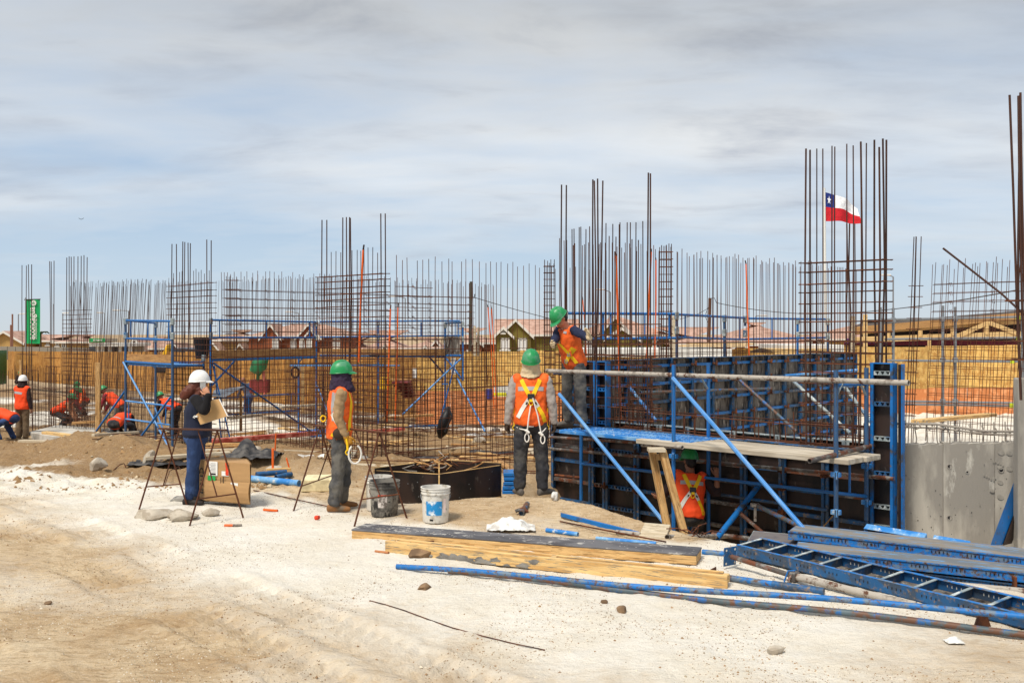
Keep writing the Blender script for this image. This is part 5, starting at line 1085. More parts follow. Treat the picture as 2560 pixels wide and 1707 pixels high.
# ------------------------------------------------------------------ trestles
def trestle(label, apexA, apexB, barA, barB, legsA, legsB, braceA, braceB):
    r = root('trestle', label, 'trestle', (Vector(legsA[0])+Vector(legsB[1]))/2, 0, 'rusty rebar trestles')
    tube('top_bar', r, barA, barB, .0125, RUST, 10)
    for ap, legs, br in ((apexA, legsA, braceA), (apexB, legsB, braceB)):
        q = []
        for f in legs:
            f = Vector(f); tube('leg', r, f-Z*.03, ap, .0105, RUST, 8); q.append(f+(ap-f)*.28)
        tube('cross_bar', r, q[0], q[1], .008, RUST, 8); tube('brace', r, (q[0]+q[1])/2, br, .008, RUST, 8)
    return r
trestle('left rusty trestle standing before the woman and the cardboard box', P(409, 1073, 11.95), P(543, 1076, 11.0), P(397, 1071, 12.0), P(566, 1075, 10.85), [on(346, 1273), on(469, 1262)], [on(472, 1315), on(610, 1294)], P(448, 1073, 11.65), P(495, 1075, 11.35))
trestle('right rusty trestle standing before the purple-flap worker and buckets', P(800, 1066, 12.3), P(948, 1079, 11.0), P(783, 1063, 12.4), P(966, 1081, 10.85), [on(732, 1278), on(848, 1230)], [on(884, 1316), on(1019, 1297)], P(842, 1068, 11.9), P(888, 1075, 11.5))
# ------------------------------------------------------------------ cardboard box
def card_box():
    A = on(516, 1262); B = on(632, 1272); Lf = on(481, 1247); z = .50
    A.z = B.z = Lf.z = .03
    x = (B-A).normalized(); w = (B-A).length*.95; y = Vector((-x.y, x.x, 0)); d = .40; 
    r = root('cardboard_box', 'large worn cardboard box with labels and red tape in front of the woman', 'box', A, math.atan2(x.y, x.x))
    mb = MB(); ax = math.atan2(x.y, x.x)
    def side(p, q, mm):                                          # slightly bowed wall
        p, q = Vector(p), Vector(q); n = Vector(((q-p).y, -(q-p).x, 0)).normalized()
        sheet(lambda u, v: p.lerp(q, u)+Z*z*v+n*(.008*math.sin(u*3.14)*math.sin(v*3.14)+.010*v), 8, 6, CARD, mm)
    fp = [(-.185, .09, 0), (0, 0, 0), (w, 0, 0), (w-.34, .36, 0), (-.20, .34, 0)]
    for i in range(5): side(fp[i], fp[(i+1) % 5], mb)
    mb.quad([Vector(p)+Z*(z-.004) for p in fp], CARD); mb.build('body', r, local=Matrix())
    fb = MB(); sheet(lambda u, v: Vector((.0+w*u, -.010-.028*math.sin(v*3.0)-.02*math.sin(u*3.14), .015+.255*v)), 8, 4, CARD, fb); fb.build('flap', r, local=Matrix())
    def sticker(x0, z0, x1, z1, m, off, nm='label_sticker', tilt=0):
        s = MB(); s.box(((x0+x1)/2, -off, (z0+z1)/2), (x1-x0, .002, z1-z0), m); return s.build(nm, r, local=Matrix.Rotation(tilt, 4, 'Y'))
    st = sticker(.06, .325, .19, .50, LABELW, .021)
    for i in range(7):
        s = MB(); s.box((.125-(.012 if i % 2 else 0), -.0225, .475-i*.017), (.10 if i % 2 else .075, .001, .006), mat('grey_print', '8a8a8a', .8)); s.build('print_line', st, local=Matrix())
    s = MB(); s.box((.125, -.0225, .345), (.08, .001, .022), INK); s.build('print_line', st, local=Matrix())
    sticker(.045, .265, .165, .322, LABELG, .030); sticker(.253, .33, .362, .388, LABELW, .0205); sticker(.40, .205, .51, .272, LABELW, .040, tilt=.03)
    tp = sheet(lambda u, v: Vector((.30+.045*u-.01*v, -.024-.004*math.sin(v*9), .355+.155*v)), 3, 8, TAPE).build('tape', r, local=Matrix.Rotation(.05, 4, 'Y'))
    for i, (wd, hh) in enumerate(((.008, .11), (.004, .11), (.012, .12), (.004, .05))):
        s = MB(); s.box((.255+i*.022, -.040, .235+hh/2-.03), (wd, .001, hh), INK); s.build('print_mark', r, local=Matrix())
    # large print on the left side: an arc, bars and blocks
    n = Vector((-.09, -.185, 0)).normalized(); ex = Vector((.185, -.09, 0)).normalized()
    X = Matrix(((ex.x, 0, n.x, -.185), (ex.y, 0, n.y, .09), (0, 1, 0, 0), (0, 0, 0, 1)))
    def lp(cx_, cz_, sx_, sz_): s = MB(); s.box((cx_, cz_, .021), (sx_, sz_, .001), INK); s.build('print_mark', r, local=X)
    for cz_, sz_ in ((.13, .02), (.20, .035), (.25, .012), (.30, .03), (.345, .012), (.095, .03)): lp(.11, cz_, .10, sz_*.6)
    s = MB(); s.tube([(.11+.06*math.cos(a), .33+.07*math.sin(a), .022) for a in [R(i*15-10) for i in range(14)]], .006, INK, 5); s.build('print_arc', r, local=X)
card_box()
# ------------------------------------------------------------------ black plywood bin with offcuts
bx = root('formwork_box', 'open black plywood box with bent wire offcuts between the two workers', 'box', on(1098, 1264))
cA, cB, cL = G(1098, 1268), G(1254, 1240), G(936, 1256); zb_ = -.04
h_ = .44
def ply_side(p, q, hh, th=.02):
    p = Vector((p.x, p.y, zb_)); q = Vector((q.x, q.y, zb_)); d = (q-p); x = d.normalized(); y = Z.cross(x)
    mb = MB(); mb.box((d.length/2, th/2, hh/2), (d.length-.004, th, hh), BPLY); pn = mb.build('side', bx, world=frame(x, y, Z, p))
    mb = MB(); mb.box((d.length/2, th/2, hh+.003), (d.length-.004, th, .006), WOODY); mb.build('raw_edge', pn, local=Matrix()); 
    mb = MB(); mb.box((d.length/2, th/2-.002, .02), (d.length-.004, th+.02, .04), WOODY); mb.build('skirting', pn, local=Matrix())
    for i in range(6):
        s = MB(); s.lathe([(.006, 0), (0, .002)], (0, 0, 0), GALV, 8, Matrix.Translation((d.length*rnd.uniform(.1, .9), -.002, hh*rnd.uniform(.2, .9))) @ FX); s.build('nail_head', pn, local=Matrix())
ply_side(cL, cA, h_); ply_side(cA, cB, h_)
cD = cL+(cB-cA); ply_side(cD, cL, h_+.03); ply_side(cB, cD, h_+.03)
stt = MB(); p = cA.copy(); stt.box((p.x, p.y-.02, .35), (.016, .016, .4), WOODY); stt.build('corner_strip', bx)
for i in range(26):
    mb = MB(); c = cL.lerp(cD, .45)+Vector((rnd.uniform(.15, .75), rnd.uniform(-.25, .35), .44-rnd.uniform(.0, .1)))
    pts = [c]; 
    for k in range(3): pts.append(pts[-1]+Vector((rnd.uniform(-.16, .16), rnd.uniform(-.1, .1), rnd.uniform(-.03, .08))))
    tag(mb.tube(pts, rnd.choice((.006, .008, .011)), rnd.choice((RUST, RUSTD, PIPEC, WOODD)), 6).build('wire_offcut', sm=60), 'bent offcut of rusty bar or stick in the open black box', 'offcut', 'offcuts heaped in the black box')
# ------------------------------------------------------------------ buckets
def bucket(label, c, r0, r1, h, m, parts=True, hd=0, group='plastic buckets'):
    b = root('bucket', label, 'bucket', c, hd, group); mb = MB()
    prof = [(0, .004), (r0*.97, .004), (r0, .012), (r0+(r1-r0)*.70, h*.80), (r1*1.0, h*.81), (r1*1.035, h*.815), (r1*1.035, h*.845), (r1*1.0, h*.85), (r1*1.0, h*.90), (r1*1.04, h*.905), (r1*1.04, h*.925), (r1*1.0, h*.93), (r1*1.01, h*.975), (r1*1.05, h*.98), (r1*1.05, h), (r1*.97, h), (r0*.94, .03), (0, .03)]
    mb.lathe(prof, (0, 0, 0), m, 36); mb.build('shell', b, sm=35, local=Matrix())
    return b
def curved_label(par, r0, r1, h, a0, a1, z0, z1, m, off=.002, nm='label_sticker'):
    rr = lambda z: r0+(r1-r0)*(z/h)*.9
    return sheet(lambda u, v: Vector(((rr(z0+(z1-z0)*v)+off)*math.cos(a0+(a1-a0)*u), (rr(z0+(z1-z0)*v)+off)*math.sin(a0+(a1-a0)*u), z0+(z1-z0)*v)), 12, 4, m).build(nm, par, sm=180, local=Matrix())
def bail(par, r, z, tilt, m=GALV):
    mb = MB(); mb.tube([Vector((r*math.cos(a), -math.sin(tilt)*r*math.sin(a), z-math.cos(tilt)*r*math.sin(a))) for a in [math.pi*i/14 for i in range(15)]], .004, m, 6); mb.build('handle', par, local=Matrix())
c = on(1089, 1304); b1 = bucket('white bucket with a blue label right of the black box corner', c, .142, .158, .385, WHITEB); bail(b1, .163, .30, .5)
curved_label(b1, .142, .158, .385, R(-128), R(-58), .09, .245, LABELB); curved_label(b1, .142, .158, .385, R(-52), R(-38), .12, .27, mat('pale_pink_print', 'e3cfc9', .7)); curved_label(b1, .142, .158, .385, R(-112), R(-96), .03, .05, INK)
c = on(961, 1288); b2 = bucket('dirty dark grey bucket with a peeling label behind the trestle', c, .15, .172, .40, GREYB); bail(b2, .172, .30, .25, PIPE)
lb = curved_label(b2, .15, .172, .40, R(-110), R(-72), .11, .26, mat('worn_label', 'cfc6bf', .8, var=.2, vscale=20, col2='6e655e', amt2=.35, s2=18)); curved_label(b2, .15, .172, .40, R(-109), R(-73), .24, .258, TAPE, .003)
c = on(936, 1280); b3 = bucket('white plaster-smeared bucket half hidden behind the dark one', c+Vector((.03, .14, 0)), .14, .156, .40, WHITEB)
# ------------------------------------------------------------------ long timbers
def beam_at(name, label, nL, nR, wdt, h, mtop, mside, cat, zb=0):
    nL = Vector(nL); nR = Vector(nR); nL.z = nR.z = 0; d = nR-nL; x = d.normalized(); y = Z.cross(x); ln = d.length
    z0 = min(gz(nL.x, nL.y), gz(nR.x, nR.y), gz(*(nL.lerp(nR, .5)).xy))+.005+zb
    r = root(name, label, cat, (nL.x, nL.y, z0), math.atan2(x.y, x.x)); r.matrix_basis = r.matrix_basis @ Matrix.Diagonal((1, 1, .86, 1)); return r, ln
r, ln = beam_at('timber_beam', 'long shallow timber form with a grey film face on top', on(878, 1347), on(1742, 1417), .36, .12, None, None, 'timber form')
wd = .33
mb = MB(); mb.box((ln/2, wd/2, .108), (ln, wd, .018), GREYPLY); mb.build('film_face', r, bevel=.003, local=Matrix.Rotation(.0, 4, 'X'))
for y in (.022, wd-.022):
    mb = MB(); mb.box((ln/2, y, .048), (ln-.01, .042, .096), WOOD); mb.build('side_board', r, bevel=.004, local=Matrix())
for x in (.025, ln-.025, ln*.35, ln*.68):
    mb = MB(); mb.box((x, wd/2, .048), (.042, wd-.092, .094), WOOD); mb.build('end_block', r, local=Matrix())
mb = MB()
for i in range(60):
    x, y = rnd.gauss(.55, .3), rnd.uniform(.02, wd-.02)
    if 0 < x < ln: mb.box((x, y, .1178), (rnd.uniform(.004, .05), rnd.uniform(.003, .012), .0015), WHITEB)
for i in range(50): mb.box((rnd.uniform(.05, ln-.05), rnd.uniform(.02, wd-.02), .1178), (rnd.uniform(.004, .014), rnd.uniform(.003, .008), .0015), WHITEB)
o = mb.build('plaster_splash', r, local=Matrix()); o['kind'] = 'stuff'
r, ln = beam_at('timber_beam', 'long yellow timber channel in front of the grey faced form', on(962, 1378), on(1818, 1474), .15, .13, None, None, 'timber')
mb = MB(); mb.box((ln/2, .02, .07), (ln, .035, .14), WOODY); mb.build('board', r, bevel=.004, local=Matrix()); mb = MB(); mb.box((ln/2, .145, .07), (ln-.12, .035, .135), WOODY); mb.build('board', r, bevel=.004, local=Matrix())
mb = MB(); mb.box((ln/2, .082, .03), (ln-.05, .09, .04), WOODY); mb.build('board', r, bevel=.004, local=Matrix())
for x in (.0+.03, ln-.03, ln*.52): mb = MB(); mb.box((x, .083, .09), (.05, .088, .08), WOODY); mb.build('spacer_block', r, bevel=.004, local=Matrix())
mb = MB()
for i in range(26):
    cx_, cz_, rr = rnd.uniform(.5, 1.6), rnd.uniform(.0, .085), rnd.uniform(.015, .05)
    pts = [Vector((cx_+rr*1.7*math.cos(k*.628)*rnd.uniform(.5, 1.2), 0, min(.137, max(.002, cz_+rr*.8*math.sin(k*.628)*rnd.uniform(.4, 1.3))))) for k in range(10)]
    mb.quad([p+Vector((0, .0005, 0)) for p in pts], CONCD); mb.add([Vector((cx_, -.002, cz_))]+pts, [(0, k+1, (k+1) % 10+1) for k in range(10)], CONCD)
o = mb.build('mortar_smear', r, local=Matrix()); o['kind'] = 'stuff'
# ------------------------------------------------------------------ long pipes
def long_pipe(label, p, q, rr, m, group=None, lift=0):
    p = on(*p); q = on(*q) if not lift else P(*q, (CAMH-lift)*F/(q[1]-YH)); mx_ = max(gz(*p.lerp(q, i/40).xy)-(p.z+(q.z-p.z)*i/40) for i in range(41)); up_ = Z*(max(0, mx_*.75)+rr*.9)
    mb = MB(); mb.tube([p.lerp(q, i/16)+up_+Z*.012*math.sin(i*.7) for i in range(17)], rr, m, 14, hollow=.05); return tag(mb.build('steel_pipe', sm=50), label, 'pipe', group)
def gp(px, py, up=.0): p = on(px, py); p.z += up; return p
long_pipe('long blue pipe with rust specks, the farther of two on the white sand', (992, 1424), (2700, 1556), .0235, BLUEW, None, .14)
long_pipe('long grey-brown pipe, the nearer of two on the white sand', (1122, 1440), (2700, 1616), .0245, PIPEB)
# ------------------------------------------------------------------ stacked panels on the right
def flat_panel(label, nL, nR, depth, th, tilt=0, face=PLANK, rim=BLUEG, z=0, up=True, slope=0):
    nL = Vector(nL); nR = Vector(nR); d = nR-nL; ln = d.length; x = d.normalized(); y = Z.cross(x).normalized(); zz = x.cross(y)
    r = bpy.data.objects.new('steel_formwork', None); C.objects.link(r); r.matrix_basis = frame(x, y, zz, nL) @ Matrix.Rotation(tilt, 4, 'X'); tag(r, label, 'formwork panel', 'formwork panels stacked at the right')
    def edge(n, c, dm):
        mb = MB(); mb.box(c, dm, rim); return mb.build(n, r, bevel=.006, local=Matrix())
    e = edge('side_rail', (ln/2, .004, th/2), (ln, .008, th)); edge('side_rail', (ln/2, depth-.004, th/2), (ln, .008, th)); edge('end_rail', (.004, depth/2, th/2), (.008, depth-.02, th-.004)); edge('end_rail', (ln-.004, depth/2, th/2), (.008, depth-.02, th-.004))
    for z_ in (.006, th-.006):
        mb = MB(); mb.box((ln/2, -.004, z_), (ln, .014, .012), rim); mb.build('rail_lip', r, local=Matrix())
    mb = MB(); mb.box((ln/2, depth/2, th-.010 if up else .01), (ln-.02, depth-.02, .018), face); mb.build('plywood', r, local=Matrix())
    hb = MB(); i = .12
    while i < ln-.1:                                             # groups of slots
        for k in range(5):
            big = k == 2; hb.box((i+k*.034, -.0006 if 0 else -.0125+.008, th*.52), (.013 if big else .007, .004, .018 if big else .022), BLACK)
        i += .31
    o = hb.build('slot_row', r, local=Matrix()); o['kind'] = 'stuff'
    return r
GREYTOP = mat('dusty_panel_face', '8a8176', .85, var=.15, vscale=3, col2='6b6f72', amt2=.4, s2=3, col3='5f93c0', amt3=.28, s3=7, stretch=(.5, 2, 2))
DARKTOP = mat('dark_panel_face', '57525a', .7, var=.2, vscale=3, col2='716c6b', amt2=.35, s2=3)
flat_panel('long dusty panel on top of the stack at the right', P(1970, 1347, 10.05), P(2640, 1425, 8.9), .42, .085, face=GREYTOP, rim=BLUEW)
flat_panel('dark faced panel under the top one, its left end free', P(1862, 1378, 9.95), P(2500, 1440, 9.15), .75, .07, face=DARKTOP, rim=BLUEG)
flat_panel('dusty panel low in the stack, in front of the dark faced one', P(1985, 1392, 9.45), P(2660, 1466, 8.6), .34, .085, face=GREYTOP, rim=BLUEW)
flat_panel('lowest dark blue panel under the stack, mostly hidden', P(2080, 1420, 9.35), P(2660, 1490, 8.6), .3, .06, face=BLUED, rim=BLUED)
flat_panel('pale blue panel leaning on its edge at the concrete wall, nearer one', P(2172, 1352, 10.6), P(2322, 1378, 10.2), .22, .10, tilt=R(112), face=BPLY, rim=BLUEL, up=False)
flat_panel('second pale blue panel lying behind the leaning one', P(2335, 1372, 10.7), P(2426, 1388, 10.5), .18, .09, tilt=R(110), face=BPLY, rim=BLUEL, up=False)
for i, (a, b, rr, m, l) in enumerate(((P(2280, 1452, 8.9), P(2640, 1486, 8.4), .032, PIPEC, 'crusted grey pipe under the panel stack'), (P(2380, 1482, 8.55), P(2620, 1506, 8.2), .026, PIPEC, 'second crusted pipe below the panel stack'))): pipe(l, a, b, rr, m, 'steel_pipe', 'pipe')
mb = MB(); mb.box(P(2532, 1460, 8.75), (.02, .12, .16), RUST); tag(mb.build('bracket', bevel=.004), 'rusty bracket plate under the panel stack', 'bracket')
# ladder like open panel
A0, A1 = gp(1842, 1398, .07), gp(2640, 1600, .05)
B0 = gp(1884, 1372, .10); B1 = A1+(B0-A0)
d = (A1-A0); ln = d.length; x = d.normalized(); y = (B0-A0); y = (y-x*y.dot(x)); wd = .35; y = y.normalized(); zz = x.cross(y)
r = bpy.data.objects.new('steel_formwork', None); C.objects.link(r); r.matrix_basis = frame(x, y, zz, A0-zz*.03); tag(r, 'open blue ladder-like panel with cross ribs lying in front of the stack', 'formwork panel')
for yy in (.0, wd):
    mb = MB(); mb.box((ln/2, yy, .05), (ln, .008, .10), BLUED); mb.box((ln/2, yy+(.012 if yy == 0 else -.012), .099), (ln, .032, .005), BLUEW); mb.box((ln/2, yy+(.012 if yy == 0 else -.012), .004), (ln, .032, .005), BLUED); mb.build('side_rail', r, local=Matrix())
i = .0; n_ = 0
while i < ln:
    mb = MB(); mb.box((i+.006, wd/2, .05), (.008, wd-.01, .09), BLUED); mb.box((i+.016, wd/2, .096), (.03, wd-.03, .005), BLUEG); mb.build('cross_rib', r, local=Matrix())
    mb = MB(); mb.box((i+.16, wd/2, .012+.001*(n_ % 2)), (.29, wd-.05, .012), BPLYS); mb.build('plywood', r, local=Matrix()); i += .305; n_ += 1
hb = MB(); i = .1
while i < ln-.1:
    for k in range(4):
        for yy, o_ in ((0, -.0045), (wd, -.0045)): hb.box((i+k*.04, yy+o_, .055), (.008, .003, .02), WHITEB if yy else BLACK)
    i += .305
o = hb.build('slot_row', r, local=Matrix()); o['kind'] = 'stuff'
# props lying along it
pr = root('steel_prop', 'rusty adjustable prop with a square blue head plate lying along the ladder panel', 'prop', gp(1835, 1425))
mb = MB(); a, b = P(1829, 1391, 8.86), P(1985, 1440, 8.28); mb.tube([a, b], .022, PIPE, 12); mb.build('inner_tube', pr, sm=50); mb = MB(); mb.tube([b, P(2290, 1514, 7.50)], .031, PIPEC, 14, hollow=.04); mb.build('outer_tube', pr, sm=50)
dx = (b-a).normalized(); q = Z.cross(dx).normalized(); mb = MB(); X = frame(dx, q, dx.cross(q), a-dx*.02); mb.box((0, 0, 0), (.012, .16, .17), BLUED, X); hp = mb.build('head_plate', pr, bevel=.004)
mb = MB()
for u in (-.055, .055):
    for v in (-.06, .06): mb.lathe([(.011, -.008), (0, -.008)], (0, 0, 0), WHITEB, 10, X @ Matrix.Translation((0, u, v)) @ Matrix.Rotation(R(-90), 4, 'Y'))
mb.build('bolt_hole', hp)
mb = MB(); X = frame(dx, q, dx.cross(q), b); mb.box((0, 0, 0), (.07, .085, .085), PIPE, X); mb.build('collar', pr, bevel=.01); mb = MB(); mb.tube([b+Z*.05, b-Z*.02-q*.07, b-Z*.13-q*.05], .012, PIPE, 8); mb.build('pin', pr); mb = MB(); mb.tube([b+Z*.05+dx*.01, b-q*.05+Z*.05-dx*.02, b-q*.06-Z*.04-dx*.05, b-q*.06-Z*.1-dx*.06], .007, BLUE, 8); mb.build('blue_hook', pr)
pr2 = root('steel_prop', 'blue prop tube with a rusty foot plate under the rusty prop', 'prop', gp(1775, 1440))
mb = MB(); a, b = P(1783, 1438, 8.42), P(2060, 1478, 7.90); mb.tube([a, a.lerp(b, .55)], .026, BLUEW, 12); mb.tube([a.lerp(b, .55), b], .03, BLUED, 12); mb.build('tube', pr2, sm=50)
mb = MB(); dx = (b-a).normalized(); q = Z.cross(dx).normalized(); X = frame(dx, q, dx.cross(q), a); mb.box((0, 0, 0), (.012, .12, .13), RUST, X); mb.build('foot_plate', pr2, bevel=.004)
mb = MB(); p = gp(2455, 1572); mb.hexa([p+Vector((-.06, 0, -.02)), p+Vector((.08, .01, -.02)), p+Vector((.08, .03, -.02)), p+Vector((-.06, .02, -.02)), p+Vector((-.01, 0, .14)), p+Vector((.02, 0, .14)), p+Vector((.02, .014, .14)), p+Vector((-.01, .014, .14))], RUST); tag(mb.build('steel_offcut'), 'rusty triangular plate sticking up between the two long pipes', 'plate')
# ------------------------------------------------------------------ leaning doubled timber, board, strips near the pit edge
tl = root('timber_prop', 'narrow frame of two pine studs leaning beside the crouching worker', 'timber frame', P(1690, 1335, 11.3))
def stud(a, b, w, h, n='stud'): a, b = Vector(a), Vector(b); return bar(n, tl, a, b, w, h, WOODV if 0 else WOODP if n == 'x' else WOODY, up=Vector((0, 1, 0)))
def studm(a, b, n):
    a, b = Vector(a), Vector(b); d = b-a; l = d.length; z = d.normalized(); x = Vector((1, .25, 0)); x = (x-z*x.dot(z)).normalized(); y = z.cross(x)
    mb = MB(); mb.box((0, 0, l/2), (.085, .05, l), WOODV); return mb.build(n, tl, bevel=.004, world=frame(x, y, z, a))
studm(P(1672, 1340, 11.5), P(1630, 1126, 11.75), 'stud'); studm(P(1712, 1338, 11.35), P(1656, 1126, 11.6), 'stud')
mb = MB(); a = P(1641, 1124, 11.6); mb.box(a, (.20, .17, .045), WOODP, None); mb.build('head_block', tl, bevel=.004); mb = MB(); a = P(1647, 1142, 11.67); mb.box(a, (.06, .06, .07), WOODV); mb.build('spacer', tl)
bq = [P(1594, 1352, 10.1), P(1664, 1355, 10.1), P(1676, 1318, 10.45), P(1612, 1313, 10.45)]; mb = MB(); o = Vector((0, .01, .03)); mb.hexa(bq+[p+o for p in bq], WOODP); tag(mb.build('board', bevel=.003), 'square offcut board lying by the leaning timber frame', 'board')
mb = MB(); a, b = gp(1402, 1298, .06), gp(1600, 1338, .03); dd = Vector((0, .05, .0)); mb.hexa([a-Z*.04, b-Z*.06, b-Z*.06+dd, a-Z*.04+dd, a, b+Z*.0, b+dd, a+dd], BLUE); tag(mb.build('steel_rail', bevel=.003), 'dark blue steel rail half buried in the sand mound', 'rail')
pipe('rusty bar lying from the sand mound to the square board', gp(1400, 1308, .02), gp(1665, 1360, .02), .009, RUST, 'rebar', 'bar', n=6, hollow=0)
for (a, b, rr, m, l) in ((gp(1366, 1332, .02), gp(1445, 1341, .02), .024, BLUEL, 'pale blue pipe end in the sand left of the board'), (gp(1490, 1349, .015), gp(1640, 1362, .015), .020, BLUEL, 'blue pipe half buried behind the grey faced form'), (gp(1540, 1335, .02), gp(1600, 1341, .02), .024, PIPEC, 'crusted pipe behind the square board'), (gp(1668, 1349, .02), gp(1860, 1362, .02), .028, PIPEC, 'crusted pipe lying along the pit edge'), (gp(1756, 1385, .02), gp(1850, 1394, .02), .026, BLUEW, 'short blue pipe end right of the grey faced form')): pipe(l, a, b, rr, m, 'steel_pipe', 'pipe', 'short pipes by the pit edge')
for i in range(9):
    a = gp(1735+rnd.uniform(-20, 20), 1350+rnd.uniform(-6, 6), .05); b = a+Vector((rnd.uniform(-.25, .25), rnd.uniform(-.1, .1), rnd.uniform(-.03, .1))); mb = MB(); mb.tube([a, (a+b)/2+Z*.03, b], .007, RUST, 6); tag(mb.build('wire_offcut'), 'tangled rusty wire at the pit edge by the crouching worker', 'wire', 'rusty wires by the pit edge')
pc = pipe('short grey pipe with a coupler lying in the sand before the harness worker', gp(1303, 1292, .03), gp(1318, 1266, .03), .032, PIPEB, 'steel_pipe', 'pipe')
p = gp(1304, 1288, .03); mb = MB(); mb.tube([p+Vector((-.07, .02, .01)), p+Vector((0, .03, .035)), p+Vector((.07, .05, .0))], .02, PIPE, 8); mb.build('coupler', pc)
# stack of blue brackets by the mesh
for i in range(5):
    a = P(1256+rnd.uniform(-2, 2), 1232-i*11, 12.6); mb = MB(); mb.box((a.x+.11, a.y+.1, a.z+.02), (.215-.01*i, .35, .045), BLUE); o = mb.build('steel_bracket', bevel=.006); tag(o, ('bottom', 'second', 'third', 'fourth', 'topmost')[i]+' blue steel bracket in the small pile left of the harness worker', 'bracket', 'pile of blue steel brackets')
    hb = MB(); hb.lathe([(.012, 0), (0, 0)], (0, 0, 0), WHITEB, 8, Matrix.Translation((a.x+.19, a.y+.1-.178, a.z+.02)) @ FX); hb.build('bolt_hole', o)
# blue pipes and cream block mid left
pipe('thick blue pipe lying on the sand right of the cardboard box', gp(628, 1206, .04), gp(748, 1216, .04), .05, BLUEL, 'steel_pipe', 'pipe', 'blue pipes right of the cardboard box')
pipe('blue pipe behind the thick one, its open end to the right', gp(640, 1203, .07), gp(716, 1193, .07), .04, BLUED, 'steel_pipe', 'pipe', 'blue pipes right of the cardboard box')
pipe('short dark blue pipe end at the right of the small pipe pile', gp(690, 1202, .05), gp(728, 1196, .05), .04, BLUED, 'steel_pipe', 'pipe', 'blue pipes right of the cardboard box')
a, b = gp(752, 1230), gp(846, 1230); mb = MB(); mb.hexa([a, b, b+Vector((0, .3, 0)), a+Vector((0, .3, 0)), a+Z*.17, b+Z*.17, b+Vector((-.02, .3, .20)), a+Vector((.02, .3, .20))], CREAM); tag(mb.build('foam_block', bevel=.012), 'cream foam block lying behind the right trestle', 'block')
pipe('thin rusty bar lying on the white dust between the trestles', gp(634, 1228, .01), gp(842, 1273, .01), .008, RUST, 'rebar', 'bar', n=6, hollow=0)
pts = [gp(px, py, .006) for px, py in ((924, 1503), (960, 1514), (1010, 1530), (1070, 1552), (1130, 1572), (1200, 1591), (1280, 1609), (1362, 1627))]
mb = MB(); mb.tube(pts, .0042, RUST, 6); tag(mb.build('wire', sm=60), 'long rusty wire lying on the sand in the foreground', 'wire')
mb = MB(); mb.tube([gp(284, 1178, .01), gp(300, 1168, .04), gp(310, 1166, .05), gp(314, 1170, .02)], .009, RUST, 6); tag(mb.build('wire'), 'short bent rusty bar in the white dust at the left', 'wire')
mb = MB(); mb.tube([gp(412, 1214, .01), gp(424, 1196, .12), gp(446, 1188, .14), gp(452, 1190, .1)], .006, RUST, 6); tag(mb.build('wire'), 'bent wire on the sand behind the left trestle', 'wire')
# orange conduit bits and litter
for (a, b, m, l) in (((659, 1278), (694, 1279), ORANGE, 'orange conduit offcut right of the cardboard box'), ((561, 1316), (582, 1316), ORANGE, 'orange end of a dirty conduit offcut before the left trestle'), ((582, 1316.5), (604, 1317), PIPEC, 'grey dirty half of the conduit offcut before the left trestle')): pipe(l, gp(*a, .012), gp(*b, .012), .014, m, 'conduit_offcut', 'conduit', None, 10, .03)
mb = MB(); mb.lathe([(.028, 0), (.02, .05), (.017, .05), (.024, .004)], (0, 0, 0), TAPE, 12, Matrix.Translation(gp(790, 1299, .02)) @ Matrix.Rotation(R(70), 4, 'Y') @ Matrix.Rotation(.6, 4, 'X')); tag(mb.build('cap'), 'small red plastic cap on the sand left of the buckets', 'cap')
pipe('clay coloured offcut lying left of the flat brown stone', gp(938, 1380, .008), gp(972, 1384, .008), .012, mat('clay', 'b5784f', .9), 'conduit_offcut', 'offcut')
pipe('rusty bar bit on the flat brown stone', gp(1020, 1374, .05), gp(1085, 1369, .06), .010, RUST, 'rebar', 'bar', n=8, hollow=0)
mb = MB(); c = gp(1277, 1322, .0)
sheet(lambda u, v: c+Vector(((u-.5)*.52, (v-.5)*.35, .02+.13*max(0, math.sin(u*3.14)*math.sin(v*3.14))*(.6+.8*noise.noise(Vector((u*5, v*5, 1))))+.02*noise.noise(Vector((u*14, v*14, 3))))), 26, 20, SACK, mb); sk = mb.build('sack', sm=40); tag(sk, 'crumpled white sack on the sand behind the grey faced form', 'sack')
mb = MB(); c = gp(2385, 1610); sheet(lambda u, v: c+Vector(((u-.5)*.12, (v-.5)*.09, .012+.035*math.sin(u*3.1)*math.sin(v*3.1)+.006*noise.noise(Vector((u*9, v*9, 0))))), 8, 8, SACK, mb); tag(mb.build('litter', sm=30), 'small crumpled white paper on the sand at the lower right', 'litter')
tag(rock('crumpled_cup', None, gp(1386, 1250, .05), (.055, .055, .06), SACK, 8.3), 'crumpled clear plastic cup by the boots of the harness worker', 'cup')
# black sheeting
mb = MB(); c = gp(625, 1145); c.z -= .02
def fs(u, v):
    x = (u-.5)*.95; y = (v-.5)*.7; h = .25*math.exp(-((x+.08)/.17)**2-(y/.25)**2)+.10*math.exp(-((x-.3)/.25)**2-(y/.3)**2)
    return c+Vector((x, y, .02+h*(1+.45*noise.noise(Vector((u*6, v*6, 2))))+.05*noise.noise(Vector((u*9, v*9, 5)))))
sheet(fs, 30, 24, BSHEET, mb); tag(mb.build('black_sheet', sm=50), 'crumpled black plastic sheet on the sand before the red beam', 'sheet')
mb = MB(); c = gp(470, 1160); sheet(lambda u, v: c+Vector(((u-.5)*2.0, (v-.5)*.6, .01+.05*noise.noise(Vector((u*9, v*4, 2)))+.03*noise.noise(Vector((u*22, v*8, 5))))), 40, 14, BSHEET, mb); tag(mb.build('black_sheet', sm=50), 'flat wrinkled grey-black sheet lying behind the left trestle', 'sheet')
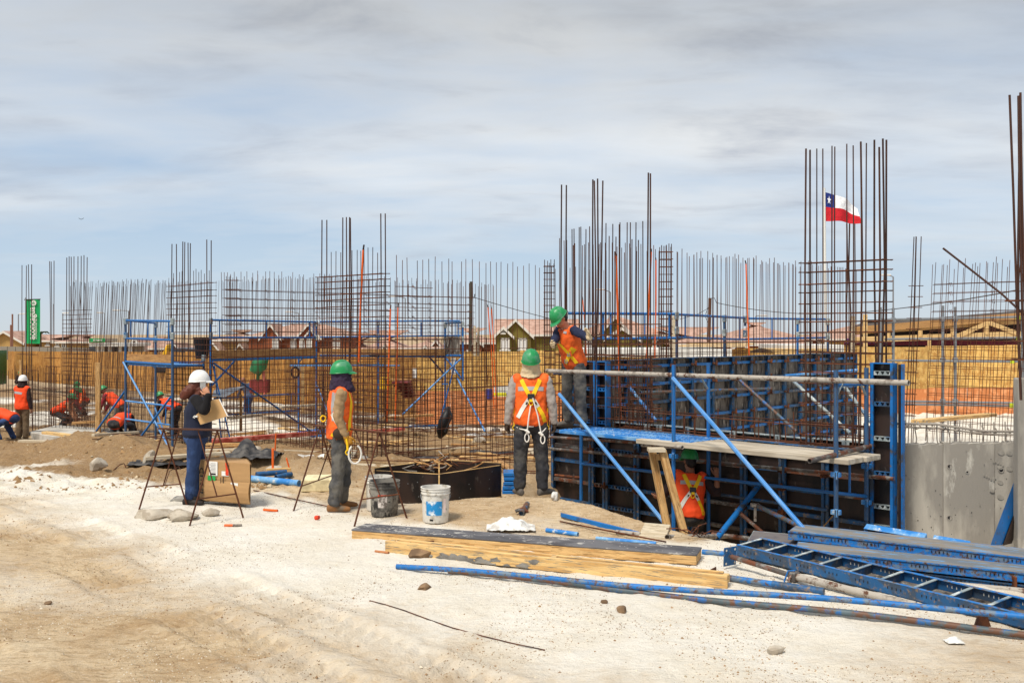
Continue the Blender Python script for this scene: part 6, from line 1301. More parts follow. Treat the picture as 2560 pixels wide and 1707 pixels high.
# hanging black bag
bg_ = root('bag', 'black bag hanging on the mesh left of the harness worker', 'bag', P(1110, 1085, 20.4)); mb = MB(); mb.tube([P(1122, 1018, 20.5), P(1117, 1035, 20.4), P(1110, 1055, 20.35), P(1105, 1078, 20.4), P(1100, 1092, 20.5)], [.04, .09, .12, .12, .05], BLACK, 12); mb.build('body', bg_, sm=180); mb = MB(); mb.tube([P(1122, 1018, 20.4), P(1130, 1040, 20.2), P(1112, 1080, 20.1)], .02, BLACK, 6); mb.build('strap', bg_)
mb = MB()
pts = [P(710+14*math.cos(a), 931+11*math.sin(a)*1.3, 27) for a in [i/16*6.2832 for i in range(17)]]
tag(MB().tube([P(738+9*math.cos(a), 931+13*math.sin(a), 27) for a in [i/16*6.2832 for i in range(17)]], .03, BLACK, 6).build('hose_coil'), 'black coiled hose hanging behind the middle scaffold', 'hose')
# ------------------------------------------------------------------ rocks
for (px, py, d, m, l, sd, rz) in ((385, 1296, (.20, .14, .085), ROCK, 'pale broken concrete lump at the left of the row under the left trestle', 1.1, .2), (452, 1299, (.18, .14, .09), ROCK, 'largest pale concrete lump before the feet of the woman', 2.3, -.1), (526, 1288, (.11, .09, .06), ROCK, 'pale concrete lump under the cardboard box corner', 3.7, .3),
        (242, 1172, (.17, .14, .13), ROCK, 'round pale rock on the sand at the far left', 4.2, 0), (371, 1160, (.13, .11, .15), ROCK, 'pale rock standing behind the left trestle', 5.9, 0), (1058, 1392, (.17, .09, .055), ROCKB, 'flat brown stone leaning on the yellow timber channel', 6.1, .1), (1062, 1474, (.06, .05, .035), ROCKB, 'round brown stone on the white dust in the foreground', 7.7, .3), (1554, 1533, (.045, .04, .04), ROCKB, 'pointed brown stone in front of the two long pipes', 8.1, .3), (1938, 1636, (.065, .05, .035), ROCK, 'grey pointed stone in the lower right foreground', 9.4, .1), (1509, 1507, (.03, .025, .022), ROCKB, 'small stone left of the pointed brown stone', 10.2, 0), (690, 1178, (.15, .1, .06), ROCK, 'low pale rock by the small yellow board', 11, 0), (452, 1252, (.13, .08, .05), CONCD, 'grey pipe-like lump left of the boots of the woman', 12.3, .2), (120, 1512, (.035, .03, .02), ROCKB, 'small brown clod in the left foreground', 13.4, 0)):
    p = gp(px, py); o = rock('rock', None, p+Z*d[2]*.55, d, m, sd, rz); tag(o, l, 'rock', 'loose rocks on the sand')
# ------------------------------------------------------------------ loose scrap on the site floor between the walls
def scrap():
    r = random.Random(21)
    def spot():
        while True:
            D = r.uniform(16, 32); q = r.uniform(-.50, .05); x = q*D; st = Vector((x, D, 0))-O0
            if st.dot(NV) < 3.6: return x, D, gz(x, D)
    for i in range(46):
        x, y, z = spot(); l = r.uniform(.5, 2.6); a = r.uniform(-.6, .6)+(1.5 if r.random() < .2 else 0); m = r.choice((WOODD, WOODP, WOODY, WOOD)); mb = MB(); mb.box((0, 0, .03), (l, r.uniform(.08, .2), r.uniform(.025, .06)), m)
        tag(mb.build('plank', bevel=.004, world=Matrix.Translation((x, y, z+.02)) @ Matrix.Rotation(a, 4, 'Z') @ Matrix.Rotation(r.uniform(-.06, .06), 4, 'Y')), 'loose plank or offcut lying on the site floor between the rebar walls', 'plank', 'loose planks between the rebar walls')
    for i in range(34):
        x, y, z = spot(); l = r.uniform(1, 4); a = r.uniform(-.8, .8); d = Vector((math.cos(a), math.sin(a), r.uniform(-.02, .05)))*l
        tag(tube('rebar', None, Vector((x, y, z+.05)), Vector((x, y, z+.05))+d, .009, RUST, 6), 'loose rusty bar lying on the site floor between the rebar walls', 'rebar', 'loose bars between the rebar walls')
    for i in range(12):
        x, y, z = spot(); sx, sy = r.uniform(.3, .8), r.uniform(.2, .5); sd_ = r.random()*50
        mb = sheet(lambda u, v: Vector((x+(u-.5)*sx*2, y+(v-.5)*sy*2, z+.02+.12*abs(noise.noise(Vector((u*4, v*4, sd_)))))), 12, 8, r.choice((BSHEET, BSHEET, GALV, SACK))); tag(mb.build('sheet_scrap', sm=40), 'crumpled scrap of sheeting lying between the rebar walls', 'scrap', 'sheeting scraps between the rebar walls')
    for i in range(16):
        x, y, z = spot(); d = r.uniform(.06, .18); tag(rock('concrete_lump', None, (x, y, z+d*.4), (d*1.3, d, d*.7), CONCD if r.random() < .5 else ROCK, r.random()*30, r.uniform(0, 3), 2), 'broken concrete lump lying between the rebar walls', 'rock', 'concrete lumps between the rebar walls')
scrap()
# ------------------------------------------------------------------ people
def loft(rings, n=14):
    """rings: (centre, x axis, y axis, rx, ry)"""
    vs = []; fs = []
    for (c, ax, ay, rx, ry) in rings: vs += [c+ax*(rx*math.cos(6.28319*k/n))+ay*(ry*math.sin(6.28319*k/n)) for k in range(n)]
    for i in range(len(rings)-1):
        for k in range(n): fs.append((i*n+k, i*n+(k+1) % n, (i+1)*n+(k+1) % n, (i+1)*n+k))
    fs += [tuple(range(n))[::-1], tuple((len(rings)-1)*n+k for k in range(n))]
    return vs, fs
def limb(pts, radii, flat=1.0, n=12, ref=None):
    """tapering limb along a polyline, rounded at the joints"""
    pts = [Vector(p) for p in pts]; P2 = []; R2 = []
    for i in range(len(pts)-1):
        m = 5
        for k in range(m): P2.append(pts[i].lerp(pts[i+1], k/m)); R2.append(radii[i]+(radii[i+1]-radii[i])*k/m)
    P2.append(pts[-1]); R2.append(radii[-1])
    for _ in range(2): P2 = [P2[0]]+[(P2[i-1]+P2[i]*2+P2[i+1])/4 for i in range(1, len(P2)-1)]+[P2[-1]]
    d = (P2[1]-P2[0]).normalized(); a = (ref-d*ref.dot(d)).normalized() if ref is not None else d.orthogonal().normalized(); rings = []
    P2 = [P2[0]-d*R2[0]*.5]+P2+[P2[-1]+(P2[-1]-P2[-2]).normalized()*R2[-1]*.5]; R2 = [R2[0]*.6]+R2+[R2[-1]*.6]
    for i, p in enumerate(P2):
        d = (P2[min(i+1, len(P2)-1)]-P2[max(i-1, 0)]).normalized(); a = (a-d*a.dot(d)).normalized(); rings.append((p, a, d.cross(a), R2[i], R2[i]*flat))
    return loft(rings, n)
def ell(c, ax, ay, az, rx, ry, rz, n=14, m=9):
    return loft([(c+az*(rz*math.sin(t)), ax, ay, max(1e-3, rx*math.cos(t)), max(1e-3, ry*math.cos(t))) for t in [R(-88+176*i/(m-1)) for i in range(m)]], n)
DISP = {}
def wrinkle_tex(sz):
    if sz not in DISP:
        t = bpy.data.textures.new('wrinkles', 'CLOUDS'); t.noise_scale = sz; t.noise_depth = 3; DISP[sz] = t
    return DISP[sz]
def fuse(shapes, m, voxel=.014, wr=0, sm=4, wsz=.09):
    """one continuous skin over overlapping shapes"""
    me = bpy.data.meshes.new('fuse'); vs = []; fs = []
    for v, f in shapes:
        k = len(vs); vs += v; fs += [tuple(a+k for a in q) for q in f]
    me.from_pydata([tuple(v) for v in vs], [], fs); o = bpy.data.objects.new('fuse', me); C.objects.link(o)
    b = bmesh.new(); b.from_mesh(me); bmesh.ops.recalc_face_normals(b, faces=b.faces); b.to_mesh(me); b.free()
    r = o.modifiers.new('r', 'REMESH'); r.mode = 'VOXEL'; r.voxel_size = voxel
    s = o.modifiers.new('s', 'SMOOTH'); s.factor = .5; s.iterations = sm
    if wr:
        d = o.modifiers.new('d', 'DISPLACE'); d.texture = wrinkle_tex(wsz); d.strength = wr; d.mid_level = .5; d.texture_coords = 'LOCAL'
    out_ = bpy.data.meshes.new_from_object(o.evaluated_get(bpy.context.evaluated_depsgraph_get())); bpy.data.objects.remove(o)
    out_.materials.clear(); out_.materials.append(m); smooth(out_, 180); return out_
def dirv(az, el):                       # az 0 = forward (+y), 90 = right; el up
    return Vector((math.sin(R(az))*math.cos(R(el)), math.cos(R(az))*math.cos(R(el)), math.sin(R(el))))
def hand(wr, d, palm_n, side, sc=1.0, curl=35, glove=.0, spread=6):
    """palm with four unequal fingers and a thumb; d: from wrist to knuckles, palm_n: out of the palm, side: +1 thumb on cross(d,palm_n)"""
    d = d.normalized(); pn = (palm_n-d*palm_n.dot(d)).normalized(); t = d.cross(pn)*side; g = glove; sh = []
    sh.append(loft([(wr+d*x*sc, t, pn, (w+g)*sc, (h+g)*sc) for x, w, h in ((-.02, .026, .020), (.01, .030, .019), (.045, .040, .017), (.082, .042, .015), (.092, .036, .011))], 12))
    for i, (off, ln) in enumerate(((.030, .070), (.010, .080), (-.010, .074), (-.030, .058))):
        p = wr+(d*.084+t*off)*sc; ds = (d+t*math.tan(R(spread))*off*20).normalized(); pts = [p-ds*.01]; c = R(8)
        for k, f in enumerate((.45, .32, .23)):
            c += R(curl)*(.55 if k == 0 else .8); pts.append(pts[-1]+(ds*math.cos(c)+pn*math.sin(c))*ln*f*sc)
        sh.append(limb(pts, [(.0092+g*.5)*sc, (.0088+g*.5)*sc, (.008+g*.5)*sc, (.0068+g*.5)*sc], n=8))
    p = wr+(d*.025+t*.026)*sc; q = p+(d*.030+t*.028+pn*.012)*sc; e = q+(d*.030+t*.010+pn*.016)*sc; h = e+(d*.022+t*.0+pn*.010)*sc
    sh.append(limb([p, q, e, h], [(.016+g)*sc, (.013+g*.6)*sc, (.0105+g*.5)*sc, (.008+g*.5)*sc], n=8))
    return sh
def joined(shapes, m, ang=60):
    mb = MB()
    for v, f in shapes: mb.add(v, f, m)
    return mb.mesh('hand', sm=ang)
class Body:
    """skeleton in the person's own frame: x right, y forward, z up, standing on z = 0"""
    def __init__(s, H=1.72, bulk=1.0, lean=0, twist=0, side=0, legs=None, arms=None, head=(0, 0), foot=None, hipw=.095, sink=0):
        k = H/1.72; s.k = k; s.bulk = bulk
        legs = legs or {-1: ((-6, -88), (-4, -88)), 1: ((6, -88), (4, -88))}
        T, Sh = .42*k, .405*k
        hip = {q: Vector((q*hipw*k, 0, 0)) for q in (-1, 1)}; kn, an = {}, {}
        for q in (-1, 1):
            kn[q] = hip[q]+dirv(*legs[q][0])*T; an[q] = kn[q]+dirv(*legs[q][1])*Sh
        low = min(an[q].z for q in (-1, 1)); dz = .085*k-low-sink
        for dd in (hip, kn, an):
            for q in (-1, 1): dd[q] = dd[q]+Z*dz
        s.hip, s.kn, s.an = hip, kn, an; s.pel = Vector((0, 0, dz+.03*k))
        Lr = R(lean); s.up = Vector((math.sin(R(side)), math.sin(Lr)*math.cos(R(side)), math.cos(Lr)*math.cos(R(side)))).normalized()
        s.fw = (Vector((0, math.cos(Lr), -math.sin(Lr)))).normalized(); s.fw = (s.fw-s.up*s.fw.dot(s.up)).normalized(); s.rt = s.fw.cross(s.up).normalized()
        if twist: m = Matrix.Rotation(R(twist), 3, s.up); s.trt = m @ s.rt; s.tfw = m @ s.fw
        else: s.trt, s.tfw = s.rt, s.fw
        s.chest = s.pel+s.up*.40*k; s.neck = s.pel+s.up*.525*k
        s.sho = {q: s.pel+s.up*.475*k+s.trt*(q*.178*k*min(1.06, bulk))+s.tfw*-.01*k for q in (-1, 1)}
        arms = arms or {-1: ((-170, -80), (-10, -78)), 1: ((170, -80), (10, -78))}
        s.el, s.wr, s.fd = {}, {}, {}
        for q in (-1, 1):
            if arms[q][0] == 'ik':
                tg, hint = Vector(arms[q][1]), Vector(arms[q][2]); a_, b_ = .29*k, .25*k; v = tg-s.sho[q]; d = min(v.length, (a_+b_)*.995); v.normalize()
                ca = (a_*a_+d*d-b_*b_)/(2*a_*d); h = (hint-v*hint.dot(v)).normalized(); s.el[q] = s.sho[q]+v*(a_*ca)+h*(a_*math.sqrt(max(0, 1-ca*ca)))
                s.wr[q] = s.sho[q]+v*d; s.fd[q] = (s.wr[q]-s.el[q]).normalized(); continue
            a, b = arms[q][0], arms[q][1]; ua = Vector(a) if len(a) == 3 else dirv(*a); fa = Vector(b) if len(b) == 3 else dirv(*b)
            s.el[q] = s.sho[q]+ua.normalized()*.29*k; s.wr[q] = s.el[q]+fa.normalized()*.25*k; s.fd[q] = fa.normalized()
        hp, hy = head; s.hup = (Matrix.Rotation(R(-hp), 3, s.trt) @ (s.up*.5+Z*.5)).normalized(); m = Matrix.Rotation(R(-hy), 3, s.hup)
        f = s.hup.cross(-s.trt); f = Matrix.Rotation(R(90), 3, s.hup) @ s.trt; f = (f-s.hup*f.dot(s.hup)).normalized(); s.hfw = (m @ f).normalized(); s.hrt = s.hfw.cross(s.hup).normalized()
        s.hc = s.neck+s.up*.03*k+s.hup*.115*k+s.hfw*.012*k
        s.foot = foot or {-1: -12, 1: 12}
    def torso(s, g=0, z0=-.08, z1=.50, sh=True):
        k = s.k; b = s.bulk; rings = []
        for z, rx, ry in ((-.13, .135, .095), (-.08, .165, .115), (0, .172*b, .120*b), (.10, .152*b, .112*b), (.20, .155*b, .115*b), (.30, .168*b, .120*b), (.40, .178*b, .112), (.46, .165*b, .095), (.50, .115, .075), (.535, .062, .060)):
            if z0-.001 <= z <= z1+.001:
                u = max(0, min(1, z/.4)); ax = (s.rt*(1-u)+s.trt*u).normalized(); ay = (s.fw*(1-u)+s.tfw*u).normalized(); rings.append((s.pel+s.up*z*k+ay*(.01*math.sin(z*6)), ax, ay, (rx+g)*k, (ry+g)*k))
        r = [loft(rings, 18)]
        if sh:
            for q in (-1, 1): r.append(ell(s.sho[q]-s.up*.01, s.trt, s.tfw, s.up, (.062+g)*k, (.066+g)*k, (.06+g)*k))
        return r
    def arm(s, q, g=0, to=1.0, rad=(.056, .046, .033)):
        k = s.k; e = s.el[q].lerp(s.wr[q], to); b = s.bulk**.5
        return limb([s.sho[q], s.el[q], e], [(rad[0]*b+g)*k, (rad[1]*b+g)*k, (rad[1]+(rad[2]-rad[1])*to+g)*k])
    def leg(s, q, g=0, to=1.0, rad=(.088, .060, .045), calf=.006):
        k = s.k; b = s.bulk**.8; m = s.kn[q].lerp(s.an[q], .3)
        pts = [s.hip[q]+Z*.0, s.hip[q].lerp(s.kn[q], .5), s.kn[q], m, s.kn[q].lerp(s.an[q], to)]
        return limb(pts, [(rad[0]*b+g)*k, (rad[0]*.84*b+g)*k, (rad[1]*b+g)*k, (rad[1]*b+calf+g)*k, (rad[2]+g)*k], ref=Vector((1, 0, 0)))
    def pelvis(s, g=0): return [ell(s.pel+s.up*-.05*s.k, s.rt, s.fw, s.up, (.168*s.bulk+g)*s.k, (.122*s.bulk+g)*s.k, (.13+g)*s.k)]
    def bootshape(s, q, g=0):
        k = s.k; a = R(s.foot[q]); f = Vector((math.sin(a), math.cos(a), 0)); r = Vector((f.y, -f.x, 0)); b = Vector((s.an[q].x, s.an[q].y, s.an[q].z-.085*k)); sh = []
        rings = [(b+f*x*k+Z*z*k, r, Z, (w+g)*k, (h+g)*k) for x, z, w, h in ((-.085, .045, .022, .030), (-.07, .045, .038, .044), (-.02, .05, .042, .05), (.05, .045, .044, .044), (.11, .037, .050, .036), (.16, .032, .046, .031), (.195, .028, .026, .022))]
        sh.append(loft(rings, 12)); sh.append(limb([s.an[q]+Z*-.03*k, s.an[q].lerp(s.kn[q], .28)], [(.047+g)*k, (.050+g)*k])); return sh
    def head(s):
        k = s.k; c = s.hc; r, f, u = s.hrt, s.hfw, s.hup
        sh = [ell(c+u*.02*k, r, f, u, .076*k, .094*k, .098*k), ell(c-u*.055*k+f*.028*k, r, f, u, .055*k, .062*k, .062*k), ell(c-u*.088*k+f*.056*k, r, f, u, .03*k, .026*k, .026*k)]
        sh.append(loft([(c+u*.025*k+f*.086*k, r, u, .009*k, .01*k), (c-u*.005*k+f*.103*k, r, u, .012*k, .012*k), (c-u*.022*k+f*.110*k, r, u, .017*k, .012*k), (c-u*.034*k+f*.09*k, r, u, .012*k, .008*k)], 8))
        for q in (-1, 1): sh.append(ell(c+r*q*.077*k-u*.012*k-f*.006*k, r, f, u, .010*k, .020*k, .031*k)); sh.append(ell(c+r*q*.032*k+f*.076*k+u*.032*k, r, f, u, .026*k, .012*k, .010*k))
        sh.append(ell(c-u*.052*k+f*.088*k, r, f, u, .026*k, .010*k, .010*k)); sh.append(limb([s.neck-s.up*.03*k, s.neck+s.up*.03*k, c-u*.05*k], [.062*k, .056*k, .054*k])); return sh
def person(label, loc, heading, body, group='construction workers'):
    r = root('person', label, 'person', loc, R(heading), group); r['_'] = 0; del r['_']; return r
def helmet(r, b, m, ridge=True, tilt=6):
    k = b.k; c = b.hc+b.hup*.034*k; rt, f, u = b.hrt, b.hfw, b.hup
    mt = Matrix.Rotation(R(tilt), 3, rt); f = mt @ f; u = mt @ u
    X = frame(rt, f, u, c); mb = MB(); n = 32; rows = 10; vs = []; fs_ = []
    for i in range(rows+1):
        t = (math.pi/2)*i/rows
        for j in range(n):
            a = 2*math.pi*j/n; x, y = math.cos(a)*.112, math.sin(a)*.138; z = .146*math.sin(t)+.0; cx_ = math.cos(t)**.85
            rd = 1+(.045*math.exp(-(x/.022)**2) if ridge and i > 2 else 0)
            vs.append(X @ (Vector((x*cx_, y*cx_, z*rd))*k))
    for i in range(rows):
        for j in range(n): fs_.append((i*n+j, i*n+(j+1) % n, (i+1)*n+(j+1) % n, (i+1)*n+j))
    mb.add(vs, fs_, m)
    # rolled rim and peak
    ring = [X @ (Vector((math.cos(2*math.pi*j/24)*.115, math.sin(2*math.pi*j/24)*.141, -.002))*k) for j in range(25)]
    mb.tube(ring, .0055*k, m, 6, caps=False)
    pv = []; nn = 13
    for i in range(nn):
        a = R(20+140*i/(nn-1)); w = math.sin(math.pi*i/(nn-1))**.6
        for rr, z in ((1.0, .004), (1+.36*w, -.012-.012*w), (1+.36*w, -.018-.012*w), (.98, -.006)): pv.append(X @ (Vector((math.cos(a)*.113*rr, math.sin(a)*.139*rr, z))*k))
    pf = []
    for i in range(nn-1):
        for q in range(4): pf.append((i*4+q, (i+1)*4+q, (i+1)*4+(q+1) % 4, i*4+(q+1) % 4))
    mb.add(pv, pf, m); h = mb.build('helmet', r, sm=50, local=Matrix())
    if ridge:
        mb = MB()
        for y in (-.045, .045): mb.tube([X @ (Vector((y, .128*math.cos(t)**.85*s_, .124*math.sin(t)*1.0))*k) if 0 else X @ (Vector((y*1.0, .118*s_*math.cos(t), .140*math.sin(t)))*k) for (t, s_) in [(R(20), -1), (R(45), -1), (R(70), -1), (R(88), 1), (R(70), 1), (R(45), 1), (R(20), 1)]], .006*k, m, 6)
        mb.build('shell_rib', h, sm=60, local=Matrix())
    return h
def ribbon(r, me, pts, view, w, m, name='strap', off=.006, steps=26):
    """a flat strap laid on a cloth surface: pts in the person's frame, projected along view"""
    bv = BVHTree.FromPolygons([v.co for v in me.vertices], [p.vertices for p in me.polygons]); view = Vector(view).normalized()
    pts = [Vector(p) for p in pts]; seg = []; tot = sum((b-a).length for a, b in zip(pts, pts[1:]))
    for a, b in zip(pts, pts[1:]):
        n = max(2, int(steps*(b-a).length/tot)); seg += [a.lerp(b, i/n) for i in range(n)]
    seg.append(pts[-1]); L_, R_ = [], []; lastn = None
    for i, p in enumerate(seg):
        d = (seg[min(i+1, len(seg)-1)]-seg[max(i-1, 0)]).normalized(); sd_ = d.cross(view).normalized()*w/2; ok = True; row = []
        for q in (p-sd_, p+sd_):
            h = bv.ray_cast(q-view*1.0, view)
            if h[0] is None: h = bv.find_nearest(q)
            row.append(h[0]+h[1]*off if h[1].dot(view) < 0 else h[0]-view*off)
        L_.append(row[0]); R_.append(row[1])
    for _ in range(3):
        for A in (L_, R_):
            for i in range(1, len(A)-1): A[i] = (A[i-1]+A[i]*2+A[i+1])/4
    mb = MB(); vs = []; th = -view*.0025
    for a, b in zip(L_, R_): vs += [a, b, b+th, a+th]
    fs_ = []
    for i in range(len(L_)-1):
        k = i*4
        for q in range(4): fs_.append((k+q, k+4+q, k+4+(q+1) % 4, k+(q+1) % 4))
    mb.add(vs, fs_, m); return mb.build(name, r, sm=40, local=Matrix())
def dress(r, b, trousers, shirt, vest=None, boots=BOOTG, skin=SKIND, glove=None, sleeve=1.0, detail=True, baggy=.012, hands=None, wr=.02, vestlen=-.08, vx=.012):
    vox = .013 if detail else .02
    core = b.torso(-.008)+b.head()+[b.arm(q, -.002) for q in (-1, 1)]+[b.leg(q, -.014) for q in (-1, 1)]+b.pelvis(-.012)
    bm = fuse(core, skin, .011 if detail else .018, 0, 2)
    hs = []; hands = hands or {}
    for q in (-1, 1):
        hv = hands.get(q, ((-q, 0, 0), 35)); hdir = b.fd[q] if len(hv) < 3 else Vector(hv[2]); hside = q if len(hv) < 4 else hv[3]
        hs.append((q, hand(b.wr[q], hdir, Vector(hv[0]), hside, b.k, hv[1], .003 if glove else 0)))
    if glove is None:
        mb = MB(); mb.v = [tuple(v.co) for v in bm.vertices]; mb.f = [tuple(p.vertices) for p in bm.polygons]; mb.m = [0]*len(mb.f); mb.mats = [skin]
        for q, sh in hs:
            for v, f in sh: mb.add(v, f, skin)
        bm = smooth(mb.mesh('body'), 180)
    body = put('body', bm, r, local=Matrix())
    if glove is not None:
        for q, sh in hs:
            sh = sh+[limb([b.wr[q]-b.fd[q]*.055, b.wr[q]+b.fd[q]*.02], [.045*b.k, .036*b.k])]; put('glove', joined(sh, glove), r, local=Matrix())
    put('trousers', fuse([b.leg(q, baggy, .97, (.088, .062, .056), 0) for q in (-1, 1)]+b.pelvis(.006), trousers, vox, wr*1.5, 3, .09), r, local=Matrix())
    put('shirt', fuse(b.torso(.004, -.08, .5)+[b.arm(q, .012, sleeve) for q in (-1, 1)], shirt, vox, wr*1.3, 3, .07), r, local=Matrix())
    for q in (-1, 1): put('boot', fuse(b.bootshape(q), boots, .010 if detail else .018, 0, 2), r, local=Matrix())
    vm = None
    if vest is not None:
        sh = b.torso(.016+vx, vestlen, .50, False)
        for q in (-1, 1): sh.append(ell(b.sho[q]*1.0-b.trt*q*.03*b.k-b.up*.012*b.k, b.trt, b.tfw, b.up, (.056+vx)*b.k, (.074+vx)*b.k, (.066+vx)*b.k))
        vm = fuse(sh, vest, vox, wr*1.2, 3, .085); put('vest', vm, r, local=Matrix())
    return vm
def eyes(r, b, m=METAL, shades=False):
    k = b.k; c, rt, f, u = b.hc, b.hrt, b.hfw, b.hup
    if shades:
        mb = MB()
        for q in (-1, 1): v, fc = ell(c+rt*q*.034*k+f*.092*k+u*.012*k, rt, f, u, .027*k, .008*k, .019*k); mb.add(v, fc, BLACK)
        mb.tube([c+rt*-.06*k+f*.088*k+u*.016*k, c+f*.1*k+u*.016*k, c+rt*.06*k+f*.088*k+u*.016*k], .004*k, BLACK, 6)
        for q in (-1, 1): mb.tube([c+rt*q*.06*k+f*.086*k+u*.016*k, c+rt*q*.078*k+f*.0*k+u*.012*k], .004*k, BLACK, 6)
        mb.build('glasses', r, sm=60, local=Matrix())
    else:
        for q in (-1, 1): mb = MB(); v, fc = ell(c+rt*q*.032*k+f*.086*k+u*.016*k, rt, f, u, .012*k, .006*k, .007*k); mb.add(v, fc, WHITE); v, fc = ell(c+rt*q*.032*k+f*.090*k+u*.016*k, rt, f, u, .005*k, .004*k, .005*k); mb.add(v, fc, HAIRD); mb.build('eye', r, sm=60, local=Matrix())
    mb = MB(); v, fc = ell(c-u*.052*k+f*.094*k, rt, f, u, .022*k, .006*k, .006*k); mb.add(v, fc, mat('lips', '8c5245', .5)); mb.build('mouth', r, sm=60, local=Matrix())
def hair(r, b, m, back=.1, full=False):
    k = b.k; c, rt, f, u = b.hc, b.hrt, b.hfw, b.hup
    sh = [ell(c+u*.028*k-f*.012*k, rt, f, u, .083*k, .096*k, .098*k), ell(c-u*.03*k-f*.045*k, rt, f, u, .072*k, .055*k, .07*k)]
    put('hair', fuse(sh, m, .012, .01, 2, .03), r, local=Matrix())
def flap(r, b, m, front=True, ln=.19):
    """cloth hood hanging from the helmet round the neck"""
    k = b.k; c, rt, f, u = b.hc, b.hrt, b.hfw, b.hup; rings = []
    for z, rx, ry, o in ((.075, .098, .118, 0), (.03, .104, .122, -.002), (-.02, .102, .118, .0), (-.06, .108, .122, .0), (-.10, .120, .132, .006), (-.14, .135, .148, .014 if front else -.02), (-.175, .138, .152, .02 if front else -.035), (-.195, .12, .13, .02 if front else -.03)):
        rings.append((c+u*z*k+f*o*k, rt, f, rx*k, ry*k))
    if not front: rings = rings[:-2]
    return put('neck_cloth', fuse([loft(rings, 20)], m, .011, .045, 2, .055), r, local=Matrix())
def buckle(r, p, w=.07, h=.08, m=METAL):
    mb = MB(); x, y, z = p; t = .007
    for dx, dz, sx, sz in ((-w/2, 0, .01, h), (w/2, 0, .01, h), (0, h/2, w, .01), (0, -h/2, w, .01), (0, 0, w, .008)): mb.box((x+dx, y, z+dz), (sx, .012, sz), m)
    return mb.build('buckle', r, bevel=.002, local=Matrix())
def arrowmark(r, p, sz, rot, y):
    X = Matrix.Translation(p) @ Matrix.Rotation(rot, 4, 'Y'); mb = MB(); s = sz
    mb.quad([X @ Vector(v) for v in ((-.25*s, 0, -.5*s), (.25*s, 0, -.5*s), (.25*s, 0, .1*s), (-.25*s, 0, .1*s))], INK); mb.quad([X @ Vector(v) for v in ((-.5*s, 0, .1*s), (.5*s, 0, .1*s), (0, 0, .6*s))], INK)
    mb.build('arrow_mark', r, local=Matrix())
def harness_back(r, vm, b, rope=True, hips=True):
    k = b.k; q = lambda x, z: b.pel+b.rt*x*k+b.up*z*k; V_ = b.fw
    ribbon(r, vm, [q(-.115, .475), q(-.06, .36), q(-.01, .27)], V_, .048*k, STRAPY); ribbon(r, vm, [q(.105, .475), q(.055, .36), q(.01, .27)], V_, .048*k, STRAPY, off=.009)
    lo = ribbon(r, vm, [q(-.01, .27), q(-.09, .15), q(-.155, .02)], V_, .045*k, STRAPW); ribbon(r, vm, [q(.01, .27), q(.085, .15)], V_, .045*k, STRAPW); ribbon(r, vm, [q(.085, .15), q(.14, .055), q(.165, -.03)], V_, .045*k, STRAPY)
    bv = BVHTree.FromPolygons([v.co for v in vm.vertices], [p.vertices for p in vm.polygons])
    def surf(x, z, o=.012):
        p = q(x, z); h = bv.ray_cast(p-V_*1.0, V_); return (h[0] if h[0] else p-V_*.14)-V_*o
    c = surf(0, .275, .014); mb = MB(); mb.box((0, 0, 0), (.085*k, .014, .07*k), METAL, frame(b.rt, V_, b.up, c)); mb.box((0, -.006, -.045*k), (.05*k, .012, .04*k), STRAPY, frame(b.rt, V_, b.up, c)); mb.build('buckle', r, bevel=.004, local=Matrix())
    mb = MB(); d = surf(0, .2, .02); mb.tube([c-b.up*.03, d+b.up*.02], .012, METAL, 8); mb.tube([d+b.rt*.024*math.cos(a)+b.up*.03*math.sin(a) for a in [i*.524 for i in range(13)]], .007, STRAPY, 6, caps=False); mb.build('ring', r, sm=60, local=Matrix())
    for sx, rot in ((-.055, .5), (.062, -.45)):
        p = surf(sx*.95, .195, .012); arrowmark(r, p, .035*k, rot, 0)
    if rope:
        for (a, m_, e, lp) in (((-.005, .17), (-.03, .02), (-.045, -.13), (-.05, -.20)), ((.02, .26), (.08, .05), (.12, -.16), (.14, -.22))):
            pts = [surf(*a, .03), surf(a[0]*.5+m_[0]*.5, a[1]*.5+m_[1]*.5, .03), surf(*m_, .035)]+[q(*e)-V_*.17]; mb = MB(); mb.tube(pts, .0085, ROPE, 8)
            kn = q(*e)-V_*.17
            for i in range(3): v, f = ell(kn+b.rt*(.012*(i-1))-b.up*.012*i, b.rt, V_, b.up, .022, .018, .016); mb.add(v, f, ROPE)
            lc = q(*lp)-V_*.165; mb.tube([kn]+[lc+b.rt*.026*math.sin(t)-b.up*.055*(1-math.cos(t))*.9+b.up*.03 for t in [i*.4 for i in range(1, 16)]]+[kn], .0075, ROPE, 8)
            side_ = -1 if a[0] < 0 else 1; hipp = q(side_*.20, -.09)-V_*.03; mb.tube([kn, (kn+hipp)/2-b.up*.01, hipp], .0075, ROPE, 8); mb.build('lanyard_rope', r, sm=60, local=Matrix())
            mb = MB(); hk = hipp; mb.tube([hk+b.up*.22+b.rt*side_*.005, hk+b.up*.10, hk], .009, STRAPY, 8); mb.tube([hk+b.rt*.02*math.cos(t)-b.up*.02+b.up*.026*math.sin(t) for t in [i*.6 for i in range(11)]], .006, STRAPY, 6); mb.build('carabiner', r, sm=60, local=Matrix())
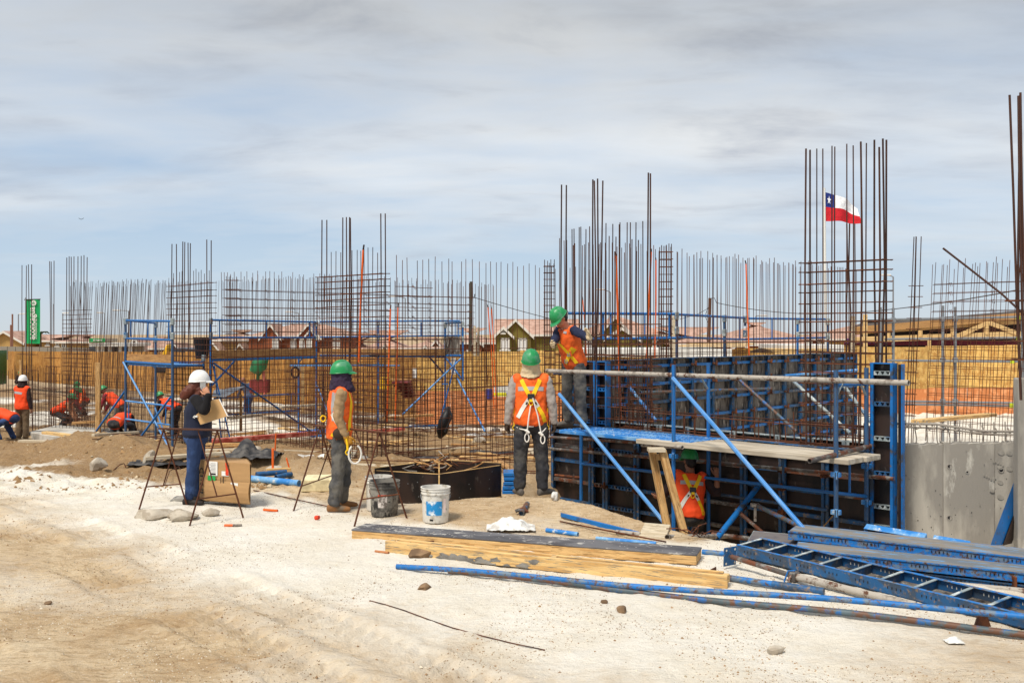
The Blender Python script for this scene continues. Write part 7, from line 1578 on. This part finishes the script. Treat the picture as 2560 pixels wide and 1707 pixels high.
# --- worker with the neck cloth, seen from his right
b = Body(1.72, 1.06, lean=1, legs={-1: ((-8, -79), (-172, -85)), 1: ((160, -87), (174, -82))}, arms={-1: ((-160, -76), (10, -70)), 1: ((166, -80), (8, -66))}, head=(2, -12), foot={-1: -4, 1: 10}, hipw=.09)
pl = on(848, 1276); r = person('worker in green helmet with dark purple neck cloth and tan sleeves, seen from the side', pl, -72, b)
vm = dress(r, b, GJEANS, TANS, VEST, BOOT, glove=GLOVEY, hands={1: ((-1, .3, 0), 45), -1: ((1, .3, 0), 40)}, baggy=.018, wr=.03); helmet(r, b, HELG); flap(r, b, PURPLE)
mb = MB()
q = lambda x, y, z: b.pel+b.rt*x+b.fw*y+b.up*z
ribbon(r, vm, [q(.16, -.09, .47), q(.16, -.10, .30), q(.16, -.085, .14)], (-1, .25, 0), .05, REFL, 'reflective_band')
ribbon(r, vm, [q(.1, .06, .47), q(.1, .085, .36), q(.1, .08, .22), q(.1, .06, .02)], (-1, -.55, 0), .045, STRAPY); ribbon(r, vm, [q(.2, -.12, .22), q(.2, -.06, .12), q(.2, .01, .03)], (-1, .2, 0), .04, STRAPW); ribbon(r, vm, [q(.2, -.10, .24), q(.2, -.03, .16), q(.2, .04, .10)], (-1, .2, 0), .028, STRAPW); ribbon(r, vm, [q(.2, -.11, -.02), q(.2, 0, -.05), q(.2, .1, -.06)], (-1, 0, 0), .04, STRAPY)
mb = MB(); mb.tube([q(.05, -.20, .34), q(.06, -.215, .26), q(.05, -.19, .19)], .016, GLOVED, 8); mb.tube([q(.06, -.2+.03*math.cos(t), .16+.035*math.sin(t)) for t in [i*.55 for i in range(12)]], .009, STRAPY, 6); mb.build('back_hook', r, sm=60, local=Matrix())
pz = Vector((b.hip[1].x+.10, b.hip[1].y-.02, b.hip[1].z+.02)); mb = MB(); v, f = ell(pz, Vector((1, 0, 0)), Vector((0, 1, 0)), Z, .045, .085, .075); mb.add(v, f, GLOVED); mb.build('tool_pouch', r, sm=60, local=Matrix())
mb = MB(); mb.tube([pz+Vector((.04, .06, .0)), pz+Vector((.05, .08, -.11)), pz+Vector((.05, .085, -.19))], .013, STRAPY, 8); mb.tube([pz+Vector((.05, .085+.024*math.cos(t), -.215+.026*math.sin(t))) for t in [i*.55 for i in range(12)]], .008, STRAPY, 6); mb.build('yellow_hook', r, sm=60, local=Matrix())
mb = MB(); mb.tube([pz+Vector((.05, .17+.075*math.sin(t), -.24-.11*math.cos(t))) for t in [i*.38-2.6 for i in range(15)]], .012, ROPE, 8); mb.build('white_hook', r, sm=60, local=Matrix())
# --- worker with the white rope harness, seen from behind
b = Body(1.72, 1.10, lean=0, legs={-1: ((-60, -86), (-150, -87)), 1: ((60, -85), (130, -87))}, arms={-1: ((-112, -76), (-60, -82)), 1: ((112, -76), (60, -82))}, head=(-14, 4), foot={-1: -18, 1: 48}, hipw=.10)
pl = on(1327, 1236); pl = P(1327, 1238, 11.95); r = person('worker in green helmet with beige hood and white ropes on his harness, seen from behind', pl, 0, b)
vm = dress(r, b, DJEANS, GREYS, VEST, BOOTG, glove=GLOVED, hands={1: ((-1, 0, 0), 35), -1: ((1, 0, 0), 35)}, baggy=.018, vx=.020, wr=.028); helmet(r, b, HELG); flap(r, b, BEIGE, False)
q = lambda x, z: b.pel+b.rt*x+b.up*z
ribbon(r, vm, [q(-.155, .365), q(-.05, .372), q(.05, .372), q(.15, .365)], (0, 1, 0), .05, REFL, 'reflective_band', .003); harness_back(r, vm, b)
mb = MB(); mb.box((.0, -.135, b.pel.z-.075), (.06, .01, .035), LABELW); mb.build('belt_label', r, local=Matrix())
# gloves have yellow sides
# --- worker on the blue deck
b = Body(1.74, 1.02, lean=20, twist=8, side=0, legs={-1: ((-50, -84), (-150, -85)), 1: ((55, -83), (165, -86))}, arms={-1: ((-40, -10), (-40, 10)), 1: ((40, -50), (10, -62))}, head=(26, 14), foot={-1: -30, 1: 45}, hipw=.10)
pl = wpx(1436, 1068, .72); zd = None
for o in C.objects:
    if o.name.startswith('deck_plank') and 'worker' in o.get('label', ''): zd = o.matrix_basis.translation.z+.05
pl.z = zd+.008
def local(pl, hd, p): return (Matrix.Translation(pl) @ Matrix.Rotation(R(hd), 4, 'Z')).inverted() @ Vector(p)
HD = 132
b = Body(1.74, 1.04, lean=18, twist=-14, side=2, legs={-1: ((-60, -83), (-150, -85)), 1: ((50, -85), (165, -86))}, arms={1: ('ik', local(pl, HD, P(1372, 878, 13.5)), (.5, -.3, -.3)), -1: ('ik', local(pl, HD, P(1502, 860, 13.05)), (-.5, -.4, -.6))}, head=(30, -6), foot={-1: -45, 1: 30}, hipw=.10)
r = person('worker standing on the blue deck, looking down with one open hand raised', pl, HD, b)
vm = dress(r, b, GJEANS, NAVY, VEST, BOOTG, skin=SKIN, glove=GLOVEW, hands={1: ((-1, .2, 0), 30), -1: ((.3, .9, .2), 12, (.15, .2, .95), 1)}, baggy=.014, wr=.026); helmet(r, b, HELG, tilt=-4); eyes(r, b, shades=True); hair(r, b, HAIRD)
q = lambda x, z: b.pel+b.trt*x+b.up*z
ribbon(r, vm, [q(.10, .47), q(.10, .36), q(.085, .25), q(.0, .19), q(-.10, .07), q(-.15, -.03)], (0, -1, -.2), .048, STRAPY); ribbon(r, vm, [q(.16, .24), q(.06, .265), q(.01, .28)], (0, -1, -.2), .045, STRAPY, off=.008)
ribbon(r, vm, [q(-.165, .20), q(-.10, .10), q(-.04, .02), q(.02, -.07)], (0, -1, -.2), .048, STRAPY, off=.010); ribbon(r, vm, [q(-.06, .42), q(-.12, .42)], (0, -1, -.2), .035, REFL, 'reflective_band')
bv = BVHTree.FromPolygons([v.co for v in vm.vertices], [p.vertices for p in vm.polygons])
for x, z in ((.05, .265), (-.085, .085), (.0, -.03)):
    h = bv.ray_cast(q(x, z)+Vector((0, 1, .2)), Vector((0, -1, -.2))); p = h[0] or q(x, z); buckle(r, p+Vector((0, .012, 0)), .05, .05, GALV)
for x in (-.09, .07):
    h = bv.ray_cast(q(x, .10)+Vector((0, 1, .2)), Vector((0, -1, -.2))); p = h[0] or q(x, .1); mb = MB(); mb.box((0, 0, 0), (.10, .012, .09), VEST, frame(b.trt, b.tfw, b.up, p)); mb.build('pocket', r, bevel=.005, local=Matrix())
# --- crouching worker in the pit
pl = P(1722, 1330, 12.7); pl.z = -.90
b = Body(1.70, 1.06, lean=14, side=6, legs={-1: ((-20, -30), (-160, -62)), 1: ((25, -35), (165, -60))}, arms={-1: ((-60, -60), (-10, -20)), 1: ('ik', (Matrix.Translation(pl) @ Matrix.Rotation(R(6), 4, 'Z')).inverted() @ P(1792, 1190, 12.75), (.3, -.3, -1))}, head=(6, -10), hipw=.10)
r = person('worker crouching in the pit by the front formwork, one arm reaching out', pl, 6, b)
vm = dress(r, b, DJEANS, DARKB, VESTR, BOOTD, skin=SKIND, sleeve=.35, hands={1: ((0, 1, -.3), 50), -1: ((0, 1, 0), 50)}, vx=.018); helmet(r, b, HELG); hair(r, b, HAIRD)
q = lambda x, z: b.pel+b.rt*x+b.up*z
ribbon(r, vm, [q(-.15, .365), q(0, .37), q(.15, .365)], b.fw, .05, REFL, 'reflective_band', .003); harness_back(r, vm, b, rope=False)
# --- woman on the phone
pl = P(491, 1254, 12.3); pl.z = gz(pl.x, pl.y); WL = lambda p: (Matrix.Translation(pl) @ Matrix.Rotation(R(-80), 4, 'Z')).inverted() @ Vector(p)
b = Body(1.61, 1.32, lean=3, legs={-1: ((-10, -88), (-170, -86)), 1: ((178, -86), (176, -83))}, arms={-1: ('ik', WL(P(533, 1035, 12.3)), Vector((-.4, -.3, -1))), 1: ('ik', WL(P(521, 986, 11.97)), Matrix.Rotation(R(80), 3, 'Z') @ Vector((.35, -.35, -.9)))}, head=(-2, -22), foot={-1: -8, 1: 8}, hipw=.115)
r = person('woman in white helmet talking on a phone, navy vest, long red-brown hair', pl, -80, b, 'people on the site')
vm = dress(r, b, JEANS, BLACKC, NAVYV, BOOTD, skin=SKIN, hands={1: ((-.9, -.1, .2), 40, (-.25, -.55, .8), 1), -1: ((.3, -.6, .5), 40)}, baggy=.004, wr=.010, vestlen=-.10, vx=.012); helmet(r, b, HELW, tilt=2); eyes(r, b, shades=True)
k = b.k; c = b.hc
sh = [ell(c+b.hup*.02-b.hfw*.02, b.hrt, b.hfw, b.hup, .085, .098, .10), limb([c-b.hfw*.05-b.hup*.03, c-b.hfw*.11-b.hup*.08, c-b.hfw*.17-b.hup*.12, c-b.hfw*.21-b.hup*.17], [.08, .075, .07, .04]), limb([c+b.hrt*.06+b.hfw*.02, c+b.hrt*.07-b.hfw*.02-b.hup*.1, c+b.hrt*.05-b.hfw*.08-b.hup*.18], [.03, .035, .03])]
put('hair', fuse(sh, HAIR, .012, .03, 2, .035), r, local=Matrix())
q = lambda x, z: b.pel+b.rt*x+b.up*z
for x in (-.02, .13): ribbon(r, vm, [q(x-.025, .44), q(x+.025, .44)], b.fw, .05, REFL, 'reflective_patch', .004, 8)
for i in range(3): ribbon(r, vm, [q(.02, .34-.03*i), q(.09, .34-.03*i)], b.fw, .012, mat('grey_print_cloth', '6a7282', .8), 'back_print', .003, 8)
ph = c+b.hrt*.098*k-b.hup*.03*k+b.hfw*.02*k; X = frame((b.hfw*.5+b.hup).normalized().cross(b.hrt).normalized(), b.hrt, (b.hup*.86-b.hfw*.5).normalized(), ph)
w_ = wm(r)
mb = MB(); mb.box((0, 0, 0), (.07, .010, .14), WHITE); o = mb.build('phone', None, bevel=.006, world=w_ @ X); tag(o, 'white phone held to the ear of the woman', 'phone')
cb = root('clipboard', 'brown clipboard with white papers clamped under the arm of the woman', 'clipboard', w_ @ (b.el[1]+Vector((0, 0, -.05))))
A_ = P(447, 1014, 11.95); xx = (P(557, 1040, 11.72)-P(470, 1060, 11.85)).normalized(); up_ = (P(532, 1000, 11.75)-P(557, 1040, 11.72)); 
p1, p2, p3, p4 = P(480, 1016, 12.10), P(501, 1061, 12.06), P(567, 1040, 12.06), P(546, 997, 12.10)
nrm = (p2-p1).cross(p3-p1).normalized(); nrm = nrm if nrm.y < 0 else -nrm
mb = MB(); o2 = nrm*-.006; mb.hexa([p1+o2, p2+o2, p3+o2, p4+o2, p1, p2, p3, p4], mat('clipboard_brown', 'c39a66', .7, var=.06)); mb.build('board', cb)
mb = MB(); o3 = nrm*-.020; e_ = (p3-p2)*.02; mb.hexa([p1+o3-e_, p2+o3+e_, p3+o3+e_, p4+o3+e_, p1+o2*1.3, p2+o2*1.3+e_, p3+o2*1.3+e_*2, p4+o2*1.3+e_*2], LABELW); mb.build('papers', cb)
mb = MB(); cpt = p1.lerp(p2, .55)+nrm*.008; mb.box(cpt, (.035, .03, .02), LABELW); mb.tube([cpt+Vector((-.02, 0, .01)), cpt+Vector((-.04, 0, -.01)), cpt+Vector((-.02, 0, -.02))], .006, LABELW, 6); mb.build('clip', cb)
# --- man in a white helmet at the far left, seen from behind
b = Body(1.72, 1.06, legs={-1: ((-30, -87), (-175, -87)), 1: ((20, -87), (178, -87))}, arms={-1: ((-40, -72), (10, -50)), 1: ((105, -80), (60, -80))}, head=(4, -18), foot={-1: -5, 1: 40})
pl = on(52, 1102); pl = P(56, 1102, 26.5); r = person('man in white helmet and orange vest standing at the left, seen from behind', pl, -14, b)
vm = dress(r, b, KHAKI, DARKB, VESTR, BOOT, skin=SKIND, detail=False, hands={}, baggy=.02, vx=.028); helmet(r, b, HELW, ridge=False); flap(r, b, DARKB, False)
q = lambda x, z: b.pel+b.rt*x+b.up*z
ribbon(r, vm, [q(-.16, .38), q(0, .37), q(.10, .35)], (0, 1, 0), .06, REFL, 'reflective_band', .004)
# --- small far workers
def far(label, px, py, D, heading, H=1.7, vest=VESTR, shirt=DARKB, tr=DJEANS, hel=HELG, band=False, zoff=0, hood=None, **kw):
    b = Body(H, 1.05, **kw); pl = P(px, py, D); pl.z = gz(pl.x, pl.y)-.02; r = person(label, pl, heading, b)
    vm = dress(r, b, tr, shirt, vest, BOOTD, skin=SKIND, detail=False, baggy=.016, vx=.02)
    if hel: helmet(r, b, hel, ridge=False)
    if hood: flap(r, b, hood, False)
    if band and vm:
        q = lambda x, z: b.pel+b.rt*x+b.up*z
        ribbon(r, vm, [q(-.15, band), q(0, band), q(.15, band)], b.fw, .06, REFL, 'reflective_band', .004)
    return r
BEND = {-1: ((-8, -80), (172, -86)), 1: ((8, -78), (176, -86))}; DOWN = {-1: ((-5, -70), (5, -60)), 1: ((5, -70), (5, -60))}
SQ = {-1: ((-20, -25), (-170, -60)), 1: ((22, -28), (172, -60))}
PLAID = mat('grey_plaid_cloth', '8d93a3', .9, var=.4, vscale=30, stretch=(1, 1, .2))
far('bending worker with plaid sleeves cut by the left picture edge', 30, 1098, 25.8, 78, shirt=PLAID, tr=JEANS, lean=72, legs=SQ, arms=DOWN, head=(10, 0), hel=None)
far('crouching worker in orange vest with pale sleeves by the footing', 139, 1056, 31.5, -78, vest=VESTR, shirt=mat('peach_cloth', 'd79a72', .9), lean=58, legs=SQ, arms=DOWN, head=(-20, 0))
far('worker in maroon shirt with green helmet behind the crouching one', 161, 1044, 35, -60, vest=None, shirt=MAROON, lean=40, legs=SQ, arms=DOWN, head=(10, 0))
far('worker in orange vest with green helmet squatting behind the footing cage', 206, 1030, 37, 170, shirt=ORANGE, lean=28, legs=SQ, arms=DOWN, head=(10, 0))
far('worker with orange hood further behind the footing cage', 214, 1010, 41, 120, shirt=ORANGE, lean=55, legs=SQ, arms=DOWN, head=(0, 0), hel=None, hood=ORANGE)
far('worker with green helmet leaning forward left of the leftmost scaffold post', 300, 1044, 29, 82, shirt=MAROON, tr=GJEANS, lean=50, legs=BEND, arms=DOWN, head=(20, 0))
far('worker bent far over beside the leftmost scaffold, orange back with grey band', 288, 1102, 24.8, -8, tr=DJEANS, lean=74, legs={-1: ((-22, -6), (-170, -78)), 1: ((22, -8), (172, -76))}, arms=DOWN, head=(0, 0), hel=None, band=.02)
far('worker with green helmet bent over behind the leftmost scaffold brace', 440, 1062, 27.5, 70, lean=66, legs=BEND, arms=DOWN, head=(0, 0), H=1.6)
far('small worker with green helmet at the far left before the hoarding', 42, 955, 74, -40, vest=DARKB, shirt=DARKB, lean=20, legs=SQ, arms=DOWN)
far('worker in blue overalls with a dark cap behind the mesh', 622, 1042, 38, 60, vest=None, shirt=mat('light_denim', '4a5870', .9), tr=JEANS, lean=24, legs=BEND, arms=DOWN, head=(20, 0), hel=None)
